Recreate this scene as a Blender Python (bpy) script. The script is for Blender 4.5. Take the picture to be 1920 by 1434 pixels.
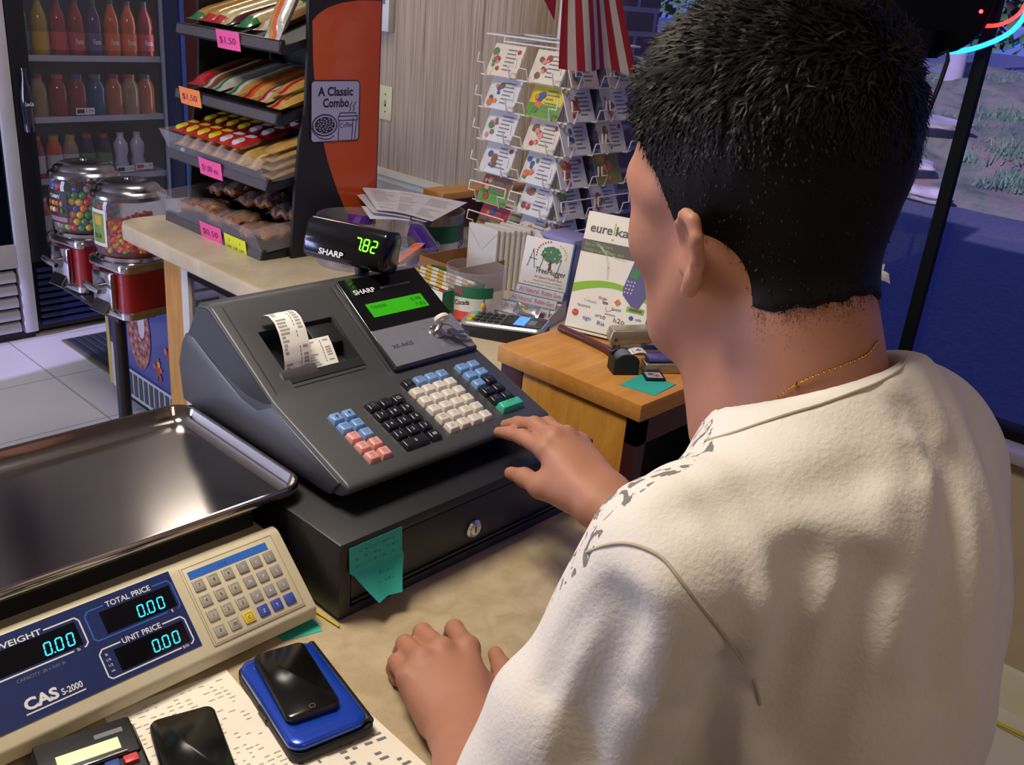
import bpy, bmesh, math, random
import numpy as np
from mathutils import Matrix, Vector
random.seed(7); rng = np.random.default_rng(7)
for _o in list(bpy.data.objects): bpy.data.objects.remove(_o)
SC = bpy.context.scene; COL = SC.collection
def srgb(c):
    if isinstance(c, str): c = [int(c[i:i+2], 16) for i in (0, 2, 4)]
    o = []
    for v in c[:3]:
        v = v/255.0
        o.append(v/12.92 if v <= .04045 else ((v+.055)/1.055)**2.4)
    return (*o, 1.0)
# ---- camera -------------------------------------------------------------
cd = bpy.data.cameras.new('camera'); cam = bpy.data.objects.new('camera', cd); COL.objects.link(cam)
cd.sensor_width = 36; cd.lens = 1780/1920*36; cd.clip_start = .05; cd.clip_end = 300
cam.matrix_world = Matrix(((0.6880325, 0.22373785, -0.69032793, 0), (-0.72053245, 0.32372948, -0.61321465, 0),
                           (0.08628018, 0.91931529, 0.38394679, 1.61), (0, 0, 0, 1)))
SC.camera = cam
# ---- view, sky ------------------------------------------------------------
vs = SC.view_settings; vs.view_transform = 'Standard'; vs.look = 'None'; vs.gamma = 1; vs.use_curve_mapping = False; vs.exposure = 0.0
w = bpy.data.worlds.new('dusk_sky'); SC.world = w; w.use_nodes = True
wn = w.node_tree; bg = wn.nodes['Background']
tc = wn.nodes.new('ShaderNodeTexCoord'); sx = wn.nodes.new('ShaderNodeSeparateXYZ'); wr = wn.nodes.new('ShaderNodeValToRGB')
wn.links.new(tc.outputs['Generated'], sx.inputs[0]); wn.links.new(sx.outputs['Z'], wr.inputs[0]); wn.links.new(wr.outputs[0], bg.inputs[0])
wr.color_ramp.elements[0].color = (.16, .24, .85, 1); wr.color_ramp.elements[0].position = 0
wr.color_ramp.elements[1].color = (.05, .10, .75, 1); wr.color_ramp.elements[1].position = .6
bg.inputs[1].default_value = .75
# ---- lights ----------------------------------------------------------------
def sun(direction, strength, color):
    l = bpy.data.lights.new('sun', 'SUN'); l.energy = strength; l.color = color; l.angle = .01
    o = bpy.data.objects.new('sun', l); COL.objects.link(o); o.rotation_euler = Vector(direction).to_track_quat('-Z', 'Y').to_euler()
def area(name, loc, target, sx, sy, power, color):
    l = bpy.data.lights.new(name, 'AREA'); l.shape = 'RECTANGLE'; l.size = sx; l.size_y = sy; l.energy = power; l.color = color
    o = bpy.data.objects.new(name, l); COL.objects.link(o); o.location = loc
    o.rotation_euler = (Vector(target)-Vector(loc)).to_track_quat('-Z', 'Y').to_euler()
sun((1, .12, -.44), 6.0, (.62, .55, 1.0))
area('ceiling_fixture_light', (.28, 1.08, 2.55), (.28, 1.08, 0), .5, .5, 30, (1.0, .90, .76))
area('rear_fill_light', (.3, -.9, 2.55), (.3, -.9, 0), .5, .5, 3.5, (1.0, .80, .60))  # added unseen lamp, fills in the back of the shirt
area('shop_fill_light', (1.7, 2.9, 2.55), (1.7, 2.9, 0), .5, .5, 8, (1.0, .90, .80))  # extra lamp put in to brighten and warm the wallpaper side
area('door_fill_light', (-2.5, 3.75, 1.3), (1.6, 3.2, .3), .9, 1.8, 105, (.60, .66, 1.0))  # cool fill added as daylight for the left side, at the added door
area('cooler_fill_light', (2.19, 4.21, 1.15), (1.75, 4.35, 1.1), .03, 1.4, .45, (.80, .86, 1.0))  # made-up strip lamp that brightens the bottles inside the cooler
# ---- materials ---------------------------------------------------------------
MATS = {}
def nmat(name):
    m = bpy.data.materials.new(name); m.use_nodes = True; nt = m.node_tree
    return m, nt, nt.nodes['Principled BSDF']
def mat(name, col, rough=.5, metal=0, bump=0, bscale=60, var=.06, vscale=12, emit=0, trans=0, alpha=1, coat=0, spec=.5, ecol=None, sheen=0, sss=0):
    if name in MATS: return MATS[name]
    m, nt, p = nmat(name); MATS[name] = m
    c = srgb(col)
    N = nt.nodes; L = nt.links
    co = N.new('ShaderNodeTexCoord'); nz = N.new('ShaderNodeTexNoise'); nz.inputs['Scale'].default_value = vscale; nz.inputs['Detail'].default_value = 4
    L.new(co.outputs['Object'], nz.inputs['Vector'])
    rp = N.new('ShaderNodeValToRGB')
    rp.color_ramp.elements[0].position = .3; rp.color_ramp.elements[1].position = .7
    rp.color_ramp.elements[0].color = (*[x*(1-var) for x in c[:3]], 1); rp.color_ramp.elements[1].color = (*[min(1, x*(1+var)) for x in c[:3]], 1)
    L.new(nz.outputs['Fac'], rp.inputs[0]); L.new(rp.outputs[0], p.inputs['Base Color'])
    p.inputs['Roughness'].default_value = rough; p.inputs['Metallic'].default_value = metal
    p.inputs['Specular IOR Level'].default_value = spec
    if coat: p.inputs['Coat Weight'].default_value = coat; p.inputs['Coat Roughness'].default_value = .05
    if sheen: p.inputs['Sheen Weight'].default_value = sheen
    if sss: p.inputs['Subsurface Weight'].default_value = sss; p.inputs['Subsurface Radius'].default_value = (.01, .004, .002); p.inputs['Subsurface Scale'].default_value = .5
    if emit:
        p.inputs['Emission Color'].default_value = srgb(ecol or col); p.inputs['Emission Strength'].default_value = emit
    if bump:
        b = N.new('ShaderNodeBump'); b.inputs['Strength'].default_value = bump; b.inputs['Distance'].default_value = .002
        n2 = N.new('ShaderNodeTexNoise'); n2.inputs['Scale'].default_value = bscale; n2.inputs['Detail'].default_value = 3
        L.new(co.outputs['Object'], n2.inputs['Vector']); L.new(n2.outputs['Fac'], b.inputs['Height']); L.new(b.outputs[0], p.inputs['Normal'])
    if trans: p.inputs['Transmission Weight'].default_value = trans
    if alpha < 1: p.inputs['Alpha'].default_value = alpha
    return m
def clear(name, tint=(1, 1, 1), opac=.06, rough=.05, ior=1.45):
    """thin clear plastic / pane: transparent body with a fresnel gloss"""
    if name in MATS: return MATS[name]
    m = bpy.data.materials.new(name); m.use_nodes = True; nt = m.node_tree; N = nt.nodes; L = nt.links; N.clear(); MATS[name] = m
    o = N.new('ShaderNodeOutputMaterial'); t = N.new('ShaderNodeBsdfTransparent'); g = N.new('ShaderNodeBsdfGlossy'); d = N.new('ShaderNodeBsdfDiffuse')
    t.inputs[0].default_value = (*tint, 1); g.inputs['Roughness'].default_value = rough
    lw = N.new('ShaderNodeFresnel'); lw.inputs[0].default_value = ior
    ge = N.new('ShaderNodeNewGeometry'); fm = N.new('ShaderNodeMath'); fm.operation = 'MULTIPLY_ADD'; L.new(ge.outputs['Backfacing'], fm.inputs[0]); fm.inputs[1].default_value = -10; L.new(lw.outputs[0], fm.inputs[2]); fm.use_clamp = True
    m1 = N.new('ShaderNodeMixShader'); m2 = N.new('ShaderNodeMixShader'); d.inputs[0].default_value = (.8, .8, .85, 1)
    m2.inputs[0].default_value = opac
    L.new(fm.outputs[0], m1.inputs[0]); L.new(t.outputs[0], m1.inputs[1]); L.new(g.outputs[0], m1.inputs[2])
    L.new(m1.outputs[0], m2.inputs[1]); L.new(d.outputs[0], m2.inputs[2]); L.new(m2.outputs[0], o.inputs[0])
    return m
def wood(name, c1, c2, axis='X', scale=9, rough=.42, dist=4):
    if name in MATS: return MATS[name]
    m, nt, p = nmat(name); MATS[name] = m; N = nt.nodes; L = nt.links
    co = N.new('ShaderNodeTexCoord'); mp = N.new('ShaderNodeMapping'); L.new(co.outputs['Object'], mp.inputs[0])
    sc = {'X': (.12, 1, 1), 'Y': (1, .12, 1), 'Z': (1, 1, .12)}[axis]; mp.inputs['Scale'].default_value = [s*scale for s in sc]
    nz = N.new('ShaderNodeTexNoise'); nz.inputs['Scale'].default_value = 3; nz.inputs['Detail'].default_value = 8; nz.inputs['Distortion'].default_value = dist*.3
    L.new(mp.outputs[0], nz.inputs['Vector'])
    n2 = N.new('ShaderNodeTexNoise'); n2.inputs['Scale'].default_value = 22; n2.inputs['Detail'].default_value = 6; L.new(mp.outputs[0], n2.inputs['Vector'])
    ad = N.new('ShaderNodeMath'); ad.operation = 'MULTIPLY_ADD'; ad.inputs[1].default_value = .5; L.new(n2.outputs['Fac'], ad.inputs[0]); L.new(nz.outputs['Fac'], ad.inputs[2])
    rp = N.new('ShaderNodeValToRGB'); L.new(ad.outputs[0], rp.inputs[0]); rp.color_ramp.elements[0].position = .55; rp.color_ramp.elements[1].position = .95
    rp.color_ramp.elements[0].color = srgb(c1); rp.color_ramp.elements[1].color = srgb(c2); L.new(rp.outputs[0], p.inputs['Base Color'])
    p.inputs['Roughness'].default_value = rough
    return m
# ---- mesh builder ----------------------------------------------------------------
_TXT = {}
def text_geo(s, bold=0, italic=0):
    k = (s, bold, italic)
    if k not in _TXT:
        c = bpy.data.curves.new('t', 'FONT'); c.body = s; c.size = 1; c.align_x = 'LEFT'; c.resolution_u = 3; c.offset = bold; c.shear = italic
        o = bpy.data.objects.new('t', c); me = bpy.data.meshes.new_from_object(o)
        vs_ = [tuple(v.co) for v in me.vertices]; fs_ = [tuple(p.vertices) for p in me.polygons]
        bpy.data.objects.remove(o); bpy.data.curves.remove(c); bpy.data.meshes.remove(me)
        _TXT[k] = (vs_, fs_)
    return _TXT[k]
def frame(o, x, y):
    """matrix with origin o, local x and y directions (z = x cross y)"""
    x = Vector(x).normalized(); y = Vector(y); y = (y-x*y.dot(x)).normalized(); z = x.cross(y)
    return Matrix(((x.x, y.x, z.x, o[0]), (x.y, y.y, z.y, o[1]), (x.z, y.z, z.z, o[2]), (0, 0, 0, 1)))
class B:
    def __init__(s, M=None): s.v = []; s.f = []; s.mi = []; s.mats = []; s.M = M
    def m(s, mt):
        if mt not in s.mats: s.mats.append(mt)
        return s.mats.index(mt)
    def add(s, vs_, fs_, mt, M=None):
        n = len(s.v); T = s.M if M is None else (M if s.M is None else s.M @ M)
        s.v += [tuple(T @ Vector(v)) for v in vs_] if T is not None else [tuple(v) for v in vs_]
        s.f += [tuple(i+n for i in f) for f in fs_]; k = s.m(mt); s.mi += [k]*len(fs_); return s
    def box(s, x0, x1, y0, y1, z0, z1, mt, r=0, seg=2, M=None):
        bm = bmesh.new(); bmesh.ops.create_cube(bm, size=1)
        for v in bm.verts: v.co = Vector((x0+(v.co.x+.5)*(x1-x0), y0+(v.co.y+.5)*(y1-y0), z0+(v.co.z+.5)*(z1-z0)))
        if r: bmesh.ops.bevel(bm, geom=bm.edges[:], offset=r, segments=seg, profile=.5, affect='EDGES')
        return s.bm(bm, mt, M)
    def bm(s, bm, mt, M=None):
        bm.verts.ensure_lookup_table(); bm.verts.index_update()
        s.add([v.co[:] for v in bm.verts], [[v.index for v in f.verts] for f in bm.faces], mt, M); bm.free(); return s
    def prism(s, poly, a0, a1, mt, axis='x', r=0, seg=3, M=None, taper=1):
        """poly of 2-D points extruded between a0 and a1 along axis; poly is in the two other axes, in order"""
        def P(p, a): return {'x': (a, p[0], p[1]), 'y': (p[0], a, p[1]), 'z': (p[0], p[1], a)}[axis]
        bm = bmesh.new(); A = [bm.verts.new(P(p, a0)) for p in poly]; C = [bm.verts.new(P(p, a1)) for p in poly]; n = len(poly)
        bm.faces.new(A); bm.faces.new(C[::-1])
        for i in range(n): bm.faces.new((A[i], C[i], C[(i+1) % n], A[(i+1) % n]))
        bmesh.ops.recalc_face_normals(bm, faces=bm.faces[:])
        if r: bmesh.ops.bevel(bm, geom=bm.edges[:], offset=r, segments=seg, profile=.5, affect='EDGES', clamp_overlap=True)
        return s.bm(bm, mt, M)
    def cyl(s, p0, p1, r0, mt, r1=None, n=16, M=None):
        return s.tube([p0, p1], r0, mt, n, radii=[r0, r0 if r1 is None else r1], M=M)
    def tube(s, pts, r, mt, n=8, closed=False, radii=None, M=None, flat=1):
        pts = [Vector(p) for p in pts]; N_ = len(pts); R_ = radii or [r]*N_; V = []; F_ = []; prev = None
        for i, p in enumerate(pts):
            if closed: t = pts[(i+1) % N_]-pts[i-1]
            else: t = pts[min(i+1, N_-1)]-pts[max(i-1, 0)]
            t = t.normalized()
            if prev is None: u = t.orthogonal().normalized()
            else: u = (prev-t*prev.dot(t)); u = u.normalized() if u.length > 1e-6 else t.orthogonal().normalized()
            prev = u; w_ = t.cross(u)
            for k in range(n):
                a = 2*math.pi*k/n; V.append(p+(u*math.cos(a)+w_*math.sin(a)*flat)*R_[i])
        rings = N_ if closed else N_-1
        for i in range(rings):
            j = (i+1) % N_
            for k in range(n): F_.append((i*n+k, i*n+(k+1) % n, j*n+(k+1) % n, j*n+k))
        if not closed: F_.append(tuple(range(n))[::-1]); F_.append(tuple((N_-1)*n+k for k in range(n)))
        return s.add(V, F_, mt, M)
    def lathe(s, prof, c, mt, n=24, M=None, sq=2.0, sx_=1, sy_=1):
        V = []; F_ = []; 
        for (r, z) in prof:
            for k in range(n):
                a = 2*math.pi*k/n; ca, sa = math.cos(a), math.sin(a)
                q = (abs(ca)**sq+abs(sa)**sq)**(-1/sq)
                V.append((c[0]+r*q*ca*sx_, c[1]+r*q*sa*sy_, c[2]+z))
        for i in range(len(prof)-1):
            for k in range(n): F_.append((i*n+k, i*n+(k+1) % n, (i+1)*n+(k+1) % n, (i+1)*n+k))
        if prof[0][0] > 1e-4: F_.append(tuple(range(n))[::-1])
        if prof[-1][0] > 1e-4: F_.append(tuple((len(prof)-1)*n+k for k in range(n)))
        return s.add(V, F_, mt, M)
    def ball(s, c, r, mt, n=12, M=None):
        r = (r, r, r) if isinstance(r, (int, float)) else r
        V = [(c[0], c[1], c[2]-r[2])]; F_ = []; h = n//2
        for i in range(1, h):
            t = math.pi*i/h
            for k in range(n): a = 2*math.pi*k/n; V.append((c[0]+r[0]*math.sin(t)*math.cos(a), c[1]+r[1]*math.sin(t)*math.sin(a), c[2]-r[2]*math.cos(t)))
        V.append((c[0], c[1], c[2]+r[2])); e = len(V)-1
        for k in range(n):
            F_.append((0, 1+(k+1) % n, 1+k)); F_.append((e, 1+(h-2)*n+k, 1+(h-2)*n+(k+1) % n))
            for i in range(h-2): F_.append((1+i*n+k, 1+i*n+(k+1) % n, 1+(i+1)*n+(k+1) % n, 1+(i+1)*n+k))
        return s.add(V, F_, mt, M)
    def sheet(s, fn, nu, nv, mt, th=0.0004, M=None):
        """fn(u,v)->point, a thin solid sheet"""
        P = [[Vector(fn(i/nu, j/nv)) for j in range(nv+1)] for i in range(nu+1)]; V = []; F_ = []
        for side in (0, 1):
            for i in range(nu+1):
                for j in range(nv+1):
                    du = P[min(i+1, nu)][j]-P[max(i-1, 0)][j]; dv = P[i][min(j+1, nv)]-P[i][max(j-1, 0)]
                    nn = du.cross(dv); nn = nn.normalized() if nn.length > 1e-12 else Vector((0, 0, 1)); V.append(P[i][j]-nn*th*side)
        o = (nu+1)*(nv+1); ix = lambda i, j: i*(nv+1)+j
        for i in range(nu):
            for j in range(nv):
                q = (ix(i, j), ix(i+1, j), ix(i+1, j+1), ix(i, j+1)); F_.append(q); F_.append(tuple(o+a for a in q[::-1]))
        for i in range(nu):
            for j in (0, nv):
                a, b_ = ix(i, j), ix(i+1, j); F_.append((a, o+a, o+b_, b_) if j == 0 else (a, b_, o+b_, o+a))
        for j in range(nv):
            for i in (0, nu):
                a, b_ = ix(i, j), ix(i, j+1); F_.append((a, b_, o+b_, o+a) if i == 0 else (a, o+a, o+b_, b_))
        return s.add(V, F_, mt, M)
    def poly(s, pts, mt, z=0, M=None):
        return s.add([(p[0], p[1], z) for p in pts], [tuple(range(len(pts)))], mt, M)
    def rect(s, x0, x1, y0, y1, mt, z=0, M=None): return s.poly([(x0, y0), (x1, y0), (x1, y1), (x0, y1)], mt, z, M)
    def disc(s, cx, cy, r, mt, z=0, n=20, ry=None, M=None):
        return s.poly([(cx+r*math.cos(2*math.pi*k/n), cy+(ry or r)*math.sin(2*math.pi*k/n)) for k in range(n)], mt, z, M)
    def line(s, pts, wd, mt, z=0, M=None):
        """flat stroked polyline"""
        for a, b_ in zip(pts[:-1], pts[1:]):
            d = Vector((b_[0]-a[0], b_[1]-a[1])); L_ = d.length
            if L_ < 1e-9: continue
            d /= L_; nn = Vector((-d.y, d.x))*wd/2; e = d*wd*.3
            s.poly([(a[0]-e.x+nn.x, a[1]-e.y+nn.y), (a[0]-e.x-nn.x, a[1]-e.y-nn.y), (b_[0]+e.x-nn.x, b_[1]+e.y-nn.y), (b_[0]+e.x+nn.x, b_[1]+e.y+nn.y)], mt, z, M)
        return s
    def ring(s, x0, x1, y0, y1, wd, mt, z=0, M=None, c=0):
        p = [(x0+c, y0), (x1-c, y0), (x1, y0+c), (x1, y1-c), (x1-c, y1), (x0+c, y1), (x0, y1-c), (x0, y0+c), (x0+c, y0)] if c else [(x0, y0), (x1, y0), (x1, y1), (x0, y1), (x0, y0)]
        return s.line(p, wd, mt, z, M)
    def text(s, t, x, y, h, mt, M=None, z=.0003, width=None, bold=0, italic=0, align='l', rot=0):
        """text with cap height h; baseline origin x,y; fitted to width when given"""
        vs_, fs_ = text_geo(t, bold, italic)
        if not vs_: return s
        xs = [v[0] for v in vs_]; x0, x1 = min(xs), max(xs); sy = h/.73; sx = sy if width is None else width/(x1-x0)
        ox = {'l': 0, 'c': -(x1-x0)*sx/2, 'r': -(x1-x0)*sx}[align]; c, sn = math.cos(rot), math.sin(rot)
        out = []
        for v in vs_:
            a, b_ = (v[0]-x0)*sx+ox, v[1]*sy; out.append((x+a*c-b_*sn, y+a*sn+b_*c, z))
        return s.add(out, fs_, mt, M)
    def build(s, name, parent=None, world=False, smooth=38, **kw):
        V = s.v
        if world and parent is not None:
            I = parent.matrix_basis.inverted(); V = [tuple(I @ Vector(v)) for v in V]
        me = bpy.data.meshes.new(name); me.from_pydata(V, [], s.f)
        for m_ in s.mats: me.materials.append(m_)
        me.polygons.foreach_set('material_index', s.mi); me.update()
        if smooth: me.shade_smooth(); me.set_sharp_from_angle(angle=math.radians(smooth))
        o = bpy.data.objects.new(name, me); COL.objects.link(o)
        if parent is not None: o.parent = parent
        for k, v in kw.items(): o[k] = v
        return o
def thing(name, label, cat, loc=(0, 0, 0), rz=0, group=None):
    o = bpy.data.objects.new(name, None); COL.objects.link(o); o.empty_display_size = .05
    o.matrix_basis = Matrix.Translation(loc) @ Matrix.Rotation(rz, 4, 'Z'); o['label'] = label; o['category'] = cat
    if group: o['group'] = group
    return o
def tag(o, label, cat, group=None):
    o['label'] = label; o['category'] = cat
    if group: o['group'] = group
    return o
def dup(root, loc=None, rz=0, label=None, group=None, M=None):
    r = root.copy(); COL.objects.link(r)
    r.matrix_basis = M if M is not None else Matrix.Translation(loc) @ Matrix.Rotation(rz, 4, 'Z')
    if label: r['label'] = label
    if group: r['group'] = group
    for ch in list(root.children):
        c = ch.copy(); COL.objects.link(c); c.parent = r
        for g_ in ch.children: d = g_.copy(); COL.objects.link(d); d.parent = c
    return r
def struct(b, name, **kw):
    o = b.build(name, **kw); o['kind'] = 'structure'; return o
def cut(o, cutter, solver='EXACT'):
    """subtract a builder's solid from o's mesh (geometry is baked)"""
    c = cutter.build('cutter', smooth=0); c.parent = o.parent
    md = o.modifiers.new('b', 'BOOLEAN'); md.object = c; md.operation = 'DIFFERENCE'; md.solver = solver
    bpy.context.view_layer.update(); dg = bpy.context.evaluated_depsgraph_get()
    me = bpy.data.meshes.new_from_object(o.evaluated_get(dg)); o.modifiers.clear(); old = o.data; o.data = me
    bpy.data.objects.remove(c)
    me.shade_smooth(); me.set_sharp_from_angle(angle=math.radians(38)); return o
SEG = {'0': 'abcdef', '1': 'bc', '2': 'abged', '3': 'abgcd', '4': 'fgbc', '5': 'afgcd', '6': 'afgedc', '7': 'abc', '8': 'abcdefg', '9': 'abcdfg'}
def seg7(b, s, x, y, h, mt, M=None, z=.0004, adv=None):
    w_ = h*.5; t = h*.13; adv = adv or w_*1.5; sk = .12
    def hb(cx, cy, L_): return [(cx-L_/2, cy), (cx-L_/2+t/2, cy+t/2), (cx+L_/2-t/2, cy+t/2), (cx+L_/2, cy), (cx+L_/2-t/2, cy-t/2), (cx-L_/2+t/2, cy-t/2)]
    def vb(cx, cy, L_): return [(cx, cy-L_/2), (cx-t/2, cy-L_/2+t/2), (cx-t/2, cy+L_/2-t/2), (cx, cy+L_/2), (cx+t/2, cy+L_/2-t/2), (cx+t/2, cy-L_/2+t/2)]
    for ch in s:
        if ch == '.':
            b.rect(x-adv*.22-t/2, x-adv*.22+t/2, y-t/2, y+t/2, mt, z, M); continue
        for sg in SEG.get(ch, ''):
            p = {'a': hb(x+w_/2, y+h, w_), 'g': hb(x+w_/2, y+h/2, w_), 'd': hb(x+w_/2, y, w_), 'f': vb(x, y+h*.75, h/2), 'b': vb(x+w_, y+h*.75, h/2), 'e': vb(x, y+h*.25, h/2), 'c': vb(x+w_, y+h*.25, h/2)}[sg]
            b.poly([(a+(c-y)*sk, c) for a, c in p], mt, z, M)
        x += adv
PR = dict(x=(1, 0, 0), y=(0, 1, 0), z=(0, 0, 1))
def smooth_path(P, n=5):
    P = [Vector(p) for p in P]; o = []
    for i in range(len(P)-1):
        a, b_, c, d = P[max(i-1, 0)], P[i], P[i+1], P[min(i+2, len(P)-1)]
        for k in range(n): t = k/n; o.append(.5*((2*b_)+(c-a)*t+(2*a-5*b_+4*c-d)*t*t+(3*b_-a-3*c+d)*t**3))
    return o+[P[-1]]
# ---- implicit surfaces for the person ------------------------------------------
A_ = lambda *v: np.array(v, dtype=np.float64)
def smin(a, b, k): h = np.clip(.5+.5*(b-a)/k, 0, 1); return b*(1-h)+a*h-k*h*(1-h)
def smax(a, b, k): return -smin(-a, -b, k)
def cone(P, a, b, r1, r2):
    a = np.asarray(a, float); b = np.asarray(b, float); d = b-a; t = np.clip(((P-a)@d)/(d@d), 0, 1)
    return np.linalg.norm(P-a-t[:, None]*d, axis=1)-(r1+(r2-r1)*t)
def ell(P, c, r, R=None):
    q = P-np.asarray(c, float)
    if R is not None: q = q@R        # R columns = local axes
    r = np.asarray(r, float); k0 = np.linalg.norm(q/r, axis=1); k1 = np.linalg.norm(q/(r*r), axis=1)+1e-9; return k0*(k0-1)/k1
def chain(P, pts, rs, k=.004):
    d = None
    for i in range(len(pts)-1):
        c = cone(P, pts[i], pts[i+1], rs[i], rs[i+1]); d = c if d is None else smin(d, c, k)
    return d
def surface(f, lo, hi, h, lip=1.6):
    lo = np.array(lo, float); n = (np.ceil((np.array(hi)-lo)/h).astype(int)//8+1)*8; nb = n//8
    V = np.full(n+1, 1e3, np.float32)
    bi = np.stack(np.meshgrid(*[np.arange(k) for k in nb], indexing='ij'), -1).reshape(-1, 3)
    ctr = lo+(bi*8+4)*h; d = f(ctr); rad = 4*h*math.sqrt(3)*lip
    inside = bi[d <= -rad]; act = bi[np.abs(d) < rad]
    for b_ in inside: V[b_[0]*8:b_[0]*8+9, b_[1]*8:b_[1]*8+9, b_[2]*8:b_[2]*8+9] = -1e3
    loc = np.stack(np.meshgrid(*[np.arange(9)]*3, indexing='ij'), -1).reshape(-1, 3)
    for s in range(0, len(act), 400):
        bb = act[s:s+400]; P = lo+(bb[:, None, :]*8+loc[None])*h; dv = f(P.reshape(-1, 3)).reshape(len(bb), 9, 9, 9)
        for q, b_ in enumerate(bb): V[b_[0]*8:b_[0]*8+9, b_[1]*8:b_[1]*8+9, b_[2]*8:b_[2]*8+9] = dv[q]
    S = V < 0; c = [S[i:S.shape[0]-1+i, j:S.shape[1]-1+j, k:S.shape[2]-1+k] for i in (0, 1) for j in (0, 1) for k in (0, 1)]
    cnt = sum(x.astype(np.int8) for x in c); cells = np.argwhere((cnt > 0) & (cnt < 8)); idx = -np.ones(cnt.shape, np.int64); idx[tuple(cells.T)] = np.arange(len(cells))
    acc = np.zeros((len(cells), 3)); num = np.zeros(len(cells))
    co = [(i, j, k) for i in (0, 1) for j in (0, 1) for k in (0, 1)]
    for a in range(8):
        for b_ in range(a+1, 8):
            if sum(abs(co[a][q]-co[b_][q]) for q in range(3)) != 1: continue
            va = V[tuple((cells+co[a]).T)]; vb = V[tuple((cells+co[b_]).T)]; m = (va < 0) != (vb < 0)
            t = np.where(m, va/(va-vb+1e-12), 0)
            t = np.clip(t, 0, 1); p = np.array(co[a])+t[:, None]*(np.array(co[b_])-np.array(co[a])); acc += p*m[:, None]; num += m
    verts = lo+(cells+acc/num[:, None])*h; quads = []
    for ax in range(3):
        u, v = [(1, 2), (2, 0), (0, 1)][ax]
        s0 = S; sl = [slice(None)]*3; sl[ax] = slice(0, -1); s1 = [slice(None)]*3; s1[ax] = slice(1, None)
        A1, B1 = S[tuple(sl)], S[tuple(s1)]; e = np.argwhere(A1 != B1); fl = A1[tuple(e.T)]
        ok = (e[:, u] > 0) & (e[:, v] > 0) & (e[:, u] < cnt.shape[u]) & (e[:, v] < cnt.shape[v]); e = e[ok]; fl = fl[ok]
        def at(du, dv): q = e.copy(); q[:, u] -= du; q[:, v] -= dv; return idx[tuple(q.T)]
        Q = np.stack([at(1, 1), at(0, 1), at(0, 0), at(1, 0)], 1); Q[~fl] = Q[~fl][:, ::-1]; quads.append(Q[(Q >= 0).all(1)])
    Q = np.concatenate(quads)
    # two light smoothing passes
    for _ in range(2):
        sm = np.zeros_like(verts); k = np.zeros(len(verts))
        for a in range(4):
            for b_ in ((a+1) % 4, (a+3) % 4): np.add.at(sm, Q[:, a], verts[Q[:, b_]]); np.add.at(k, Q[:, a], 1)
        verts = verts*.5+.5*sm/np.maximum(k, 1)[:, None]
    return verts, Q
def np_mesh(name, verts, quads, mats, parent, mi=None, org=(0, 0, 0)):
    me = bpy.data.meshes.new(name); me.from_pydata((verts-np.array(org)).tolist(), [], quads.tolist())
    for m_ in mats: me.materials.append(m_)
    if mi is not None: me.polygons.foreach_set('material_index', mi)
    me.shade_smooth(); o = bpy.data.objects.new(name, me); COL.objects.link(o); o.parent = parent; return o
# ================= SETTING ==================
def m_floor():
    m, nt, p = nmat('vinyl_tile'); N = nt.nodes; L = nt.links
    co = N.new('ShaderNodeTexCoord'); br = N.new('ShaderNodeTexBrick'); br.offset = 0; L.new(co.outputs['Object'], br.inputs['Vector'])
    br.inputs['Scale'].default_value = 1; br.inputs['Brick Width'].default_value = .46; br.inputs['Row Height'].default_value = .46; br.inputs['Mortar Size'].default_value = .003; br.inputs['Mortar Smooth'].default_value = .3
    nz = N.new('ShaderNodeTexNoise'); nz.inputs['Scale'].default_value = 5; nz.inputs['Detail'].default_value = 8; L.new(co.outputs['Object'], nz.inputs['Vector'])
    rp = N.new('ShaderNodeValToRGB'); L.new(nz.outputs['Fac'], rp.inputs[0]); rp.color_ramp.elements[0].color = srgb('c4c1be'); rp.color_ramp.elements[1].color = srgb('d6d3cf')
    L.new(rp.outputs[0], br.inputs['Color1']); L.new(rp.outputs[0], br.inputs['Color2']); br.inputs['Mortar'].default_value = srgb('8d8a8a'); L.new(br.outputs[0], p.inputs['Base Color'])
    p.inputs['Roughness'].default_value = .38; return m
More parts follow.
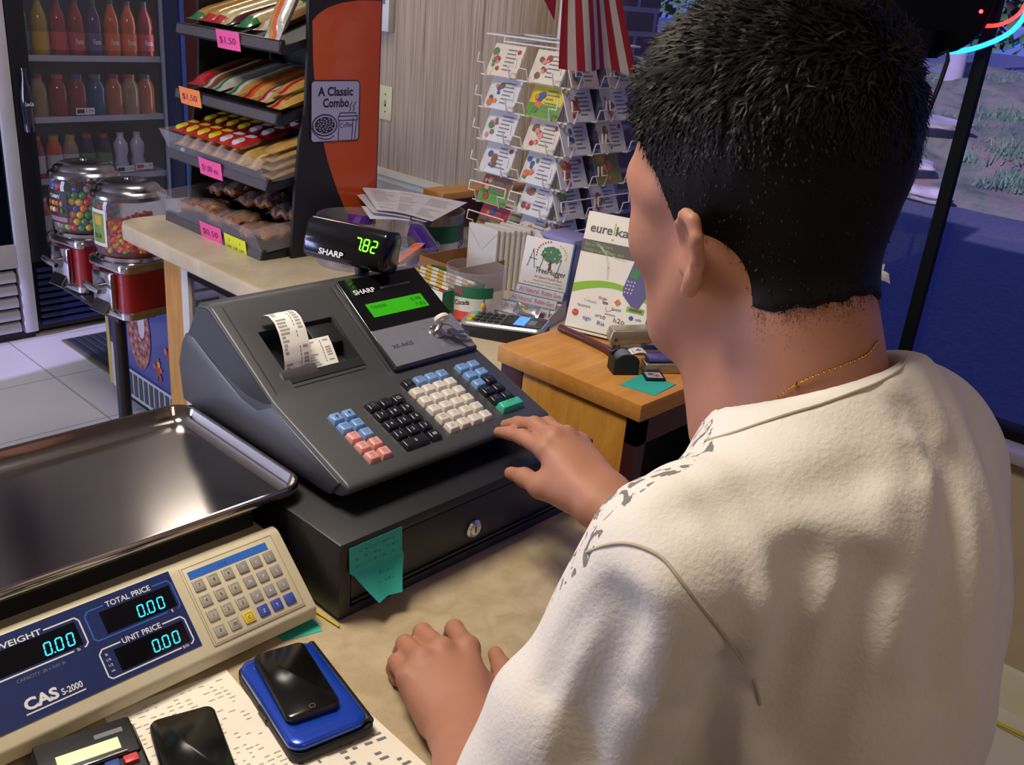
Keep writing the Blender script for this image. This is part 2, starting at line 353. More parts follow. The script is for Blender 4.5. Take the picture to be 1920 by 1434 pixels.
def m_wallpaper():
    m, nt, p = nmat('grasscloth_wallpaper'); N = nt.nodes; L = nt.links
    co = N.new('ShaderNodeTexCoord'); mp = N.new('ShaderNodeMapping'); mp.inputs['Scale'].default_value = (1, 260, 3); L.new(co.outputs['Object'], mp.inputs[0])
    n1 = N.new('ShaderNodeTexNoise'); n1.inputs['Scale'].default_value = 1; n1.inputs['Detail'].default_value = 4; L.new(mp.outputs[0], n1.inputs['Vector'])
    mp2 = N.new('ShaderNodeMapping'); mp2.inputs['Scale'].default_value = (1, 90, 1.2); L.new(co.outputs['Object'], mp2.inputs[0])
    n2 = N.new('ShaderNodeTexNoise'); n2.inputs['Scale'].default_value = 1; n2.inputs['Detail'].default_value = 5; L.new(mp2.outputs[0], n2.inputs['Vector'])
    r1 = N.new('ShaderNodeValToRGB'); L.new(n1.outputs['Fac'], r1.inputs[0])
    r1.color_ramp.elements[0].position = .3; r1.color_ramp.elements[0].color = srgb('8d7b68'); r1.color_ramp.elements[1].position = .62; r1.color_ramp.elements[1].color = srgb('b9a892')
    r2 = N.new('ShaderNodeValToRGB'); L.new(n2.outputs['Fac'], r2.inputs[0]); r2.color_ramp.elements[0].position = .28; r2.color_ramp.elements[0].color = (.42, .36, .33, 1); r2.color_ramp.elements[1].position = .42; r2.color_ramp.elements[1].color = (1, 1, 1, 1)
    mx = N.new('ShaderNodeMix'); mx.data_type = 'RGBA'; mx.blend_type = 'MULTIPLY'; mx.inputs[0].default_value = 1; L.new(r1.outputs[0], mx.inputs[6]); L.new(r2.outputs[0], mx.inputs[7]); L.new(mx.outputs[2], p.inputs['Base Color'])
    p.inputs['Roughness'].default_value = .8; return m
def m_speck(name, c1, c2, c3, scale=26, rough=.35):
    m, nt, p = nmat(name); MATS[name] = m; N = nt.nodes; L = nt.links
    co = N.new('ShaderNodeTexCoord'); n1 = N.new('ShaderNodeTexNoise'); n1.inputs['Scale'].default_value = scale; n1.inputs['Detail'].default_value = 6; n1.inputs['Distortion'].default_value = .6; L.new(co.outputs['Object'], n1.inputs['Vector'])
    rp = N.new('ShaderNodeValToRGB'); L.new(n1.outputs['Fac'], rp.inputs[0]); e = rp.color_ramp.elements; e[0].position = .32; e[0].color = srgb(c1); e[1].position = .7; e[1].color = srgb(c3)
    q = rp.color_ramp.elements.new(.5); q.color = srgb(c2)
    n2 = N.new('ShaderNodeTexNoise'); n2.inputs['Scale'].default_value = scale*14; n2.inputs['Detail'].default_value = 2; L.new(co.outputs['Object'], n2.inputs['Vector'])
    mx = N.new('ShaderNodeMix'); mx.data_type = 'RGBA'; mx.blend_type = 'OVERLAY'; mx.inputs[0].default_value = .16; L.new(rp.outputs[0], mx.inputs[6]); L.new(n2.outputs['Color'], mx.inputs[7]); 
    g = N.new('ShaderNodeRGBToBW'); L.new(n2.outputs['Color'], g.inputs[0]); L.new(g.outputs[0], mx.inputs[7]); L.new(mx.outputs[2], p.inputs['Base Color'])
    p.inputs['Roughness'].default_value = rough; return m
def m_brick():
    m, nt, p = nmat('dark_brick'); N = nt.nodes; L = nt.links
    co = N.new('ShaderNodeTexCoord'); mp = N.new('ShaderNodeMapping'); mp.inputs['Rotation'].default_value = (math.pi/2, 0, 0); L.new(co.outputs['Object'], mp.inputs[0])
    br = N.new('ShaderNodeTexBrick'); L.new(mp.outputs[0], br.inputs['Vector']); br.inputs['Scale'].default_value = 1; br.inputs['Brick Width'].default_value = .2; br.inputs['Row Height'].default_value = .075; br.inputs['Mortar Size'].default_value = .008
    br.inputs['Color1'].default_value = srgb('6a4a48'); br.inputs['Color2'].default_value = srgb('4a3838'); br.inputs['Mortar'].default_value = srgb('98928e'); L.new(br.outputs[0], p.inputs['Base Color'])
    p.inputs['Roughness'].default_value = .7; return m
def m_ground(name, c1, c2, c3, scale=1.2, rough=.95, bump=.5):
    m, nt, p = nmat(name); N = nt.nodes; L = nt.links
    co = N.new('ShaderNodeTexCoord'); n1 = N.new('ShaderNodeTexNoise'); n1.inputs['Scale'].default_value = scale; n1.inputs['Detail'].default_value = 12; n1.inputs['Roughness'].default_value = .7; L.new(co.outputs['Object'], n1.inputs['Vector'])
    rp = N.new('ShaderNodeValToRGB'); L.new(n1.outputs['Fac'], rp.inputs[0]); e = rp.color_ramp.elements; e[0].position = .36; e[0].color = srgb(c1); e[1].position = .64; e[1].color = srgb(c3); q = e.new(.5); q.color = srgb(c2)
    L.new(rp.outputs[0], p.inputs['Base Color']); p.inputs['Roughness'].default_value = rough
    b = N.new('ShaderNodeBump'); b.inputs['Strength'].default_value = bump; b.inputs['Distance'].default_value = .05; L.new(n1.outputs['Fac'], b.inputs['Height']); L.new(b.outputs[0], p.inputs['Normal']); return m
FLOOR = m_floor(); WALLP = m_wallpaper(); LAM = m_speck('beige_laminate', 'a89775', 'b3a181', 'bfae8f', 34); BRICK = m_brick()
PLASTER = mat('plaster', 'b9a78e', .8); CREAM = mat('cream_trim', 'd8d3bd', .45); CEIL = mat('ceiling_tile', 'beb4a6', .9, bump=.3)
DKF = mat('dark_frame', '08080c', .75, spec=.15); GLASS = clear('window_glass', (.9, .92, 1), .01, .02)
OAK = wood('oak_veneer', 'a8742c', 'c08c3c', 'Z', 14); OAKX = wood('oak_top', 'b47a34', 'c98f48', 'X', 10, .35); OAKY = wood('oak_y', 'a8702e', 'c58a40', 'Y', 12, .4); BROWN = wood('brown_wood', '5a3420', '7a4a2c', 'Y', 12)
WX = 2.4
struct(B().box(-2.6, WX, -2.6, 5.3, -.1, 0, FLOOR), 'floor')
struct(B().box(-2.6, WX+.1, -2.6, 5.3, 2.6, 2.72, CEIL), 'ceiling')
b = B(); b.box(WX, WX+.1, 1.98, 5.3, .90, 2.6, WALLP); b.box(WX, WX+.1, 1.98, 5.3, 0, .90, CREAM); b.box(WX, WX+.1, -2.6, 1.98, 0, .66, PLASTER); b.box(WX, WX+.1, -2.6, 1.98, 2.35, 2.6, PLASTER); struct(b, 'wall_right')
struct(B().box(-2.6, WX+.1, 5.3, 5.4, 0, 2.6, PLASTER), 'wall_back')
struct(B().box(-2.6, WX+.1, -2.7, -2.6, 0, 2.6, PLASTER), 'wall_front')
b = B(); b.box(-2.7, -2.6, -2.6, 3.2, 0, 2.6, PLASTER); b.box(-2.7, -2.6, 4.3, 5.3, 0, 2.6, PLASTER); b.box(-2.7, -2.6, 3.2, 4.3, 2.2, 2.6, PLASTER); struct(b, 'wall_left')
b = B(); b.box(-2.68, -2.63, 3.2, 3.3, 0, 2.2, DKF); b.box(-2.68, -2.63, 4.2, 4.3, 0, 2.2, DKF); b.box(-2.68, -2.63, 3.3, 4.2, 2.1, 2.2, DKF); b.box(-2.68, -2.63, 3.3, 4.2, 0, .2, DKF); b.box(-2.66, -2.65, 3.3, 4.2, .2, 2.1, GLASS); struct(b, 'added_door_1')  # unseen glass door, added to give the left fill light a source
# chair rail + skirting on the wall with the wallpaper
b = B(); b.prism([(WX, .78), (WX-.012, .78), (WX-.014, .86), (WX-.022, .87), (WX-.022, .885), (WX-.03, .895), (WX-.03, .91), (WX, .915)], 1.98, 5.28, CREAM, 'y'); struct(b, 'trim_1')
b = B(); b.prism([(WX, 0), (WX-.016, 0), (WX-.016, .10), (WX-.008, .115), (WX, .115)], -2.58, 5.28, CREAM, 'y'); struct(b, 'baseboard_right')
# window
SILL = mat('painted_sill', '9a92a8', .35)
struct(B().box(WX-.05, WX+.14, -2.6, 1.98, .66, .69, SILL, .004), 'trim_2')
b = B(); b.box(WX+.02, WX+.08, -2.6, 1.98, .69, .715, DKF); b.box(WX+.02, WX+.08, -2.6, 1.98, 2.32, 2.35, DKF); b.box(WX+.02, WX+.08, 1.95, 1.98, .7, 2.35, DKF); b.box(WX-.005, WX+.02, .785, .812, .69, 2.35, DKF)
wf = struct(b, 'window_1')
B().box(WX+.045, WX+.051, -2.6, 1.96, .70, 2.34, GLASS).build('pane', wf, smooth=0)
struct(B().box(WX+.12, WX+.42, 2.0, 2.9, -.15, 2.9, BRICK), 'brick_column')
# outdoors
ASPH = m_ground('asphalt', '4a4a52', '55555e', '63636c', 30, .9, .1)
struct(B().box(WX+.1, 60, -40, 70, -.25, -.15, ASPH), 'parking_lot')
BANKM = m_ground('bank_earth', '4f6040', '7a7a5c', 'a67c66', 1.9)
def bank():
    b = B(); nx, ny = 40, 150; V = []
    x0 = lambda y: 10.6+.12*abs(y-3)
    for i in range(nx+1):
        for j in range(ny+1):
            y = -12+j*.28; t = i/nx; x = x0(y)+t*7; h = 1.15*(t**.75)
            n = math.sin(x*2.1+y*1.3)*.08+math.sin(x*5.3-y*3.7)*.05+math.sin(y*1.1+2)*.10+rng.normal()*.035
            V.append((x, y, -.17+h+n*min(1, t*6)*(1 if t < .97 else .3)))
    F_ = [(i*(ny+1)+j, (i+1)*(ny+1)+j, (i+1)*(ny+1)+j+1, i*(ny+1)+j+1) for i in range(nx) for j in range(ny)]
    b.add(V, F_, BANKM); return b.build('earth_bank', smooth=180)
bk = bank(); bk['kind'] = 'structure'
b = B(); V = []; F_ = []
GRM = mat('bank_grass', '66845a', .9, var=.5, vscale=3)
for k in range(42000):
    y = rng.uniform(-5, 16); t = rng.uniform(.10, .98); x = 10.6+.12*abs(y-3)+t*7
    if math.sin(x*1.7+y*.9)+math.sin(y*2.3-x)+.6*math.sin(x*5+y*4) < -.1+rng.normal()*.5: continue
    z = -.17+1.15*t**.75-.03; h = rng.uniform(.04, .13); a = rng.uniform(0, 6.28); dx, dy = math.cos(a)*.014, math.sin(a)*.014; n = len(V)
    V += [(x-dx, y-dy, z), (x+dx, y+dy, z), (x+rng.normal()*.05, y+rng.normal()*.05, z+h+.04)]; F_.append((n, n+1, n+2))
b.add(V, F_, GRM); g = b.build('bank_grass', smooth=0); tag(g, 'rough green grass growing on the earth bank across the parking lot', 'grass'); g['kind'] = 'stuff'
ROCK = mat('pale_rock', 'b5a794', .9, bump=.8, bscale=9, var=.3, vscale=3)
for k, (px_, py_, s_) in enumerate([(10.5, 5.2, .26), (10.35, 4.4, .25), (10.5, 3.7, .22), (11.3, 4.9, .22), (11.1, 4.1, .2), (10.6, 6.0, .3), (12.4, 4.4, .24), (13, 5.5, .26)]):
    bmx = bmesh.new(); bmesh.ops.create_icosphere(bmx, subdivisions=3, radius=1)
    for v in bmx.verts:
        d = 1+.16*math.sin(v.co.x*4+k)+.12*math.sin(v.co.y*5+k*2)+.1*math.sin(v.co.z*7+k); v.co = Vector((v.co.x*s_*.9*d, v.co.y*s_*1.3*d, v.co.z*s_*.34*d))
    o = B().bm(bmx, ROCK).build('rock', smooth=50); o.location = (px_, py_, -.05+.35*max(0, px_-10.6)**.8)
    tag(o, 'pale weathered rock lying along the foot of the earth bank outside', 'rock', 'rocks on the bank')
struct(B().box(17.2, 34, -40, 70, .8, .96, m_ground('road_surface', '55586a', '5d6072', '686b7c', 20, .85, .05)), 'road')
b = B(); b.tube([(16.2, 5.75, .6), (16.2, 5.75, 1.2), (16.25, 5.75, 9)], .15, mat('pole_wood', 'a59a94', .85, bump=.5, bscale=30), 14, radii=[.17, .16, .12]); o = b.build('utility_pole'); tag(o, 'pale round wooden utility pole beyond the grassy bank', 'pole')
LEAF = mat('hedge_leaves', '4d6b3a', .9, var=.5, vscale=2)
b = B(); V = []; F_ = []
for k in range(7000):
    x = rng.uniform(35, 39); y = rng.uniform(-10, 48); z = .9+rng.uniform(0, 1)**.7*3.2; a, e = rng.uniform(0, 6.28), rng.uniform(-1, 1); d = Vector((math.cos(a), math.sin(a), e))*.35; q = d.orthogonal().normalized()*.22; n = len(V)
    V += [tuple(Vector((x, y, z))+d), tuple(Vector((x, y, z))-d*.4+q), tuple(Vector((x, y, z))-d*.4-q)]; F_.append((n, n+1, n+2))
b.add(V, F_, LEAF); g = b.build('hedge', smooth=0); tag(g, 'long dark green hedge on the far side of the road', 'hedge'); g['kind'] = 'stuff'
# wall fittings
t = thing('light_switch', 'cream toggle switch plate on striped wallpaper beside orange display panel', 'switch', (WX, 2.9, 1.16))
b = B(); b.box(-.006, 0, -.036, .036, -.062, .062, mat('ivory_plastic', 'cdc79c', .4), .002); b.box(-.0065, -.005, -.004, .004, -.012, .012, DKF); b.build('plate', t)
B().box(-.016, -.005, -.004, .004, -.004, .012, MATS['ivory_plastic'], .001).build('toggle', t)
B().ball((-.006, 0, .032), .003, DKF, 8).ball((-.006, 0, -.032), .003, DKF, 8).build('screw', t)
t = thing('thermostat', 'white box thermostat on the wallpaper beside top of orange panel', 'thermostat', (WX, 2.92, 1.49))
B().box(-.03, 0, -.05, .05, -.075, .075, mat('white_plastic', 'd0d0d2', .4), .004).build('housing', t); B().box(-.032, -.029, -.03, .03, .02, .05, mat('lcd_grey', '7c8078', .3)).build('display', t)

# ================= COUNTERS ==================
EDGE = mat('laminate_edge', 'b3a07c', .4)
t = thing('checkout_counter', 'beige speckled laminate counter carrying the black cash register and the scale', 'counter', (.2, .8, 0))
b = B(); b.box(-.6, 1.03, .40, 1.24, .89, .93, LAM, .006, 3); b.build('countertop', t, world=True)
b = B(); b.box(-.55, 1.0, .46, 1.2, 0, .888, OAK); b.build('cabinet_body', t, world=True)
t = thing('display_counter', 'beige laminate counter along the wall carrying bakery rack and candy tubs', 'counter', (1.6, 1.8, 0))
LAM2 = m_speck('cream_laminate', 'b9aa8c', 'c3b496', 'cdbfa3', 8)
b = B(); b.prism([(1.135, 1.075), (2.10, 1.075), (2.10, 2.52), (1.20, 2.52), (1.155, 2.50), (1.135, 2.46)], .885, .93, LAM2, 'z', .008, 3); b.build('countertop', t, world=True)
b = B(); b.box(1.165, 2.05, 2.205, 2.295, 0, .884, OAK); b.build('end_panel', t, world=True)
b = B(); b.box(1.163, 1.2, 2.17, 2.203, 0, .884, mat('white_frame', 'c9c4c0', .4)); b.box(1.163, 1.2, 1.1, 2.17, .855, .884, DKF); b.box(1.16, 1.2, 1.08, 1.14, 0, .884, OAK); b.box(1.16, 1.2, 1.14, 2.2, 0, .06, DKF); b.build('frame', t, world=True)
b = B(); b.box(2.0, 2.05, 1.08, 2.2, 0, .884, DKF); b.box(1.22, 2.0, 1.08, 1.1, 0, .884, DKF); b.box(1.22, 2.0, 1.1, 2.2, .5, .515, DKF); b.box(1.2, 2.0, 1.1, 2.2, 0, .06, DKF); b.build('showcase_interior', t, world=True)
B().box(1.172, 1.177, 1.14, 2.168, .06, .855, clear('case_glass', (.6, .6, .65), .02, .02, 2.2)).build('glass_panel', t, world=True)
WB = mat('white_card', 'dcdcdc', .6)
# wooden cabinet at right
MAROON = mat('maroon_paint', '3a1420', .45); BLK = mat('black_paint', '0d0b10', .6)
t = thing('wooden_cabinet', 'honey oak cabinet with black end, carrying staplers and a phone card sign', 'cabinet', (1.4, .9, 0))
B().box(1.145, 1.78, .745, 1.058, 1.0, 1.03, OAKX, .002).build('top', t, world=True)
B().box(1.152, 1.17, .76, 1.0, .0, .998, OAK, .001).build('side_panel', t, world=True)
b = B(); b.box(1.150, 1.176, .748, .772, 0, .999, MAROON); b.box(1.150, 1.176, 1.0, 1.05, 0, .999, MAROON); b.box(1.75, 1.776, .748, .772, 0, .999, MAROON); b.box(1.15, 1.776, .748, .772, .955, .999, MAROON); b.build('frame', t, world=True)
b = B(); b.box(1.17, 1.776, 1.0, 1.05, 0, .999, BLK); b.box(1.76, 1.776, .772, 1.0, 0, .999, BLK); b.box(1.17, 1.76, .775, 1.0, .5, .52, BLK); b.build('interior', t, world=True)
# ledge behind the tubs
t = thing('wooden_tray', 'small brown wooden shelf box on the counter behind the candy tubs', 'shelf', (2.0, 1.99, .93))
b = B(); b.box(1.83, 2.30, 1.95, 2.035, 1.035, 1.055, OAKX, .002); b.build('top', t, world=True)
b = B(); b.box(1.84, 1.86, 1.955, 2.03, .9302, 1.0348, BROWN); b.box(2.07, 2.09, 1.955, 2.03, .9302, 1.0348, BROWN); b.box(1.86, 2.07, 2.01, 2.03, .9302, 1.0348, BROWN); b.build('body', t, world=True)
# ================= CASH REGISTER ==================
CH = mat('charcoal_plastic', '3b3c3f', .42, bump=.08, bscale=900); CHD = mat('charcoal_dark', '202124', .4); GLB = mat('gloss_black', '0c0c0f', .12)
BXM = mat('drawer_steel', '1e1f24', .42, bump=.05, bscale=500); CHROME = mat('chrome', 'd8d8d8', .18, 1); SILV = mat('silver_plastic', '8b8d99', .3, .4)
KW = mat('key_white', 'cfc8be', .35, coat=.4); KB = mat('key_black', '191b22', .3, coat=.4); KBL = mat('key_blue', '6e93c4', .35, coat=.4); KP = mat('key_pink', 'd18f85', .35, coat=.4); KG = mat('key_green', '3fae94', .35, coat=.4)
INKW = mat('ink_white', 'd6d6da', .5); INKB = mat('ink_black', '15151a', .6); INKG = mat('ink_grey', '6d6d74', .6); PAPER = mat('paper', 'e2dfd6', .8)
t = thing('cash_box', 'black steel cash drawer box under the register with a round key lock', 'cash drawer', (.765, .92, .93))
b = B(); b.box(.548, .982, .715, 1.127, .9305, .936, mat('blue_rubber', '1c2440', .6)); b.build('base_pad', t, world=True)
o = B().box(.545, .985, .711, 1.13, .936, 1.033, BXM, .003).build('housing', t, world=True)
cut(o, B(Matrix.Translation(t.location).inverted()).box(.560, .972, .700, .719, .946, 1.020, BXM))
b = B(); b.box(.562, .970, .712, .719, .948, 1.018, BXM, .002); b.box(.562, .97, .7095, .713, .951, .954, CHD); b.build('drawer_front', t, world=True)
b = B(frame((.753, .712, .976), (1, 0, 0), (0, 0, 1))); b.lathe([(.0125, 0), (.0125, .003), (.010, .005), (.0095, .005), (.0085, .0035), (.0075, .0055), (.0, .006)], (0, 0, 0), CHROME, 24); b.rect(-.001, .001, -.004, .004, INKB, .0063); b.build('lock', t, world=True)
# note on the drawer
TEAL = mat('teal_paper', '2ba79b', .75, var=.04)
fr = frame((.556, .7105, 1.026), (1, 0, 0), (0, 0, 1))
def notef(u, v):   # v down
    w_ = .076; h = .074; x = u*w_; y = -v*h
    z = .001+.022*max(0, v-.45)**1.3*2+.010*abs(u-.5)*v
    if v > .45: x = .5*w_+(x-.5*w_)*(1-.55*(v-.45)/.55)+.004
    return fr @ Vector((x, y*(1-.12*max(0, v-.45)), z))
t = thing('sticky_note', 'teal sticky note with handwriting, stuck to the drawer front and curling at its lower end', 'note', (.556, .711, 1.026))
b = B(); b.sheet(notef, 10, 14, TEAL, -.0003); b.build('paper', t, world=True)
b = B(); 
for k, vv in enumerate((.12, .24, .36, .62, .74)):
    for q in range(9):
        u0 = .12+q*.085; 
        if (q*7+k*3) % 5 == 0: continue
        if k > 2 and not 2 < q < 8: continue
        P = [notef(u0, vv), notef(u0+.05, vv-.015+.03*(q % 2)), notef(u0+.05, vv+.02), notef(u0, vv+.015)]
        b.add([tuple(p+Vector((0, -.0006, 0))) for p in P], [(0, 1, 2, 3)], mat('pencil', '1f7f7a', .8))
b.build('handwriting', t, world=True)
REG = thing('cash_register', 'charcoal electronic cash register with coloured keys and green lit displays', 'cash register', (.76, .93, 1.033))
a1 = math.atan2(.047, .145); a2 = math.atan2(.085, .145)
KPM = frame((0, .76, 1.0735), (1, 0, 0), (0, math.cos(a1), math.sin(a1)))
HM = frame((0, .905, 1.1205), (1, 0, 0), (0, math.cos(a2), math.sin(a2)))
b = B(); b.box(.615, .915, .80, 1.11, 1.0335, 1.052, CHD, .004); b.build('plinth', REG, world=True)
prof = [(.812, 1.047), (.770, 1.052), (.754, 1.062), (.753, 1.070), (.760, 1.0735), (.905, 1.1205), (1.043, 1.2015), (1.052, 1.204), (1.075, 1.200), (1.118, 1.13), (1.13, 1.09), (1.125, 1.047)]
o = B(Matrix.Translation(REG.location).inverted()).prism(prof, .588, .933, CH, 'x', .0055, 3).build('body', REG)
Mi = Matrix.Translation(REG.location).inverted()
cut(o, B(Mi).box(.628, .742, .034, .108, -.028, .03, CH, M=HM))     # printer recess
b = B(); b.prism([(.785, 1.050), (.80, 1.0485), (1.12, 1.0485), (1.1275, 1.10), (1.116, 1.134), (1.105, 1.150), (1.088, 1.150), (1.02, 1.120), (.975, 1.103), (.937, 1.100), (.906, 1.1165), (.768, 1.0715)], .5855, .590, CH, 'x', .0018, 2); b.build('side_cover', REG, world=True)
b = B(); b.prism([(1.104, 1.1385), (1.092, 1.1475), (1.047, 1.1335), (.99, 1.1165), (.957, 1.1115), (.926, 1.1135), (.908, 1.119), (1.043, 1.1965), (1.052, 1.199), (1.072, 1.195), (1.100, 1.150)], .5868, .589, CHD, 'x', .0006, 1); b.build('side_inset', REG, world=True)
# recess floor + slanted lip
b = B(HM); b.box(.630, .740, .036, .106, -.0275, -.0265, CHD); b.prism([(.034, -.026), (.034, .0), (.020, .0012), (.020, -.0), (.036, -.01)], .628, .742, CHD, 'x'); b.box(.700, .741, .070, .107, -.026, -.006, CHD, .002); b.build('printer_cavity', REG, world=True)
b = B(HM); b.prism([(.028, .0005), (.036, .004), (.040, .0035), (.038, -.004), (.030, -.003)], .6205, .672, CHROME, 'x'); b.build('cutter_bar', REG, world=True)
# cover seam lines
b = B(HM)
for p in ([(.600, .012), (.604, .158)], [(.742, .018), (.7445, .108)], [(.628, .014), (.738, .014)], [(.770, -.004), (.772, .155)]): b.line(p, .0012, CHD, .0006)
b.build('seam', REG, world=True)
# display console
o = B(Matrix.Translation(REG.location).inverted()).prism([(.7735, -.006), (.9285, -.006), (.926, .161), (.7785, .161)], -.004, .009, mat('console_rim', '2a2b33', .15, coat=.6), 'z', .004, 3, M=HM).build('display_console', REG)
PM = HM @ Matrix.Translation((0, 0, .0094))
b = B(PM); b.poly([(.7765, .064), (.925, .064), (.923, .158), (.781, .158)], GLB, .0); b.text('SHARP', .7925, .1285, .0085, INKW, width=.037, bold=.02); b.text('ELECTRONIC CASH REGISTER', .840, .1315, .0028, INKG, width=.055); b.build('display_panel', REG, world=True)
LCDG = mat('lcd_green', '2f9a12', .3, emit=.28, ecol='2fa50a'); LCDD = mat('lcd_digit', '14520a', .4)
b = B(PM); b.rect(.7965, .8985, .084, .109, LCDG, .0004)
b.text('0.98', .884, .0985, .0062, LCDD, z=.0007, align='c', width=.018); b.text('7.82', .886, .088, .0062, LCDD, z=.0007, align='c', width=.018); b.text('TENDER', .802, .0985, .0055, LCDD, z=.0007, width=.028); b.build('screen', REG, world=True)
b = B(PM); b.poly([(.7765, -.002), (.9255, -.002), (.925, .062), (.7765, .062)], SILV, .0002); b.text('XE-A42S', .7915, .026, .0068, INKB, width=.036, z=.0005); 
for a_, s_ in ((150, 'REG'), (110, 'OPX/Z'), (75, 'MGR'), (35, 'X1/Z1'), (0, 'X2/Z2'), (190, 'VOID')): b.text(s_, .877+.019*math.cos(math.radians(a_)), .036+.019*math.sin(math.radians(a_)), .0022, INKG, z=.0005, align='c')
b.build('faceplate', REG, world=True)
b = B(PM); b.lathe([(.0115, 0), (.0115, .002), (.0095, .0045), (.006, .005), (0, .005)], (.877, .036, 0), CHROME, 20)
b.build('key_switch', REG, world=True)
KEYM = mat('nickel', 'b9b2a4', .3, 1)
kt = thing('key_ring', 'ring of small keys hanging from the register key switch', 'keys', tuple(PM @ Vector((.88, .033, .006))))
b = B(PM); b.box(.8755, .8785, .034, .040, .004, .020, KEYM, .0008); b.tube([(.877+.009*math.cos(a_), .0405, .024+.006*math.sin(a_)) for a_ in np.linspace(0, 6.0, 14)], .0042, mat('white_cap', 'e6e3d8', .4), 8); b.build('inserted_key', kt, world=True)
b = B(PM); b.tube([(.886+.011*math.cos(a_), .027+.011*math.sin(a_), .012) for a_ in np.linspace(0, 6.283, 18)[:-1]], .0009, KEYM, 6, closed=True); b.build('ring', kt, world=True)
for k, (an, ln) in enumerate(((-.5, .026), (-.9, .024), (-.15, .028))):
    q = frame((.892, .024-.002*k, .008+.003*k), (math.cos(an), math.sin(an), -.1), (-math.sin(an), math.cos(an), 0)); b = B(PM @ q)
    b.lathe([(.0065, -.0007), (.0065, .0007), (0, .0007)], (0, 0, 0), KEYM, 14); b.box(.005, ln, -.0022, .0022, -.0007, .0007, KEYM); b.box(ln-.01, ln-.003, -.0035, -.002, -.0007, .0007, KEYM); b.build('key', kt, world=True)
# keys
def key(x0, x1, u0, u1, mt, leg=None, lm=None, h=.0065):
    b = B(KPM); bm = bmesh.new(); bmesh.ops.create_cube(bm, size=1); g = .0007; tp = .0022
    for v in bm.verts:
        top = v.co.z > 0; ii = tp if top else 0; sx_ = 1 if v.co.x > 0 else -1; sy_ = 1 if v.co.y > 0 else -1
        v.co = Vector(((x1-g-ii if sx_ > 0 else x0+g+ii), (u1-g-ii*.7 if sy_ > 0 else u0+g+ii*1.4), h if top else -.001))
    bmesh.ops.bevel(bm, geom=bm.edges[:], offset=.0011, segments=2, profile=.5, affect='EDGES'); b.bm(bm, mt)
    if leg:
        cx = (x0+x1)/2; cu = (u0+u1)/2+.0005
        if isinstance(leg, str): b.text(leg, cx, cu-.0024, .0048, lm or INKW, z=h+.0002, align='c')
        else:
            for i_, s_ in enumerate(leg): b.text(s_, cx, cu+.0012-i_*.0036, .0024, lm or INKG, z=h+.0002, align='c')
    b.build('key', REG, world=True)
pw = .0185
A = [(['arr'], ['arr']), (['RFND'], ['%1']), (['RCPT'], ['PO']), (['VOID'], ['RA']), (['ESC'], ['BS'])]
cols = [['b', 'b'], ['b', 'b'], ['p', 'b'], ['p', 'p'], ['p', 'p']]; cm = dict(b=KBL, p=KP, w=KW, k=KB)
for c in range(2):
    for r in range(5):
        u1 = .1055-r*.0185+(0 if c else -.0); x0 = .6335+c*.0187
        lg = '\u2191' if r == 0 else [['RFND', 'VOID'], ['RCPT', '%1'], ['PO', 'RA'], ['ESC', '%2']][r-1][:2]
        if r == 0:
            key(x0, x0+.0187, u1-.0185, u1, cm[cols[r][c]]); b = B(KPM); cx, cu = x0+.0094, u1-.009
            b.poly([(cx-.0025, cu), (cx+.0025, cu), (cx, cu+.0032)], INKB, .0068); b.rect(cx-.0006, cx+.0006, cu-.003, cu, INKB, .0068); b.build('key_legend', REG, world=True)
        else: key(x0, x0+.0187, u1-.0185, u1, cm[cols[r][c]], lg, mat('ink_key', '55606e', .6))
lab = [['@', '.', 'CL'], ['7', '8', '9'], ['4', '5', '6'], ['1', '2', '3']]; u = .106; q = .0187; xw = .0205
for r in range(4):
    for c in range(3): key(.6895+c*xw, .6895+(c+1)*xw, u-(r+1)*q, u-r*q, KB, ['FOR', 'DATE'] if (r == 0 and c == 0) else lab[r][c])
key(.6895, .6895+2*xw, u-5*q, u-4*q, KB, '0'); key(.6895+2*xw, .6895+3*xw, u-5*q, u-4*q, KB, '00')
u = .126; q = .01835; xw = .0200
for r in range(6):
    for c in range(4):
        x0 = .7645+c*xw
        if r == 0: key(x0, x0+xw, u-q, u, KB if c == 0 else KBL, [['PLU', 'SUB'], ['DEPT', '#'], ['AMT', ''], ['TAX1', 'SHIFT']][c], mat('ink_key', '55606e', .6))
        elif c == 0 and r > 3: key(x0, x0+xw, u-(r+1)*q, u-r*q, KW, ['DEPT', 'SHIFT'] if r == 4 else ['#', 'SBTL'])
        else: key(x0, x0+xw, u-(r+1)*q, u-r*q, KW, [str(r+5*c+15), str((r+5*c-1) % 20+1)])
u = .1265; q = .01815; xw = .0215
for r in range(5):
    for c in range(2):
        x0 = .8625+c*xw; blue = r < 2 or (r == 2 and c == 0)
        key(x0, x0+xw, u-(r+1)*q, u-r*q, KBL if blue else KB, [['AUTO', '1'], ['CONV', ''], ['TAX', ''], ['CH#1', ''], ['CR1', 'CH2']][r], MATS['ink_key'] if blue else INKG)
key(.8625, .8625+2*xw, u-6*q, u-5*q, KG, ['CA/AT/NS'], mat('ink_dark_green', '1f6f60', .6), h=.009)
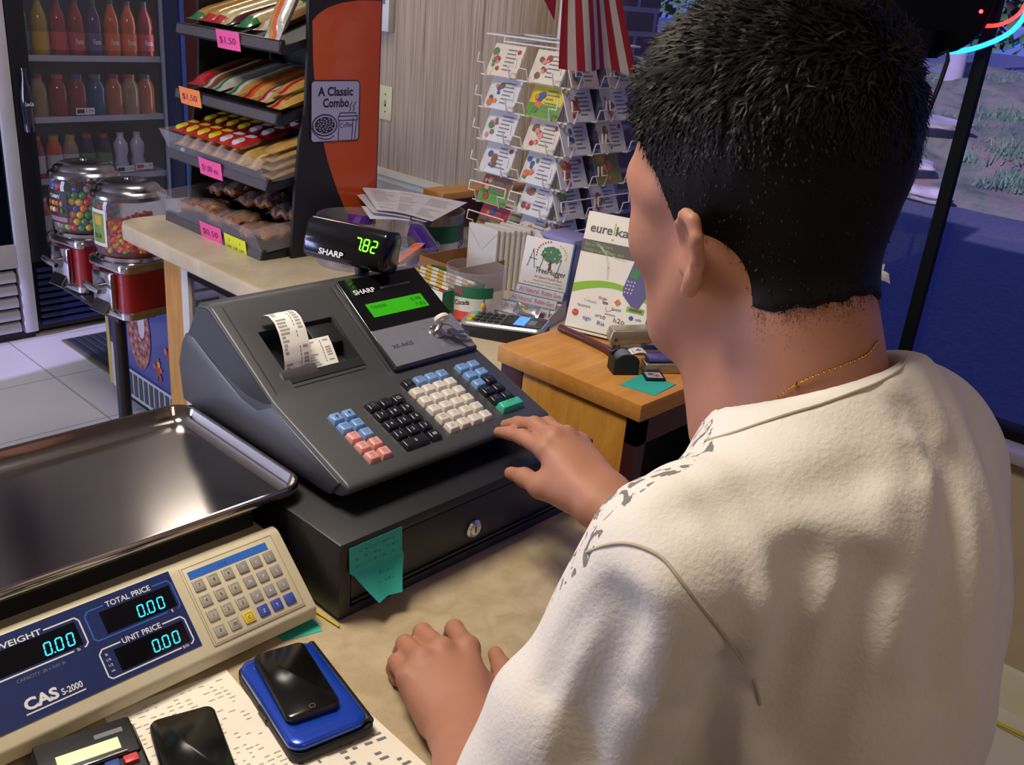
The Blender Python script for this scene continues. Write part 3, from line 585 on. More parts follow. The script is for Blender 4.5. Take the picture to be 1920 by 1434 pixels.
# receipts in the printer
def receipt(name, lab_, path, x0, x1, sk, lines, seed):
    t = thing(name, lab_, 'receipt', tuple(HM @ Vector((x0, path[0][0], path[0][1]))), group=None)
    pts = np.array(path, float)
    d = np.r_[0, np.cumsum(np.hypot(*np.diff(pts, axis=0).T))]; L_ = d[-1]
    def f(u_, v_):
        s = v_*L_; a = np.interp(s, d, pts[:, 0]); c = np.interp(s, d, pts[:, 1]); return HM @ Vector((x0+(x1-x0)*u_+sk*v_, a, c))
    b = B(); b.sheet(f, 4, 24, PAPER, .00015); b.build('paper', t, world=True)
    b = B(); r_ = random.Random(seed)
    for k in range(lines):
        v = .06+.88*k/lines
        for (ua, ub) in ((.08, .08+.3*r_.random()+.1), (.62, .68), (.74, .92)):
            if r_.random() < .25: continue
            for q in range(int((ub-ua)/.045)):
                w_ = ua+q*.045
                P = [f(w_, v), f(w_+.03, v), f(w_+.03, v+.5/lines), f(w_, v+.5/lines)]; nn = (P[1]-P[0]).cross(P[3]-P[0]).normalized()
                b.add([tuple(p+nn*.0004) for p in P], [(0, 1, 2, 3)], INKG)
    b.build('print', t, world=True)
receipt('receipt', 'long curling white receipt standing out of the register printer slot', [(.036, -.004), (.046, .010), (.060, .022), (.078, .031), (.094, .034), (.108, .030), (.118, .020), (.122, .008)], .6275, .6675, .008, 20, 1)
receipt('receipt', 'short white receipt end lying flat in the printer recess beside the long one', [(.040, -.010), (.055, -.006), (.066, -.003), (.080, -.001)], .6705, .716, .004, 10, 2)
# pole display
az = math.radians(197)
t = thing('pole_display', 'black customer display on a short post behind the register showing 7.82', 'display', (.862, 1.10, 1.19))
b = B(); b.cyl((.862, 1.085, 1.17), (.862, 1.085, 1.205), .010, CHD); b.cyl((.862, 1.085, 1.20), (.862, 1.085, 1.245), .011, CHD, n=20); b.build('post', t, world=True)
DM = frame((.842, 1.085, 1.243), (-math.sin(az), math.cos(az), 0), (math.cos(az)*-.25, math.sin(az)*-.25, 1))
b = B(DM); b.prism([(-.031, -.02), (-.031, .012), (-.026, .020), (-.005, .024), (.022, .020), (.030, .012), (.031, -.016), (.02, -.024), (-.02, -.024)], -.070, .070, GLB, 'x', .005, 3); b.build('head', t, world=True)
DG = mat('led_green', '8dff3a', .4, emit=2.2, ecol='58e512')
b = B(DM @ frame((0, 0, .0), (1, 0, 0), (0, 1, 0))); seg7(b, '7.82', .022, -.004, .0165, DG, z=.0248, adv=.0135); b.build('digits', t, world=True); b = B(DM); b.text('SHARP', -.038, -.0215, .0085, INKW, width=.043, z=.0249, bold=.03); b.build('lettering', t, world=True)
# ================= PRICE COMPUTING SCALE ==================
BEI = mat('beige_abs', 'c6bda2', .45); NAVY = mat('navy_panel', '1c2a5c', .3); NAVY2 = mat('blue_line', '2f5fb0', .4); BLKW = mat('display_window', '06070c', .12)
KGY = mat('scale_key_grey', '8d8a86', .5); KGL = mat('scale_key_light', 'a49f93', .5); KYE = mat('scale_key_yellow', 'd9bb1c', .5); KNB = mat('scale_key_blue', '33479a', .5); GROOVE = mat('groove', '8b8470', .6)
VFD = mat('vfd_cyan', '37c8e6', .4, emit=.85, ecol='19b8e0')
STEEL = mat('stainless', 'aca6a0', .13, 1, var=.03)
a3 = math.radians(40.4)
SM = frame((0, .726, .956), (1, 0, 0), (0, math.cos(a3), math.sin(a3)))
t = thing('price_scale', 'beige price computing scale with navy cyan-digit panel and stainless steel tray', 'scale', (.35, .9, .93))
b = B(); b.prism([(.726, .939), (.725, .955), (.798, 1.0165), (.803, 1.0185), (.812, 1.0185), (.818, 1.006), (1.08, 1.006), (1.085, .939)], .165, .526, BEI, 'x', .003, 2)
b.build('housing', t, world=True)
for x in (.19, .50):
    for y in (.75, 1.06): B().cyl((x, y, .9305), (x, y, .94), .012, CHD).build('foot', t, world=True)
b = B(SM); b.box(.402, .514, .0055, .0955, -.002, .0016, BEI, .0012); b.ring(.404, .512, .0075, .0935, .0007, GROOVE, .0018); b.rect(.408, .5025, .0795, .0882, mat('blue_strip', '2d66bd', .4), .0019); b.text('CAS', .447, .0815, .004, NAVY2, z=.0022, align='c'); b.build('keypad_panel', t, world=True)
xs = [.4080, .4250, .4420, .4600, .4765, .4930]
lg = [['7', '8', '9', 'T', 'C', '1'], ['4', '5', '6', 'M', 'P', '2'], ['1', '2', '3', 'X', 'A', '3'], ['0', '00', 'C', 'Z', 'T', '']]
for r in range(4):
    for c in range(6):
        mt = KYE if (r == 3 and c == 2) else KNB if (r == 3 and c > 2) else KGL if c < 3 else KGY
        u1 = .0775-.0175*r; x = xs[c]; b = B(SM); b.box(x, x+.0122, u1-.0125, u1, .001, .0036, mt, .001)
        if c < 3: b.ring(x+.0022, x+.01, u1-.0103, u1-.0022, .0007, GROOVE, .0038)
        if lg[r][c]: b.text(lg[r][c], x+.0061, u1-.0085, .0038, INKB if c < 3 else INKW, z=.0039, align='c')
        b.build('key', t, world=True)
b = B(SM); b.rect(.178, .3915, .0125, .0975, NAVY, .0006)
def frm(x0, x1, u0, u1, title, mt, unit, gap0, gap1):
    b.line([(gap0, u1), (x0+.004, u1), (x0, u1-.004), (x0, u0+.003), (x0+.003, u0), (x1-.015, u0)], .0014, mt, .0009)
    b.line([(gap1, u1), (x1-.003, u1), (x1, u1-.004), (x1, u0+.003), (x1-.003, u0), (x1-.004, u0)], .0014, mt, .0009)
    b.text(title, (gap0+gap1)/2, u1-.0028, .0058, INKW, z=.001, align='c', width=(gap1-gap0)*.9, bold=.015); b.text(unit, x1-.010, u0-.0015, .0032, INKW, z=.001, align='c')
frm(.2995, .3885, .0575, .0885, 'TOTAL PRICE', NAVY2, '$', .319, .370); b.rect(.313, .3855, .0605, .0835, BLKW, .0010)
frm(.298, .386, .0185, .0485, 'UNIT PRICE', INKW, '$/lb', .320, .364); b.rect(.3115, .3825, .0215, .044, BLKW, .0010)
for k in range(4): b.text(['lb', '1/4', '1/2', 'oz'][k], .304, .041-.0055*k, .0028, INKW, z=.001, align='c')
frm(.196, .2935, .0575, .0875, 'WEIGHT', INKW, 'lb', .216, .262); b.rect(.200, .289, .0605, .084, BLKW, .0010)
b.text('CAPACITY: 30 x 0.01 lb', .2465, .0498, .0032, INKG, z=.001, align='c'); b.text('CAS', .223, .0235, .0105, INKW, z=.001, width=.030, bold=.04); b.text('S-2000', .2555, .0235, .0062, INKW, z=.001, width=.019, bold=.02); b.rect(.222, .2755, .0195, .0208, INKW, .001)
b.build('display_panel', t, world=True)
for x, u in ((.3465, .0635), (.3460, .0250), (.2555, .0635)): b = B(SM); seg7(b, '0.00', x, u, .0115, VFD, z=.0014, adv=.0105); b.build('digits', t, world=True)
b = B(SM); b.poly([(.204, .065), (.208, .067), (.205, .070)], VFD, .0014); b.build('indicator', t, world=True)
# tray
def rr(x0, x1, y0, y1, r, n=8):
    P = []
    for cx, cy, a0 in ((x1-r, y1-r, 0), (x0+r, y1-r, 90), (x0+r, y0+r, 180), (x1-r, y0+r, 270)):
        for k in range(n+1): a = math.radians(a0+90*k/n); P.append((cx+r*math.cos(a), cy+r*math.sin(a)))
    return P
def loft(b, secs, mt, cap0=True, cap1=True):
    V = []; n = len(secs[0][0]); F_ = []
    for P, z in secs: V += [(p[0], p[1], z) for p in P]
    for i in range(len(secs)-1):
        for k in range(n): F_.append((i*n+k, i*n+(k+1) % n, (i+1)*n+(k+1) % n, (i+1)*n+k))
    if cap0: F_.append(tuple(range(n))[::-1])
    if cap1: F_.append(tuple((len(secs)-1)*n+k for k in range(n)))
    return b.add(V, F_, mt)
def tr(d, z, r=.030): return (rr(.158+d, .5775-d, .815+d, 1.098-d, max(.006, r-d)), z)
b = B(); loft(b, [tr(.018, 1.0345), tr(.006, 1.039), tr(.001, 1.046), tr(0, 1.0545), tr(.0015, 1.0565), tr(.004, 1.0565), tr(.006, 1.054), tr(.009, 1.045), tr(.016, 1.0385), tr(.022, 1.0365), tr(.03, 1.0362)], STEEL); tray = b.build('tray', t, world=True, smooth=50)
b = B(); b.box(.19, .52, .84, 1.07, 1.004, 1.034, CHD, .004); b.build('tray_support', t, world=True)
# ---- things on the counter in front of it -----------
CZ = .9302
def flat(name, lab_, cat, quad, mt, z=CZ, th=.0004, ticks=None, curl=0, group=None, seed=1, ink=None):
    c = sum((Vector(q) for q in quad), Vector((0, 0)))/4; t = thing(name, lab_, cat, (c.x, c.y, z), group=group)
    q = [Vector(p) for p in quad]
    def f(u, v): p = (q[0]*(1-u)+q[1]*u)*(1-v)+(q[3]*(1-u)+q[2]*u)*v; return Vector((p.x, p.y, z+th+curl*max(0, abs(u-.5)*2-.5)**2+curl*.6*max(0, v-.6)**2))
    B().sheet(f, 12, 12, mt, -th).build('paper', t, world=True)
    if ticks:
        b = B(); r_ = random.Random(seed); nr, nc, hgt = ticks
        for i in range(nr):
            for j in range(nc):
                if r_.random() < .35: continue
                u = .06+.88*j/nc; v = .05+.9*i/nr; wd = .7/nc*(.3+.7*r_.random())
                P = [f(u, v), f(u+wd, v), f(u+wd, v+hgt/nr), f(u, v+hgt/nr)]; b.add([tuple(p+Vector((0, 0, .0005))) for p in P], [(0, 1, 2, 3)], ink or INKG)
        b.build('writing', t, world=True)
    return t
WPAP = mat('white_paper', 'e8e0d0', .8); PENC = mat('pencil_grey', 'b3aca2', .8)
flat('handwritten_list', 'large white sheet of handwritten columns partly under the scale, black phone on it', 'paper', [(.288, .742), (.410, .722), (.392, .52), (.270, .54)], WPAP, ticks=(30, 12, .16), curl=.003, ink=PENC)
flat('receipt', 'white printed receipt curling out from under the blue game console toward the counter edge', 'receipt', [(.415, .60), (.482, .578), (.478, .44), (.405, .45)], WPAP, CZ, ticks=(16, 5, .35), curl=.004, seed=5)
flat('receipt', 'white receipt lying between the handwritten list and the blue game console', 'receipt', [(.392, .60), (.420, .585), (.402, .45), (.380, .46)], WPAP, CZ+.0012, ticks=(10, 3, .3), seed=8)
flat('sticky_note', 'teal note lying on the counter under the right front corner of the scale', 'note', [(.480, .748), (.5325, .745), (.524, .712), (.482, .724)], TEAL, CZ)
def slab(name, lab_, cat, c, rz, w_, l_, th, mt, mt2, r=.010, z=CZ, home=True):
    t = thing(name, lab_, cat, (c[0], c[1], z), math.radians(rz)); b = B()
    P = lambda d: rr(-w_/2+d, w_/2-d, -l_/2+d, l_/2-d, max(.002, r-d), 6)
    loft(b, [(P(.0015), .0003), (P(0), .002), (P(0), th-.002), (P(.0012), th-.0003)], mt, True, False); b.build('case', t)
    b = B(); loft(b, [(P(.0012), th-.0004), (P(.0018), th)], mt2, False, True)
    if home: b.ring(-.0025, .0025, -l_/2+.0055, -l_/2+.0105, .0005, INKG, th+.0002, c=.001)
    b.build('screen', t); return t
DKB = mat('phone_back', '3a3a40', .3, .6); PHG = mat('phone_glass', '0a0908', .16)
# blue console
BLUE = mat('metal_blue', '0b3fb4', .28, .35, coat=.6); BLK2 = mat('black_rubber', '101014', .5)
t = thing('game_console', 'shiny blue folded handheld game console with black edge beneath a black phone', 'game console', (.441, .629, CZ), math.radians(-10.5))
P = lambda d, r=.012: rr(-.043+d, .043-d, -.073+d, .073-d, max(.003, r-d), 6)
b = B(); loft(b, [(P(.003), .0003), (P(0), .003), (P(0), .010), (P(.0015), .0122)], BLK2); b.build('lower_shell', t)
P2 = lambda d, r=.014: rr(-.043+d, .0375-d, -.070+d, .068-d, max(.003, r-d), 6)
b = B(); loft(b, [(P2(.002), .0123), (P2(.0), .014), (P2(.0), .0175), (P2(.0012), .0195), (P2(.0035), .0207), (P2(.009), .0214)], BLUE); b.build('upper_shell', t, smooth=60)
b = B(); b.cyl((.0375, -.066, .0128), (.0375, .066, .0128), .0055, BLK2, n=14); b.build('hinge', t)
b = B(); b.box(-.0445, -.0425, -.01, .012, .005, .009, BLK2, .0005); b.build('shoulder_button', t)
slab('smartphone', 'black smartphone with home button lying on top of the blue game console', 'phone', (.4375, .638), -14, .054, .104, .0085, DKB, PHG, .008, CZ+.0215)
slab('smartphone', 'dark brown-black smartphone lying on the handwritten list', 'phone', (.322, .628), -17, .060, .118, .0095, BLK2, PHG, .009, CZ+.0035, home=False)
# calculator
t = thing('desk_calculator', 'black desk calculator with pale green display below the scale panel', 'calculator', (.2385, .632, CZ), math.radians(-12))
P = lambda d: rr(-.044+d, .044-d, -.08+d, .08-d, .012-d, 5)
b = B(); loft(b, [(P(.002), .0003), (P(0), .003), (P(0), .018), (P(.003), .0225)], CHD); b.build('body', t)
b = B(); b.box(-.041, .041, .030, .077, .0215, .026, BLK2, .003); b.rect(.008, .032, .0585, .0645, INKG, .0263); b.build('display_hood', t)
b = B(); b.box(-.026, .026, .038, .053, .0255, .0268, mat('calc_lcd', 'cfe0b4', .4, emit=.25, ecol='cfe8a8'), .0004); b.build('screen', t)
b = B(); b.box(-.03, .03, .0315, .0335, .0258, .0272, CHROME, .0005); b.build('trim_bar', t)
KRD = mat('calc_red', 'c83a3a', .4)
for r in range(5):
    for c in range(5):
        mt = KRD if (c == 4 and r == 0) else mat('calc_blue', '2a3f8c', .4) if r == 0 else KGY
        B().box(-.038+c*.0155, -.0255+c*.0155, .018-r*.018, .028-r*.018, .022, .0265, mt, .0015).build('key', t)
# yellow cable
b = B(); b.tube([(.534, 1.0, .9325), (.5345, .90, .9325), (.5345, .80, .9325), (.534, .765, .9325), (.538, .735, .9325), (.541, .705, .9325)], .0012, mat('yellow_cable', 'c9b81c', .4), 6); o = b.build('cable'); tag(o, 'thin yellow cable on the counter between the scale and the cash drawer', 'cable')
# ================= BAKERY RACK ==================
RB = mat('rack_black', '17161a', .45); ACR = clear('acrylic', (.95, .95, .97), .09, .05); PINK = mat('pink_label', 'f0569c', .7, emit=.0); ORL = mat('orange_label', 'f08a3c', .7); YLL = mat('yellow_label', 'dbe02a', .7)
def pillow(b, L_, W_, H_, fn, crimp=.06, nu=16, nv=8, M=None, top=1.6):
    """filled bag: crimped flat ends; fn(u,v)->material of the top quad at u (length) v (width)"""
    def pt(u, v, sgn):
        e = min(u, 1-u)/crimp; h = 0 if e <= 1 else min(1, (e-1)*crimp/.16)**.5; s = (1-abs(2*v-1)**2.6)**.5
        w_ = W_*(1 if e <= 1 else .9+.1*(1-h)); return (L_*(u-.5), w_*(v-.5), H_/2+sgn*H_/2*h*s+ (0.0004 if sgn > 0 else 0))
    V = [pt(i/nu, j/nv, sg) for sg in (1, -1) for i in range(nu+1) for j in range(nv+1)]; o = (nu+1)*(nv+1); byM = {}
    for i in range(nu):
        for j in range(nv):
            a = i*(nv+1)+j; q = (a, a+nv+1, a+nv+2, a+1); m_ = fn((i+.5)/nu, (j+.5)/nv); byM.setdefault(m_, []).append(q); byM.setdefault(fn((i+.5)/nu, .1), []).append(tuple(o+k for k in q[::-1]))
    edge = [(i*(nv+1)+j, (i+1)*(nv+1)+j) for i in range(nu) for j in (0, nv)]+[(i*(nv+1)+j, i*(nv+1)+j+1) for i in (0, nu) for j in range(nv)]
    byM.setdefault(fn(.01, .5), []).extend([(a, c, o+c, o+a) for a, c in edge])
    n = len(b.v); T = b.M if M is None else (M if b.M is None else b.M @ M)
    b.v += [tuple(T @ Vector(v)) for v in V] if T is not None else V
    for m_, fs in byM.items():
        k = b.m(m_)
        for f in fs: b.f.append(tuple(i+n for i in f)); b.mi.append(k)
    return b
RK = thing('bakery_rack', 'black tiered snack rack with orange side panel standing on the left counter', 'display rack', (1.45, 2.22, .93))
SH = [(1.325, 1.425, .0), (1.314, 1.262, .0), (1.285, 1.105, .05), (1.268, .932, .055)]   # front x, lip bottom z, acrylic front height
Y0, Y1 = 1.985, 2.462
for k, (fx, z0, ah) in enumerate(SH):
    dx = .28; rise = .080 if k < 2 else .060
    b = B(); b.prism([(fx, z0-.008), (fx-.006, z0+.002), (fx-.002, z0+.022), (fx+.010, z0+.024), (fx+.012, z0+.012), (fx+dx, z0+.012+rise), (fx+dx, z0+rise), (fx+.014, z0-.008)] if k < 3 else [(fx, z0-.0005), (fx-.004, z0+.006), (fx-.002, z0+.022), (fx+.010, z0+.024), (fx+.012, z0+.012), (fx+dx, z0+.04), (fx+dx, z0-.0005)], Y0, Y1, RB, 'y', .0012, 1)
    sh = b.build('shelf', RK, world=True)
    b = B(); b.prism([(fx-.0075, z0-.002), (fx-.0045, z0+.019), (fx-.002, z0+.020), (fx-.002, z0+.003)], Y0+.003, Y1-.003, mat('lip_grey', '4e4a4c', .35), 'y'); b.build('price_rail', RK, world=True)
    if ah:
        b = B(); b.add([(fx-.002, Y0+.004, z0+.016), (fx-.002, Y1-.004, z0+.016), (fx-.030, Y1-.002, z0+.024+ah), (fx-.030, Y0+.002, z0+.024+ah), (fx, Y0+.004, z0+.016), (fx, Y1-.004, z0+.016), (fx-.028, Y1-.002, z0+.024+ah), (fx-.028, Y0+.002, z0+.024+ah)], [(0, 1, 2, 3), (7, 6, 5, 4), (0, 4, 5, 1), (3, 2, 6, 7), (0, 3, 7, 4), (1, 5, 6, 2)], ACR)
        for y in (Y0+.004, Y1-.006): b.prism([(fx-.002, z0+.016), (fx-.030, z0+.024+ah), (fx+.16, z0+.04+ah), (fx+.16, z0+.03)], y, y+.002, ACR, 'y')
        b.build('acrylic_bin', RK, world=True, smooth=0)
b = B(); b.box(1.61, 1.625, 2.06, 2.470, .9305, 1.60, RB); b.build('back_panel', RK, world=True)
for y0 in (1.968, 2.4635):
    b = B(); b.prism([(1.338, .9305), (1.606, .9305), (1.606, 1.66), (1.388, 1.66), (1.386, 1.42), (1.380, 1.30), (1.362, 1.215), (1.350, 1.10)], y0, y0+.010, RB, 'y', .001, 1); b.build('side_panel', RK, world=True)
ORG = mat('orange_panel', 'b5461c', .22, coat=.3, var=.03)
arc = [(1.398, 1.495), (1.415, 1.511), (1.44, 1.525), (1.48, 1.538), (1.53, 1.546), (1.602, 1.549)]
low = [(1.602, .975), (1.548, .975), (1.522, 1.01), (1.501, 1.044), (1.48, 1.085), (1.462, 1.127), (1.446, 1.168), (1.433, 1.212), (1.418, 1.27), (1.408, 1.33), (1.401, 1.40)]
b = B(); b.prism(arc+low, 1.9675, 1.9685, ORG, 'y'); b.build('orange_graphic', RK, world=True)
# sign
t = thing('rack_sign', 'pale violet plaque on the orange panel reading A Classic Combo with cookie and coffee cup', 'sign', (1.467, 1.967, 1.29))
LIL = mat('lilac_sign', '9d9bc4', .4); SINK = mat('sign_ink', '16142a', .5)
b = B(frame((1.467, 1.9672, 1.29), (1, 0, 0), (0, 0, 1))); loft(b, [(rr(-.074, .072, -.074, .072, .010), 0), (rr(-.074, .072, -.074, .072, .010), .003)], SINK); loft(b, [(rr(-.0725, .0695, -.0725, .0695, .008), .003), (rr(-.0725, .0695, -.0725, .0695, .008), .0034)], LIL)
b.build('plaque', t, world=True)
b = B(frame((1.467, 1.9672, 1.29), (1, 0, 0), (0, 0, 1))); Z = .0037
b.text('A Classic', -.055, .036, .021, SINK, width=.105, z=Z, bold=.03); b.text('Combo', -.040, .009, .021, SINK, width=.078, z=Z, bold=.03)
b.disc(-.034, -.034, .038, SINK, Z, 28, .027); b.disc(-.034, -.034, .0345, LIL, Z+.0002, 28, .0235); b.disc(-.034, -.034, .030, SINK, Z+.0004, 28, .020)
for k in range(30):
    a = k*2.4; r = .0268*math.sqrt((k+.5)/30); b.disc(-.034+r*math.cos(a), -.034+r*.66*math.sin(a), .0026, LIL, Z+.0006, 8, .0019)
b.line([(-.072, -.040), (-.066, -.052), (-.05, -.064), (-.034, -.068), (-.018, -.067), (-.006, -.060)], .0022, SINK, Z)
for pts in ([(.007, -.072), (.009, -.024), (.006, -.022), (.007, -.014), (.064, -.014), (.066, -.022), (.063, -.024), (.058, -.072)], [(.009, -.024), (.063, -.024)], [(.010, -.013), (.012, -.006), (.060, -.006), (.063, -.013)], [(.052, -.020), (.049, -.072)]): b.line(pts, .0022, SINK, Z)
b.text('Coffee', .012, -.042, .0125, SINK, width=.040, z=Z, rot=.05)
for dx in (0, .011): b.line([(.040+dx, -.002), (.044+dx, .004), (.041+dx, .010), (.046+dx, .016), (.048+dx, .02)], .002, SINK, Z)
b.build('print', t, world=True)
# price labels on the rails
for k, (lab_, y, z, fx, mt, wd, txt, col) in enumerate((('pink price note stuck to the top shelf rail of the bakery rack', 2.20, 1.414, 1.318, PINK, .105, '$1.50', 'c'), ('orange price note stuck to the left end of the second shelf rail', 2.375, 1.256, 1.307, ORL, .105, '$1.50', 'c'), ('pink price note on the third shelf rail below the yellow and red packs', 2.235, 1.097, 1.278, PINK, .110, '$1.00 ea', 'c'), ('pink price note on the lowest rail beside the yellow one', 2.215, .936, 1.2615, PINK, .105, '$0.50', 'c'))):
    t = thing('price_note', lab_, 'price label', (fx, y, z)); M = frame((fx, y, z), (0, -1, 0), (-.12, 0, 1))
    def f(u, v, wd=wd, M=M): return M @ Vector(((u-.5)*wd, (v-.5)*.044+.014, .0012+.0015*math.sin(u*3.1)))
    b = B(); b.sheet(f, 8, 3, mt, .0004); b.build('paper', t, world=True)
    b = B(M); b.text(txt, 0, .006, .016, mat('marker_ink', '8c2a58', .7), z=.0036, align='c', width=wd*.7); b.build('handwriting', t, world=True)
t = thing('price_note', 'yellow printed label at the right end of the lowest rail of the bakery rack', 'price label', (1.2615, 2.085, .936)); M = frame((1.2615, 2.10, .936), (0, -1, 0), (-.12, 0, 1))
b = B(M); b.box(-.048, .052, -.008, .030, .0005, .0016, YLL, .0004); b.build('paper', t, world=True)
b = B(M); b.text('1          1', 0, .012, .008, INKB, z=.002, align='c', width=.05); b.text('2.00  1.00  2.00', 0, -.004, .007, INKB, z=.002, align='c', width=.08); b.build('print', t, world=True)
# ---- packs on the shelves
def film(name, c, **k): return mat(name, c, .22, coat=.7, var=.15, vscale=60, bump=.5, bscale=90, **k)
TAN = film('bread_tan', 'b98f4a'); TAN2 = film('bread_pale', 'cdbb88'); FRED = film('film_red', 'b3262a'); FGRN = film('film_green', '2f7a44'); FWHT = film('film_clear_white', 'b9b4ae'); FOR = film('film_orange', 'c25a28'); BRN = film('pastry_brown', '7a4a24'); CRK = film('cracker_tan', 'c09a54'); FMAR = film('film_maroon', '4a1820')
def shelf_T(k, d, y, rz=0, lift=.0):
    fx, z0, _ = SH[k]; rise = (.080 if k < 2 else .060 if k < 3 else .028); sl = math.atan2(rise, .268)
    if k == 3: sl = math.atan2(.028, .268)
    return Matrix.Translation((fx+.012+d*math.cos(sl), y, z0+.0125+d*math.sin(sl)+lift)) @ Matrix.Rotation(-sl, 4, 'Y') @ Matrix.Rotation(rz, 4, 'Z')
def make_pack(name, lab_, cat, L_, W_, H_, fn, grp):
    t = thing(name, lab_, cat, group=grp); pillow(B(), L_, W_, H_, fn).build('wrapper', t); return t
def put(t0, M, lab_=None, used=set()):
    if t0.name not in used: used.add(t0.name); t0.matrix_basis = M; o = t0
    else: o = dup(t0, M=M)
    if lab_: o['label'] = lab_
    return o
st = lambda *cs: (lambda u, v: cs[min(len(cs)-1, int(v*len(cs)))])
en = lambda e, m_, w_=.14: (lambda u, v: e if min(u, 1-u) < w_ else m_)
G1 = 'bread packs on the top shelf of the rack'; G2 = 'bread packs on the second shelf of the rack'
spec = [('long wrapped roll with green ends at the left end of the top shelf', en(FGRN, TAN), 2.43, 0), ('long wrapped roll with red ends on the top shelf, beside the green-ended one', en(FRED, TAN), 2.375, .05), ('pale wrapped roll with red ends near the middle of the top shelf', en(FRED, TAN2), 2.32, 0), ('wrapped roll with dark red band on the top shelf, right of the middle', st(FMAR, TAN2, TAN2, TAN), 2.265, -.08), ('clear wrapped roll with green back end over the pink price note', en(FGRN, TAN2, .2), 2.21, .1), ('clear wrapped sandwich roll at the right of the top shelf', st(TAN, FWHT, TAN), 2.14, .25)]
for lab_, fn, y, rz in spec: put(make_pack('bread_pack', lab_, 'snack pack', .24, .056, .035, fn, G1), shelf_T(0, .135, y, rz))
o = make_pack('bread_pack', 'tall clear bag of cookies leaning up at the right end of the top shelf', 'snack pack', .20, .062, .034, st(FWHT, FOR, TAN, FWHT), G1); o.matrix_basis = Matrix.Translation((1.385, 2.022, 1.528)) @ Matrix.Rotation(math.radians(-62), 4, 'Y')
spec = [('red ended wrapped roll at the left end of the second shelf', en(FRED, BRN, .22), 2.425, .1), ('brown roll in clear wrap behind the orange price note', st(BRN, FWHT, BRN), 2.36, .05), ('white wrapped flat bread near the middle of the second shelf', st(FWHT, FGRN, FWHT), 2.295, -.1), ('clear wrapped crackers with green stripe on the second shelf', st(TAN, FWHT, FGRN, TAN), 2.225, 0), ('wrapped crackers with red stripe, third from the right on the second shelf', st(CRK, FOR, FRED, CRK), 2.16, 0), ('wrapped crackers with red stripe, second from the right on the second shelf', st(CRK, FWHT, FRED, CRK), 2.095, 0)]
for lab_, fn, y, rz in spec: put(make_pack('cracker_pack', lab_, 'snack pack', .24, .062, .036, fn, G2), shelf_T(1, .135, y, rz))
put(make_pack('cracker_pack', 'wrapped crackers with red stripe at the right end of the second shelf, lower one', 'snack pack', .25, .062, .030, st(CRK, CRK, FRED, CRK), G2), shelf_T(1, .130, 2.025, 0)); put(make_pack('cracker_pack', 'wrapped crackers with red stripe at the right end of the second shelf, upper one', 'snack pack', .24, .058, .026, st(CRK, FRED, CRK, CRK), G2), shelf_T(1, .14, 2.03, 0, .031))
# third shelf: red packs with yellow ovals in a bin
def oval_pack(name, lab_, c1, c2, grp):
    t = thing(name, lab_, 'snack pack', group=grp); pillow(B(), .085, .052, .024, lambda u, v: c1).build('wrapper', t)
    b = B(); 
    for sx_ in (-1, 1):
        n = 20; pz = lambda x, y: .0128+.012*(1-min(1, abs(2*y/.052))**2.6)**.5*min(1, max(0, (min(x/.085+.5, .5-x/.085)/.06-1)*.06/.16))**.5; R1 = [(0, 0)]+[(r*math.cos(2*math.pi*k/n), r*math.sin(2*math.pi*k/n)) for r in (.006, .012, .0185) for k in range(n)]; b.add([(sx_*.0195+x*.92, y*1.0, pz(sx_*.0195+x*.92, y)) for x, y in R1], [(0, 1+k, 1+(k+1) % n) for k in range(n)]+[(1+i*n+k, 1+(i+1)*n+k, 1+(i+1)*n+(k+1) % n, 1+i*n+(k+1) % n) for i in range(2) for k in range(n)], c2)
    b.build('oval_print', t); return t
YOV = mat('yellow_oval', 'd8cf2a', .3, coat=.4); WOV = mat('white_oval', 'cdc7c7', .3, coat=.4)
base = B(); 
wp = thing('cracker_pack', 'stacked tan wrapped crackers under the red packs in the third shelf bin', 'snack pack', group='crackers packed at the bottom of the third shelf bin'); pillow(B(), .20, .055, .045, st(CRK, TAN2, CRK)).build('wrapper', wp)
for k in range(7): put(wp, shelf_T(2, .10, 2.425-k*.058))
ry = oval_pack('cookie_pack', 'red cookie pack with two yellow ovals in the third shelf bin', FRED, YOV, 'red cookie packs with yellow ovals'); rw = oval_pack('cookie_pack', 'dark red cookie pack with two white ovals in the third shelf bin', FRED, WOV, 'red cookie packs with white ovals')
for k in range(6):
    for d in range(3):
        put(ry if k < 4 else rw, shelf_T(2, .035+.088*d, 2.430-k*.056, 0, .047+.001*k))
cs = thing('cracker_pack', 'tall tan stack of wrapped crackers at the right end of the third shelf bin', 'snack pack', group='cracker stack at the right end of the third shelf'); pillow(B(), .20, .055, .019, st(CRK, CRK, TAN)).build('wrapper', cs)
for k in range(4): put(cs, shelf_T(2, .105, 2.018, 0, .0205*k), 'wrapped tan crackers at right end of third shelf, %s of stack' % ['bottom', 'second from the bottom', 'third from the bottom', 'top'][k])
for k in range(4): put(make_pack('cracker_pack', 'dark blue glossy pack at the right back of the third shelf', 'snack pack', .07, .05, .02, lambda u, v: film('film_navy', '23264a'), 'dark blue packs at the back of the third shelf'), shelf_T(2, .20+.0*k, 2.10-.055*(k % 2), 0, .075+.022*(k//2)))
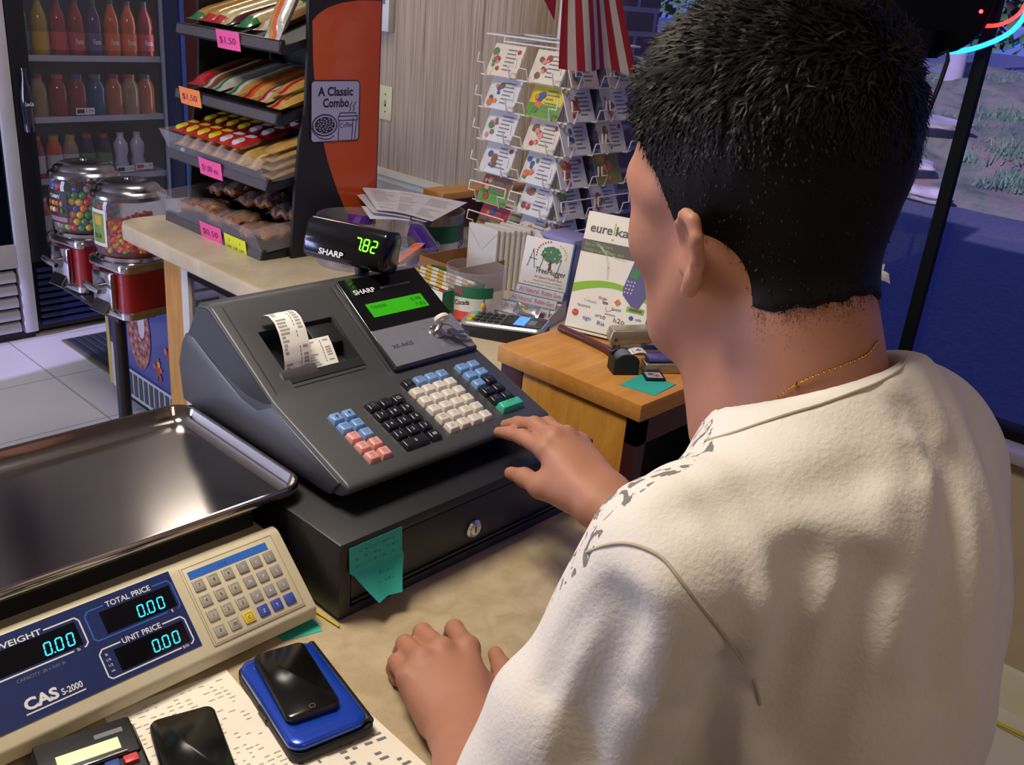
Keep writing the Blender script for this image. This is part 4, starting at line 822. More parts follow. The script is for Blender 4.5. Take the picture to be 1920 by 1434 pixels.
# bottom bin: brown pastries in clear bags
def pretzel(seed):
    b = B(); r_ = random.Random(seed); P = []
    for k in range(26):
        a = 2*math.pi*k/26*1.0; P.append((.036*math.cos(a)*(1+.25*math.cos(3*a)), .028*math.sin(a)*(1+.3*math.cos(2*a)), .016+.006*math.sin(5*a+seed)))
    b.tube(P, .0105, mat('baked_brown', 'a0642e', .4, bump=.8, bscale=140, var=.3, vscale=50), 8, closed=True)
    b.tube([(P[0][0]*.8, 0, .018), (0, .004, .024), (P[13][0]*.8, 0, .018)], .009, MATS['baked_brown'], 8); return b
CLB = clear('clear_bag', (.98, .97, .95), .05, .12)
for k in range(12):
    i, j = k % 6, k//6
    t = thing('pretzel_bag', 'brown twisted pastry in clear crinkled bag in the bottom bin, ' + ['front row', 'back row'][j] + ', ' + ['leftmost', 'second from left', 'third from left', 'third from right', 'second from right', 'rightmost'][i], 'snack pack', group='bagged brown pastries in the bottom bin')
    o = pretzel(k).build('pastry', t)
    b = B(); n = 10; f = lambda u, v, s_=k: Vector(((u-.5)*.095, (v-.5)*.074, .020+.018*math.sin(math.pi*u)**.6*math.sin(math.pi*v)**.6+.003*math.sin(u*31+s_)*math.sin(v*27+s_*2)))
    b.sheet(f, 12, 12, CLB, .0004); b.build('bag', t, smooth=20)
    t.matrix_basis = shelf_T(3, .055+.095*j, 2.42-.076*i, (k*1.3) % 1.2-.6, .004+.030*j+.012*(k % 2))
# ================= THINGS ON THE WALL COUNTER ==================
Zc = .9302
RD = (.292, -.956, 0); BK = (.956, .292, 0)      # reading direction of things turned to the till, and away from it
TUBC = clear('tub_plastic', (.95, .95, 1.0), .085, .08)
def tub(c, r, h, lab_, label_fn=None):
    t = thing('candy_tub', lab_, 'tub', (c[0], c[1], Zc), group=None)
    b = B(); b.lathe([(r*.97, 0), (r, .004), (r, h-.006), (r*1.025, h-.005), (r*1.025, h), (r*.985, h), (r*.985, .006), (0, .005)], (0, 0, 0), TUBC, 40); b.build('tub_wall', t, smooth=30)
    return t
def wrap(b, r, a0, a1, z0, z1, mt, th=.0004, n=16):
    b.sheet(lambda u, v: ((r)*math.cos(a0+(a1-a0)*u), (r)*math.sin(a0+(a1-a0)*u), z0+(z1-z0)*v), n, 2, mt, -th); return b
def wtext(b, s, r, a0, z, h, mt, width, rot=0):
    """text wrapped round a cylinder starting at angle a0 (text runs with growing angle)"""
    vs_, fs_ = text_geo(s, .02); xs = [v[0] for v in vs_]; x0, x1 = min(xs), max(xs); sx_ = width/(x1-x0); out = []
    for v in vs_: x = (v[0]-x0)*sx_; y = v[1]*h/.73+rot*x; a = a0+x/r; out.append((r*math.cos(a), r*math.sin(a), z+y))
    b.add(out, fs_, mt)
PUR = film('film_purple', '44207a'); PURL = film('film_lilac', '5d4a96'); SILF = mat('film_silver', 'a9a9b4', .25, .7); ORF = film('film_orange2', 'd0602a'); REDF = film('film_red2', 'a8202a')
t1 = tub((1.457, 1.866), .093, .120, 'clear round plastic tub next to the orange panel, orange and purple wrappers inside')
t2 = tub((1.668, 1.828), .093, .125, 'clear round tub with a red and green coconut candy label, dark candy bags inside')
b = B(); wrap(b, .0942, math.radians(225), math.radians(330), .045, .10, mat('label_green', '1d5f45', .5)); wrap(b, .0946, math.radians(232), math.radians(330), .02, .055, mat('label_white', 'c9c5cf', .5)); wtext(b, 'SAL', .0952, math.radians(285), .070, .018, mat('label_red', 'c22a3c', .5), .04, .3); wtext(b, 'Cocada', .0952, math.radians(285), .035, .018, INKB, .055, .3); b.build('label', t2)
t3 = tub((1.512, 1.700), .058, .085, 'smaller clear tub in front of the other two, packed with purple wrappers')
def bag(lab_, c, rz, tilt, L_, W_, H_, fn, grp='candy bags in the clear tubs'):
    t = thing('candy_bag', lab_, 'snack pack', group=grp); pillow(B(), L_, W_, H_, fn).build('wrapper', t)
    t.matrix_basis = Matrix.Translation(c) @ Matrix.Rotation(rz, 4, 'Z') @ Matrix.Rotation(tilt, 4, 'Y'); return t
for k in range(4): bag('small orange wrapped candy lying at the bottom of the tub beside the orange panel', (1.43+.05*(k % 2), 1.84+.05*(k//2), Zc+.008), k*1.1, .0, .07, .04, .018, lambda u, v: ORF, 'orange candies in the left tub')
bag('purple wrapper leaning behind the customer display in the left tub', (1.462, 1.866, Zc+.072), .6, -.5, .11, .07, .03, st(PUR, PURL, PUR))
bag('large dark purple bag standing in the coconut label tub', (1.650, 1.80, Zc+.075), -.85, -1.2, .125, .11, .05, en(PUR, film('film_black', '15101c'), .2))
bag('dark bag with yellow stripes standing behind the large purple bag', (1.69, 1.86, Zc+.07), -.7, -1.25, .12, .10, .04, st(film('film_black', '15101c'), film('film_gold', 'a08a38'), film('film_black', '15101c'), PUR))
bag('silver and purple candy wrapper sticking out of the smaller tub', (1.52, 1.70, Zc+.080), -.75, .9, .12, .085, .04, st(PUR, SILF, PUR, film('film_gold', 'a08a38')))
bag('orange and white candy wrapper at the left of the smaller tub', (1.488, 1.678, Zc+.055), -.9, -.7, .09, .045, .025, st(ORF, film('film_w', 'cfc6c8'), REDF))
bag('purple candy wrapper lying low in the smaller tub', (1.53, 1.69, Zc+.035), .4, -.9, .10, .07, .035, st(PUR, PURL, PUR, ORF))
# folded papers on the tubs
t = thing('folded_newsletter', 'folded white printed newsletter lying across the tops of the clear candy tubs', 'paper', (1.58, 1.80, 1.068))
q = [Vector(p) for p in ((1.560, 1.975, 1.073), (1.765, 1.785, 1.066), (1.545, 1.680, 1.0625), (1.480, 1.810, 1.066))]
def pf(u, v): return (q[0]*(1-u)+q[1]*u)*(1-v)+(q[3]*(1-u)+q[2]*u)*v
LP = mat('newsletter', 'c6c3cc', .7)
b = B(); b.sheet(lambda u, v: pf(u, v)+Vector((0, 0, .008+.010*(1-v)*(1-u)+.004*math.sin(u*4))), 14, 8, LP, .0004); b.sheet(lambda u, v: pf(u*.97-.03, v)+Vector((-.006, .004, .001+.003*math.sin(u*3.1))), 14, 8, LP, .0004); b.sheet(lambda u, v: pf(u*.8-.07, .55+v*.45)+Vector((-.012, -.004, -.004-.010*(1-u)**2*v+.004*u)), 10, 6, LP, .0004); b.build('sheets', t, world=True)
b = B(); r_ = random.Random(4)
for i in range(15):
    for j in range(3):
        if r_.random() < .2: continue
        u0 = .07+.3*j; v0 = .08+.057*i; w_ = .12+.14*r_.random(); P = [pf(u, v)+Vector((0, 0, .009+.010*(1-v)*(1-u)+.004*math.sin(u*4))) for u, v in ((u0, v0), (u0+w_, v0), (u0+w_, v0+.022), (u0, v0+.022))]; b.add(P, [(0, 3, 2, 1)], PENC)
b.build('print', t, world=True)
# cardboard tray, candy box, sticks
CBD = mat('cardboard', '8d6236', .8); 
def open_box(name, lab_, cat, x0, x1, y0, y1, h, mt, mt_in, th=.003):
    t = thing(name, lab_, cat, ((x0+x1)/2, (y0+y1)/2, Zc)); b = B(); z = Zc
    b.box(x0, x1, y0, y1, z, z+.003, mt); b.box(x0, x0+th, y0, y1, z+.003, z+h, mt); b.box(x1-th, x1, y0, y1, z+.003, z+h, mt); b.box(x0+th, x1-th, y0, y0+th, z+.003, z+h, mt); b.box(x0+th, x1-th, y1-th, y1, z+.003, z+h, mt); b.build('carton', t, world=True); return t
open_box('cardboard_tray', 'open brown cardboard tray between the tubs and the candy stick box', 'box', 1.47, 1.68, 1.50, 1.635, .075, CBD, CBD)
SGR = mat('box_green', '1f6b4a', .5); SWH = mat('box_white', 'd6d2ca', .5); SRD = mat('box_red', 'c32531', .5)
t = open_box('candy_stick_box', 'green and white box of candy sticks with red lettering behind the register', 'box', 1.335, 1.462, 1.405, 1.575, .068, SGR, SWH)
b = B(frame((1.3345, 1.575, Zc), (0, -1, 0), (0, 0, 1))); b.poly([(.055, 0), (.17, 0), (.17, .068), (.088, .068)], SWH, .0004); b.text('SAN', .096, .042, .014, SRD, width=.030, z=.0009, bold=.03); b.text('MIGUEL', .076, .016, .020, SRD, width=.058, z=.0009, bold=.04); b.text('NET WT 16 OZ', .09, .006, .004, INKG, z=.0009); b.build('label', t, world=True)
STK = [film('stick_red', 'c0302c'), film('stick_white', 'd8cfbd'), film('stick_green', '5a7d3c'), film('stick_yellow', 'c0a045')]
for k in range(11):
    t = thing('candy_stick', 'striped candy stick lying lengthwise in the green and white box', 'candy', (1.349+.0098*k, 1.49, Zc+.062+.006*(k % 2)), group='candy sticks in the green box')
    b = B(); n = 8
    for q_ in range(n): b.cyl((0, -.078+.0195*q_, 0), (0, -.078+.0195*(q_+1), 0), .0045, STK[(k+q_*(1+k % 2)) % 4], n=8)
    b.build('stick', t)
# clear jar with coconut label
t = tub((1.405+.046, 1.344+.041), .064, .112, 'empty clear round jar with pineapple coconut candy label between stick box and gum')
t.name = 'candy_jar'; t['category'] = 'jar'
t.matrix_basis = Matrix.Translation((1.430, 1.405, Zc)); R_ = .0655
b = B(); wrap(b, R_, math.radians(182), math.radians(262), .052, .082, SGR); wrap(b, R_+.0003, math.radians(186), math.radians(262), .028, .058, SWH); wrap(b, R_+.0003, math.radians(186), math.radians(262), .008, .028, mat('label_coral', 'd9493f', .5)); wtext(b, 'SAL', R_+.0012, math.radians(186), .064, .014, SRD, .022, .1); wtext(b, 'Cocada', R_+.0012, math.radians(187), .040, .011, INKB, .034, .15)
a = math.radians(243); b.ball((R_*math.cos(a), R_*math.sin(a), .043), (.006, .006, .008), mat('pine_yellow', 'd2a71e', .5), 10); b.box(-.001, .001, -.002, .002, .05, .06, SGR, M=Matrix.Translation((R_*math.cos(a), R_*math.sin(a), 0)))
for q_ in range(9): a = math.radians(234+2.4*q_); wrap(b, R_+.0009, a, a+.018, .016, .026, INKB, n=1)
b.build('label', t)
# gum display box
g0 = Vector((1.448, 1.352, Zc)); GM = frame(g0, RD, (0, 0, 1)); GW = .116   # local x reading, y up, z toward the till
t = thing('gum_display_box', 'white gum display box with tree picture header and stepped rows of bubble gum', 'display box', (1.52, 1.33, Zc))
LIN = mat('box_edge_blue', '47688c', .5); INKR = mat('ink_red', 'b83a44', .6)
b = B(GM); b.prism([(0, 0), (.118, 0), (.118, .046), (.006, .018), (0, .018)], 0, GW, SWH, 'x', M=Matrix(((1, 0, 0, 0), (0, 0, 1, 0), (0, -1, 0, 0), (0, 0, 0, 1)))); b.build('carton', t, world=True)
HMx = GM @ Matrix.Translation((0, .046, -.098)) @ Matrix.Rotation(-.20, 4, 'X')
b = B(HMx); b.box(0, GW, 0, .126, -.004, 0, SWH, .0008); b.box(GW-.001, GW+.003, 0, .126, -.010, 0, LIN, .0005); Z = .0006
_hm = b.M; b.M = HMx @ Matrix.Translation((0, .014, 0))
TRG = [mat('tree_green', '3f7d3c', .6), mat('tree_blue', '3d6d86', .6), mat('tree_yellow', 'b8b03a', .6), mat('tree_red', 'b0423c', .6)]
b.disc(.068, .080, .0235, TRG[0], Z, 20, .018)
for k in range(60): a = k*2.4; r = math.sqrt((k+.5)/60); b.disc(.068+.024*r*math.cos(a), .080+.018*r*math.sin(a), .0024, TRG[(k*7) % 4 if k % 3 == 0 else 0 if k % 2 else 1], Z+.0002, 6)
b.poly([(.0655, .045), (.0725, .045), (.070, .068), (.067, .068)], mat('trunk', '6a2f26', .6), Z+.0003); b.text('TreeHugger', .036, .036, .013, INKB, width=.074, z=Z+.0005, italic=.1)
b.text('All Natural Bubble Gum', .036, .024, .006, INKR, width=.068, z=Z); b.text('Natural Fruit Flavors and Colors', .034, .0165, .0035, INKG, width=.07, z=Z); b.text('No Artificial Flavors, Colors, No BHT', .012, .009, .0035, INKG, width=.098, z=Z)
for k in range(9): a = math.radians(100+11*k); b.disc(.068+.036*math.cos(a), .078+.030*math.sin(a), .0022, INKR, Z, 6)
for k in range(7): a = math.radians(60-12*k); b.disc(.068+.036*math.cos(a), .080+.026*math.sin(a), .002, TRG[2], Z, 6)
for L_ in ([(.014, .046), (.024, .086), (.032, .044)], [(.016, .066), (.036, .064)], [(.044, .040), (.052, .078)], [(.072, .062), (.064, .058), (.071, .052), (.064, .046)], [(.082, .062), (.094, .074), (.088, .042)]): b.line(L_, .0011, INKB, Z+.0008)
b.build('header_card', t, world=True)
def gum_row(y0, z0, label_, off=0):
    t = thing('gum_pack', label_, 'gum pack', tuple(GM @ Vector((.05, y0, z0))), group='bubble gum packs in the stepped box')
    M = GM @ Matrix.Translation((off, y0, z0)) @ Matrix.Rotation(-.35, 4, 'X'); b = B(M); b.box(0, GW, 0, .024, -.006, 0, mat('gum_wrap', 'b9bcc6', .35, coat=.3), .001); b.rect(.001, GW-.001, .0005, .0025, LIN, .0004); b.rect(.001, GW-.001, .0215, .0235, LIN, .0004); b.build('wrapper', t, world=True)
    b = B(M); b.text('All Natural', .008, .008, .010, INKR, width=.048, z=.0005); b.text('Bubble Gum', .064, .008, .010, INKR, width=.047, z=.0005); b.build('lettering', t, world=True)
gum_row(.044, -.088, 'bubble gum pack on the top step just under the tree picture'); gum_row(.032, -.058, 'bubble gum pack on the second step of the gum display box', -.002); gum_row(.020, -.024, 'bubble gum pack on the third step of the gum display box', -.003); 
gum_row(.004, .012, 'bubble gum pack on the lowest front step nearest the card terminal', -.004)
# green tree gum pouch
t = thing('gum_pouch', 'silver gum pouch with green tree print lying on the steps of the gum box', 'gum pack', tuple(GM @ Vector((.06, .05, -.03)))); M = GM @ Matrix.Translation((.072, .036, -.008)) @ Matrix.Rotation(-.8, 4, 'X'); b = B(M); pillow(b, .062, .030, .008, lambda u, v: SILF); b.build('wrapper', t, world=True)
b = B(M); 
for k in range(30): a = k*2.4; r = math.sqrt((k+.5)/30); b.disc(-.008+.014*r*math.cos(a), .001+.010*r*math.sin(a), .002, TRG[(k*5) % 4], .0085, 6)
b.build('tree_print', t, world=True)
# card terminal
TM = frame((1.392, 1.268, Zc), (.46, -.888, 0), (.888, .46, 0))
t = thing('card_terminal', 'silver and black card payment terminal with lit blue screen behind the register', 'card terminal', (1.392, 1.268, Zc))
b = B(TM); b.prism([(-.090, 0), (.086, 0), (.086, .026), (.070, .036), (-.082, .028), (-.090, .018)], -.040, .040, mat('terminal_black', '15151a', .4), 'y', .004, 2); b.build('base', t, world=True)
TT = TM @ Matrix.Translation((0, 0, .0285)) @ Matrix.Rotation(-.052, 4, 'Y')
b = B(TT); loft(b, [(rr(-.090, .088, -.041, .041, .016), 0), (rr(-.091, .089, -.042, .042, .016), .004), (rr(-.088, .086, -.039, .039, .014), .008)], mat('terminal_silver', 'a7aaae', .3, .5)); b.build('bezel', t, world=True)
b = B(TT); loft(b, [(rr(-.006, .082, -.034, .034, .006), .0075), (rr(-.005, .081, -.033, .033, .006), .0095)], GLB); b.rect(.022, .046, -.028, .030, mat('screen_blue', '4f93ea', .3, emit=1.0, ecol='3f86ea'), .0098); b.rect(.05, .066, -.02, .012, mat('screen_grey', '5a6472', .3, emit=.25), .0098); b.rect(.012, .020, -.02, .02, mat('screen_dim', '25303e', .3, emit=.1), .0098); b.build('screen', t, world=True)
for i in range(5):
    for j in range(3):
        mt = KB if i else [mat('key_yel', 'c9b41f', .4), mat('key_yel2', 'c9b41f', .4), KG][j]
        b = B(TT); x, y = -.078+.0145*i, -.030+.0215*j; b.box(x, x+.0115, y, y+.017, .007, .0115, mt, .0015); b.build('key', t, world=True)
# card swivel foot below terminal end
# envelopes
ENV = mat('envelope_white', 'cdc9c4', .75)
for k in range(9):
    t = thing('envelope_stack'[:8], ['foremost tall white envelope of the upright stack in front of the card rack', 'white envelope standing in the stack in front of the card rack'][min(k, 1)], 'envelope', (1.60+.012*k, 1.555-.006*k, Zc), math.radians(2+k*.5), group='upright white envelopes')
    b = B(); b.box(-.0045, .0045, -.047, .047, 0, .148-.002*(k % 3), ENV, .001, 1); b.line([(-.047, .14), (0, .09), (.047, .14)], .0008, INKG, 0, M=frame((-.0047, 0, 0), (0, -1, 0), (0, 0, 1))); b.build('paper', t)
t = thing('white_card', 'white card leaning between the envelope stack and the gum header', 'card', (1.66, 1.43, Zc), math.radians(-30)); b = B(); b.box(-.002, .002, -.05, .05, 0, .150, ENV, .0005, 1, M=Matrix.Rotation(.14, 4, 'X')); b.build('paper', t)
t = thing('lilac_box', 'pale lilac box standing behind the gum header card', 'box', (1.70, 1.375, Zc)); B().box(-.04, .04, -.05, .05, 0, .155, mat('lilac_card', '7d79a6', .6), .002).build('carton', t); B().box(-.041, .041, -.051, .051, .14, .158, mat('lilac_card2', '8a86b4', .6), .001).build('lid', t)
# ---- wire card rack ----
WIRE = mat('white_wire', 'd6d2d0', .4)
RX0, RX1, RY0, RY1 = 1.73, 1.99, 1.455, 1.72
t = thing('card_rack', 'white wire spinner rack full of small greeting cards in front of the window', 'card rack', (1.86, 1.587, Zc))
tz = [1.405, 1.328, 1.250, 1.172, 1.096, 1.020]
for x in (RX0+.03, RX1-.03):
    for y in (RY0+.03, RY1-.03): B().cyl((x, y, Zc), (x, y, 1.50), .0022, WIRE, n=6).build('upright', t, world=True)
b = B(); b.lathe([(.13, 0), (.13, .012), (.03, .02), (.02, .03)], (1.86, 1.587, Zc), WIRE, 28); b.build('base', t, world=True)
b = B(); b.cyl((1.86, 1.587, Zc+.02), (1.86, 1.587, 1.78), .0185, mat('post_white', 'cfccc6', .4), n=20); b.text('Cw', -.012, .02, .02, INKB, M=frame((1.86-.0187*.69, 1.587-.0187*.61, 1.56), (.61*1, -.69, 0), (0, 0, 1))); b.build('post', t, world=True)
b = B()
for z, x0, x1, y0, y1 in ((1.50, RX0, RX1, RY0, RY1), (1.485, RX0+.03, RX1-.03, RY0+.03, RY1-.03)): b.tube([(x0, y0, z), (x1, y0, z), (x1, y1, z), (x0, y1, z)], .0024, WIRE, 6, closed=True)
b.tube([(RX0, 1.587, 1.5), (RX1, 1.587, 1.5)], .002, WIRE, 6); b.tube([(1.86, RY0, 1.5), (1.86, RY1, 1.5)], .002, WIRE, 6); b.build('top_frame', t, world=True)
TILT = .42; PW, PH = .104, .085
def face_frames():
    out = []
    for fi, (o, xd, out_d) in enumerate((((RX0, RY1+.012, 0), (0, -1, 0), (-1, 0, 0)), ((RX0-.012, RY0, 0), (1, 0, 0), (0, -1, 0)))):
        out.append((Vector(o), Vector(xd), Vector(out_d)))
    return out
for z in tz:
    b = B()
    for fi, (o, xd, od) in enumerate(face_frames()):
        for c in range(2):
            s = .020+c*(PW+.036); e = s+PW
            def P(x, h, d): return tuple(o+xd*x+od*d+Vector((0, 0, z+h)))
            b.tube([P(s-.01, .052, .022), P(s-.01, .030, .026), P(s+.012, .030, .026), P(s+.012, .002, .018), P(s+.03, .0, -.012)], .0019, WIRE, 6)
            b.tube([P(e+.012, .052, .022), P(e+.012, .030, .026), P(e-.012, .030, .026), P(e-.012, .002, .018), P(e-.03, .0, -.012)], .0019, WIRE, 6)
            b.tube([P(s-.01, .052, .022), P(e+.012, .052, .022)], .0019, WIRE, 6) if z < 1.12 else None
        b.tube([tuple(o+Vector((0, 0, z))), tuple(o+xd*.29+Vector((0, 0, z)))], .0019, WIRE, 6)
    b.build('tier', t, world=True)
CC = [mat('card_cream', 'cfc6b2', .6), mat('card_white', 'c9c8c8', .6), mat('card_yellow', 'c9b834', .6), mat('card_green', '5d8f3a', .6), mat('card_blue', '8fa5c8', .6)]
PC = [mat('print_red', 'a5383c', .6), mat('print_pink', 'c98a80', .6), mat('print_green', '4f7d4c', .6), mat('print_blue', '41588f', .6), mat('print_orange', 'c8763a', .6), mat('print_brown', '7a5a44', .6)]
desc = [['poem card with pink figure in the top row, left', 'poem card with balloon in the top row, second'], ['card with a bunch of red flowers in the second row', 'yellow and green card with orange figures in the second row'], ['white card with blue figure in the third row, left', 'cream card with two grey figures in the third row'], ['card with orange figure and small hearts in the fourth row', 'card with red figure and slanted writing in the fourth row'], ['brown and green card in the fifth row, left', 'card with brown figure in the fifth row, second'], ['red and green card in the lowest row, left', 'card with pale figure in the lowest row, second']]
desc2 = [['pale card behind the flag in the top row', 'card hidden by the flag in the top row right'], ['violet shaded card in the second row under the flag', 'card with red print at the right of the second row'], ['dark print card on the right face, third row', 'white card with brown figure at the right of the third row'], ['pale card on the right face, fourth row', 'olive and orange card at the far right of the fourth row'], ['pale card on the right face, fifth row', 'card with dark picture at the far right of the fifth row'], ['red print card on the right face, lowest row', 'card with red picture at the far right of the lowest row']]
crnd = random.Random(11)
for r, z in enumerate(tz):
    for fi, (o, xd, od) in enumerate(face_frames()):
        for c in range(2):
            M = frame(o+xd*(.022+c*(PW+.036))+od*.010+Vector((0, 0, z+.003)), xd, Vector((0, 0, 1))*math.cos(TILT)-od*math.sin(TILT)*(-1 if False else 1)); 
            lab_ = (desc if fi == 0 else desc2)[r][c]+' of the rack'
            cc = CC[1] if (r, c) not in ((0, 0), (0, 1), (2, 1)) else CC[0]
            if fi == 0 and r == 1 and c == 1: cc = CC[2]
            if fi == 1 and r == 3 and c == 1: cc = mat('card_olive', '7d7a2e', .6)
            b = B(M); w_, h_ = PW-.004, PH-.006
            if r in (4,) and fi == 0: cc = CC[1]
            for q_ in range(2): b.box(0+.001*q_, w_+.001*q_, 0, h_-.002*q_, -.0025-.002*q_, -.0008-.002*q_, CC[1] if q_ else cc)
            Z = .0002; k0 = (r*3+c*5+fi*7)
            if fi == 0 and (r, c) in ((1, 1), (4, 0), (5, 0)): b.rect(.001, w_-.001, .001, h_*.42, CC[3], Z-.0008+.0004)
            if fi == 0 and (r, c) == (5, 0): b.rect(.001, w_-.001, h_*.42, h_-.001, PC[0], Z)
            if fi == 0 and (r, c) == (4, 0): b.rect(.001, w_-.001, h_*.42, h_-.001, PC[5], Z)
            fx = .024 if (r+c) % 2 == 0 else .030
            cols_ = [PC[(k0+q_) % 6] for q_ in range(3)]
            if fi == 1 and (r, c) == (3, 1): cols_ = [PC[4], PC[0], PC[4]]; fx = w_/2
            for q_ in range(9): b.disc(fx+crnd.uniform(-.014, .014), h_*.45+crnd.uniform(-.022, .024), crnd.uniform(.004, .010), cols_[q_ % 3], Z+.0002*q_, 10)
            for q_ in range(6):
                y = h_*.82-q_*.0098
                if fx < w_/2: b.rect(.048, .048+crnd.uniform(.02, .042), y, y+.0028, INKG, Z+.0002)
            if (r+c) % 3 == 0: b.disc(w_-.014, h_-.016, .006, PC[0], Z+.0004, 10)
            o_ = b.build('greeting_card'); I = Matrix.Translation(M.translation).inverted(); o_.data.transform(I); o_.location = M.translation
            tag(o_, lab_, 'card', 'greeting cards in the wire rack')
# flag
t = thing('striped_flag', 'red and white striped flag hanging down in front of the top of the card rack', 'flag', (1.75, 1.42, 1.45))
FR_ = mat('flag_red', 'a01f2c', .75, bump=.3, bscale=500); FW_ = mat('flag_white', 'cfc6c0', .75, bump=.3, bscale=500)
cx = lambda z: np.interp(z, [1.44, 1.60, 1.85], [1.664, 1.640, 1.66])
rx = lambda z: np.interp(z, [1.41, 1.475, 1.60, 1.70, 1.85], [1.945, 1.905, 1.830, 1.78, 1.70])
def flagf(u, v):
    zb = 1.452-.004*math.sin(u*6)-.040*max(0, u-.6)**1.5*2.6; z = 1.85+(zb-1.85)*v; zz = max(z, 1.41)
    x = cx(zz)+(rx(zz)-cx(zz))*u; return Vector((x, 1.418+.010*math.sin(u*9+v*2)*v-.02*(1-v), z))
NS = 11
b = B(); 
for k in range(NS): b.sheet(lambda u, v, k=k: flagf((k+u)/NS, v), 3, 24, FR_ if k % 2 == 0 else FW_, .0008)
b.build('cloth', t, world=True)
b = B(); b.sheet(lambda u, v: Vector((1.90-.11*u*(1-.3*v), 1.66+.01*u, 1.82-(.28-.09*u)*v)), 6, 8, FR_, .0008); b.build('rear_fold', t, world=True); b = B(); b.sheet(lambda u, v: Vector((1.80+.09*u, 1.435+.01*math.sin(v*4), 1.82-(.20+.02*u)*v)), 6, 8, FR_, .0008); b.sheet(lambda u, v: Vector((1.80+.035*u+.055*v, 1.43, 1.82-(.215)*v)), 3, 8, FW_, .0008); b.build('rear_fold', t, world=True)
b = B(); b.tube([(1.86, 1.565, 1.76), (1.68, 1.40, 1.86)], .004, mat('stick_wood', '9a7a4a', .5), 8); b.build('flag_stick', t, world=True)
# ================= ON THE WOODEN CABINET ==================
Zt = 1.0302
E0 = Vector((1.316, 1.052, Zt)); EW, EH = .152, .215
EM = frame(E0+Vector((0, 0, .006)), RD, (.956*.285, .292*.285, 1))
t = thing('phone_card_sign', 'white easel sign with large black word, green swoosh and phone company names', 'sign', tuple(E0))
GRN = mat('lime_green', '7fae2c', .5); DGR = mat('band_grey', '5d5753', .5); EWH = mat('sign_white', 'd9d5c8', .45)
b = B(EM); b.box(0, EW, 0, EH, -.003, 0, EWH, .0006, 1); b.build('panel', t, world=True)
b = B(EM); Z = .0004
b.text('eure', .010, EH-.036, .017, DGR, width=.043, z=Z, bold=.02); b.rect(.0555, .0572, EH-.036, EH-.014, GRN, Z); b.disc(.0562, EH-.044, .0018, GRN, Z, 8); b.text('ka', .0595, EH-.036, .017, DGR, width=.026, z=Z, bold=.02)
b.rect(0, EW*.78, EH-.074, EH-.051, DGR, Z); b.text('Buy prepaid here', .006, EH-.061, .006, GRN, width=.055, z=Z+.0002); b.text('Compre prepagado aqui', .006, EH-.071, .006, GRN, width=.078, z=Z+.0002)
n = 16; up_ = [(EW*k/n, .072+.024*math.sin(math.pi*(.12+.8*k/n))) for k in range(n+1)]; lo_ = [(EW*k/n, .060+.025*math.sin(math.pi*(.05+.85*k/n))) for k in range(n+1)]
b.poly(up_+lo_[::-1], GRN, Z)
b.line([(.01, .155), (.03, .16), (.05, .145), (.06, .12), (.062, .10)], .004, mat('sign_faint', 'c4c1b9', .6), Z); b.line([(.05, .15), (.07, .14), (.09, .138)], .002, MATS['sign_faint'], Z)
# pictured terminal
PX = mat('pict_violet', '5a5480', .5); PXD = mat('pict_dark', '23202e', .5)
b.poly([(.108, .148), (.140, .150), (.149, .142), (.144, .085), (.132, .058), (.118, .060), (.098, .078), (.096, .09)], PX, Z+.0004); b.poly([(.110, .145), (.140, .149), (.147, .136), (.118, .128)], PXD, Z+.0006); b.poly([(.107, .128), (.122, .127), (.120, .109), (.104, .112)], mat('pict_green', '3e7a48', .5), Z+.0008)
for i in range(4):
    for j in range(3): b.disc(.1035+.006*j-.001*i, .104-.0068*i, .0018, mat('pict_key', 'b3afc4', .5), Z+.0008, 6)
def lg_(s, x, y, h, mt, w_=None): b.text(s, x, y, h, mt, z=Z+.0004, width=w_, align='c')
REDL = mat('logo_red', 'c23434', .5); BLL = mat('logo_blue', '3b4f8f', .5); ORNG = mat('logo_orange', 'd0702a', .5)
lg_('T-Mobile', .040, .052, .005, mat('logo_faint', 'b0a8a4', .5), .026); lg_('Virgin', .062, .061, .007, REDL, .017); b.rect(.064, .074, .0545, .0585, DGR, Z+.0004); lg_('mobile', .069, .0552, .0022, EWH); b.M = EM
b.poly([(.085, .062), (.092, .069), (.099, .062), (.092, .055)], ORNG, Z+.0004); lg_('N', .092, .0592, .006, EWH); lg_('boost', .0925, .047, .006, DGR, .018); b.rect(.111, .144, .050, .060, GRN, Z+.0004); b.rect(.116, .141, .0525, .0575, DGR, Z+.0006); lg_('cricket', .1285, .0535, .0035, EWH)
lg_('TRACFONE', .029, .041, .0045, DGR, .026); b.line([(.071, .050), (.074, .042), (.088, .0475)], .0007, REDL, Z+.0004); lg_('verizon', .082, .036, .0045, DGR, .020); b.disc(.123, .040, .0042, BLL, Z+.0004, 14); lg_('at&t', .137, .0375, .005, BLL, .012)
b.disc(.0155, .0285, .0062, REDL, Z+.0004, 18); lg_('RED', .0155, .0268, .004, EWH, .009); lg_('tigo', .040, .019, .008, BLL, .017); lg_('NET', .060, .0285, .005, DGR, .010); lg_('10', .0705, .027, .0065, INKB, .009); lg_('h2o', .102, .0255, .0095, DGR, .021); lg_('Ria', .069, .0145, .008, BLL, .015); lg_('simple', .108, .009, .004, mat('logo_faint', 'b0a8a4', .5), .02)
b.build('print', t, world=True)
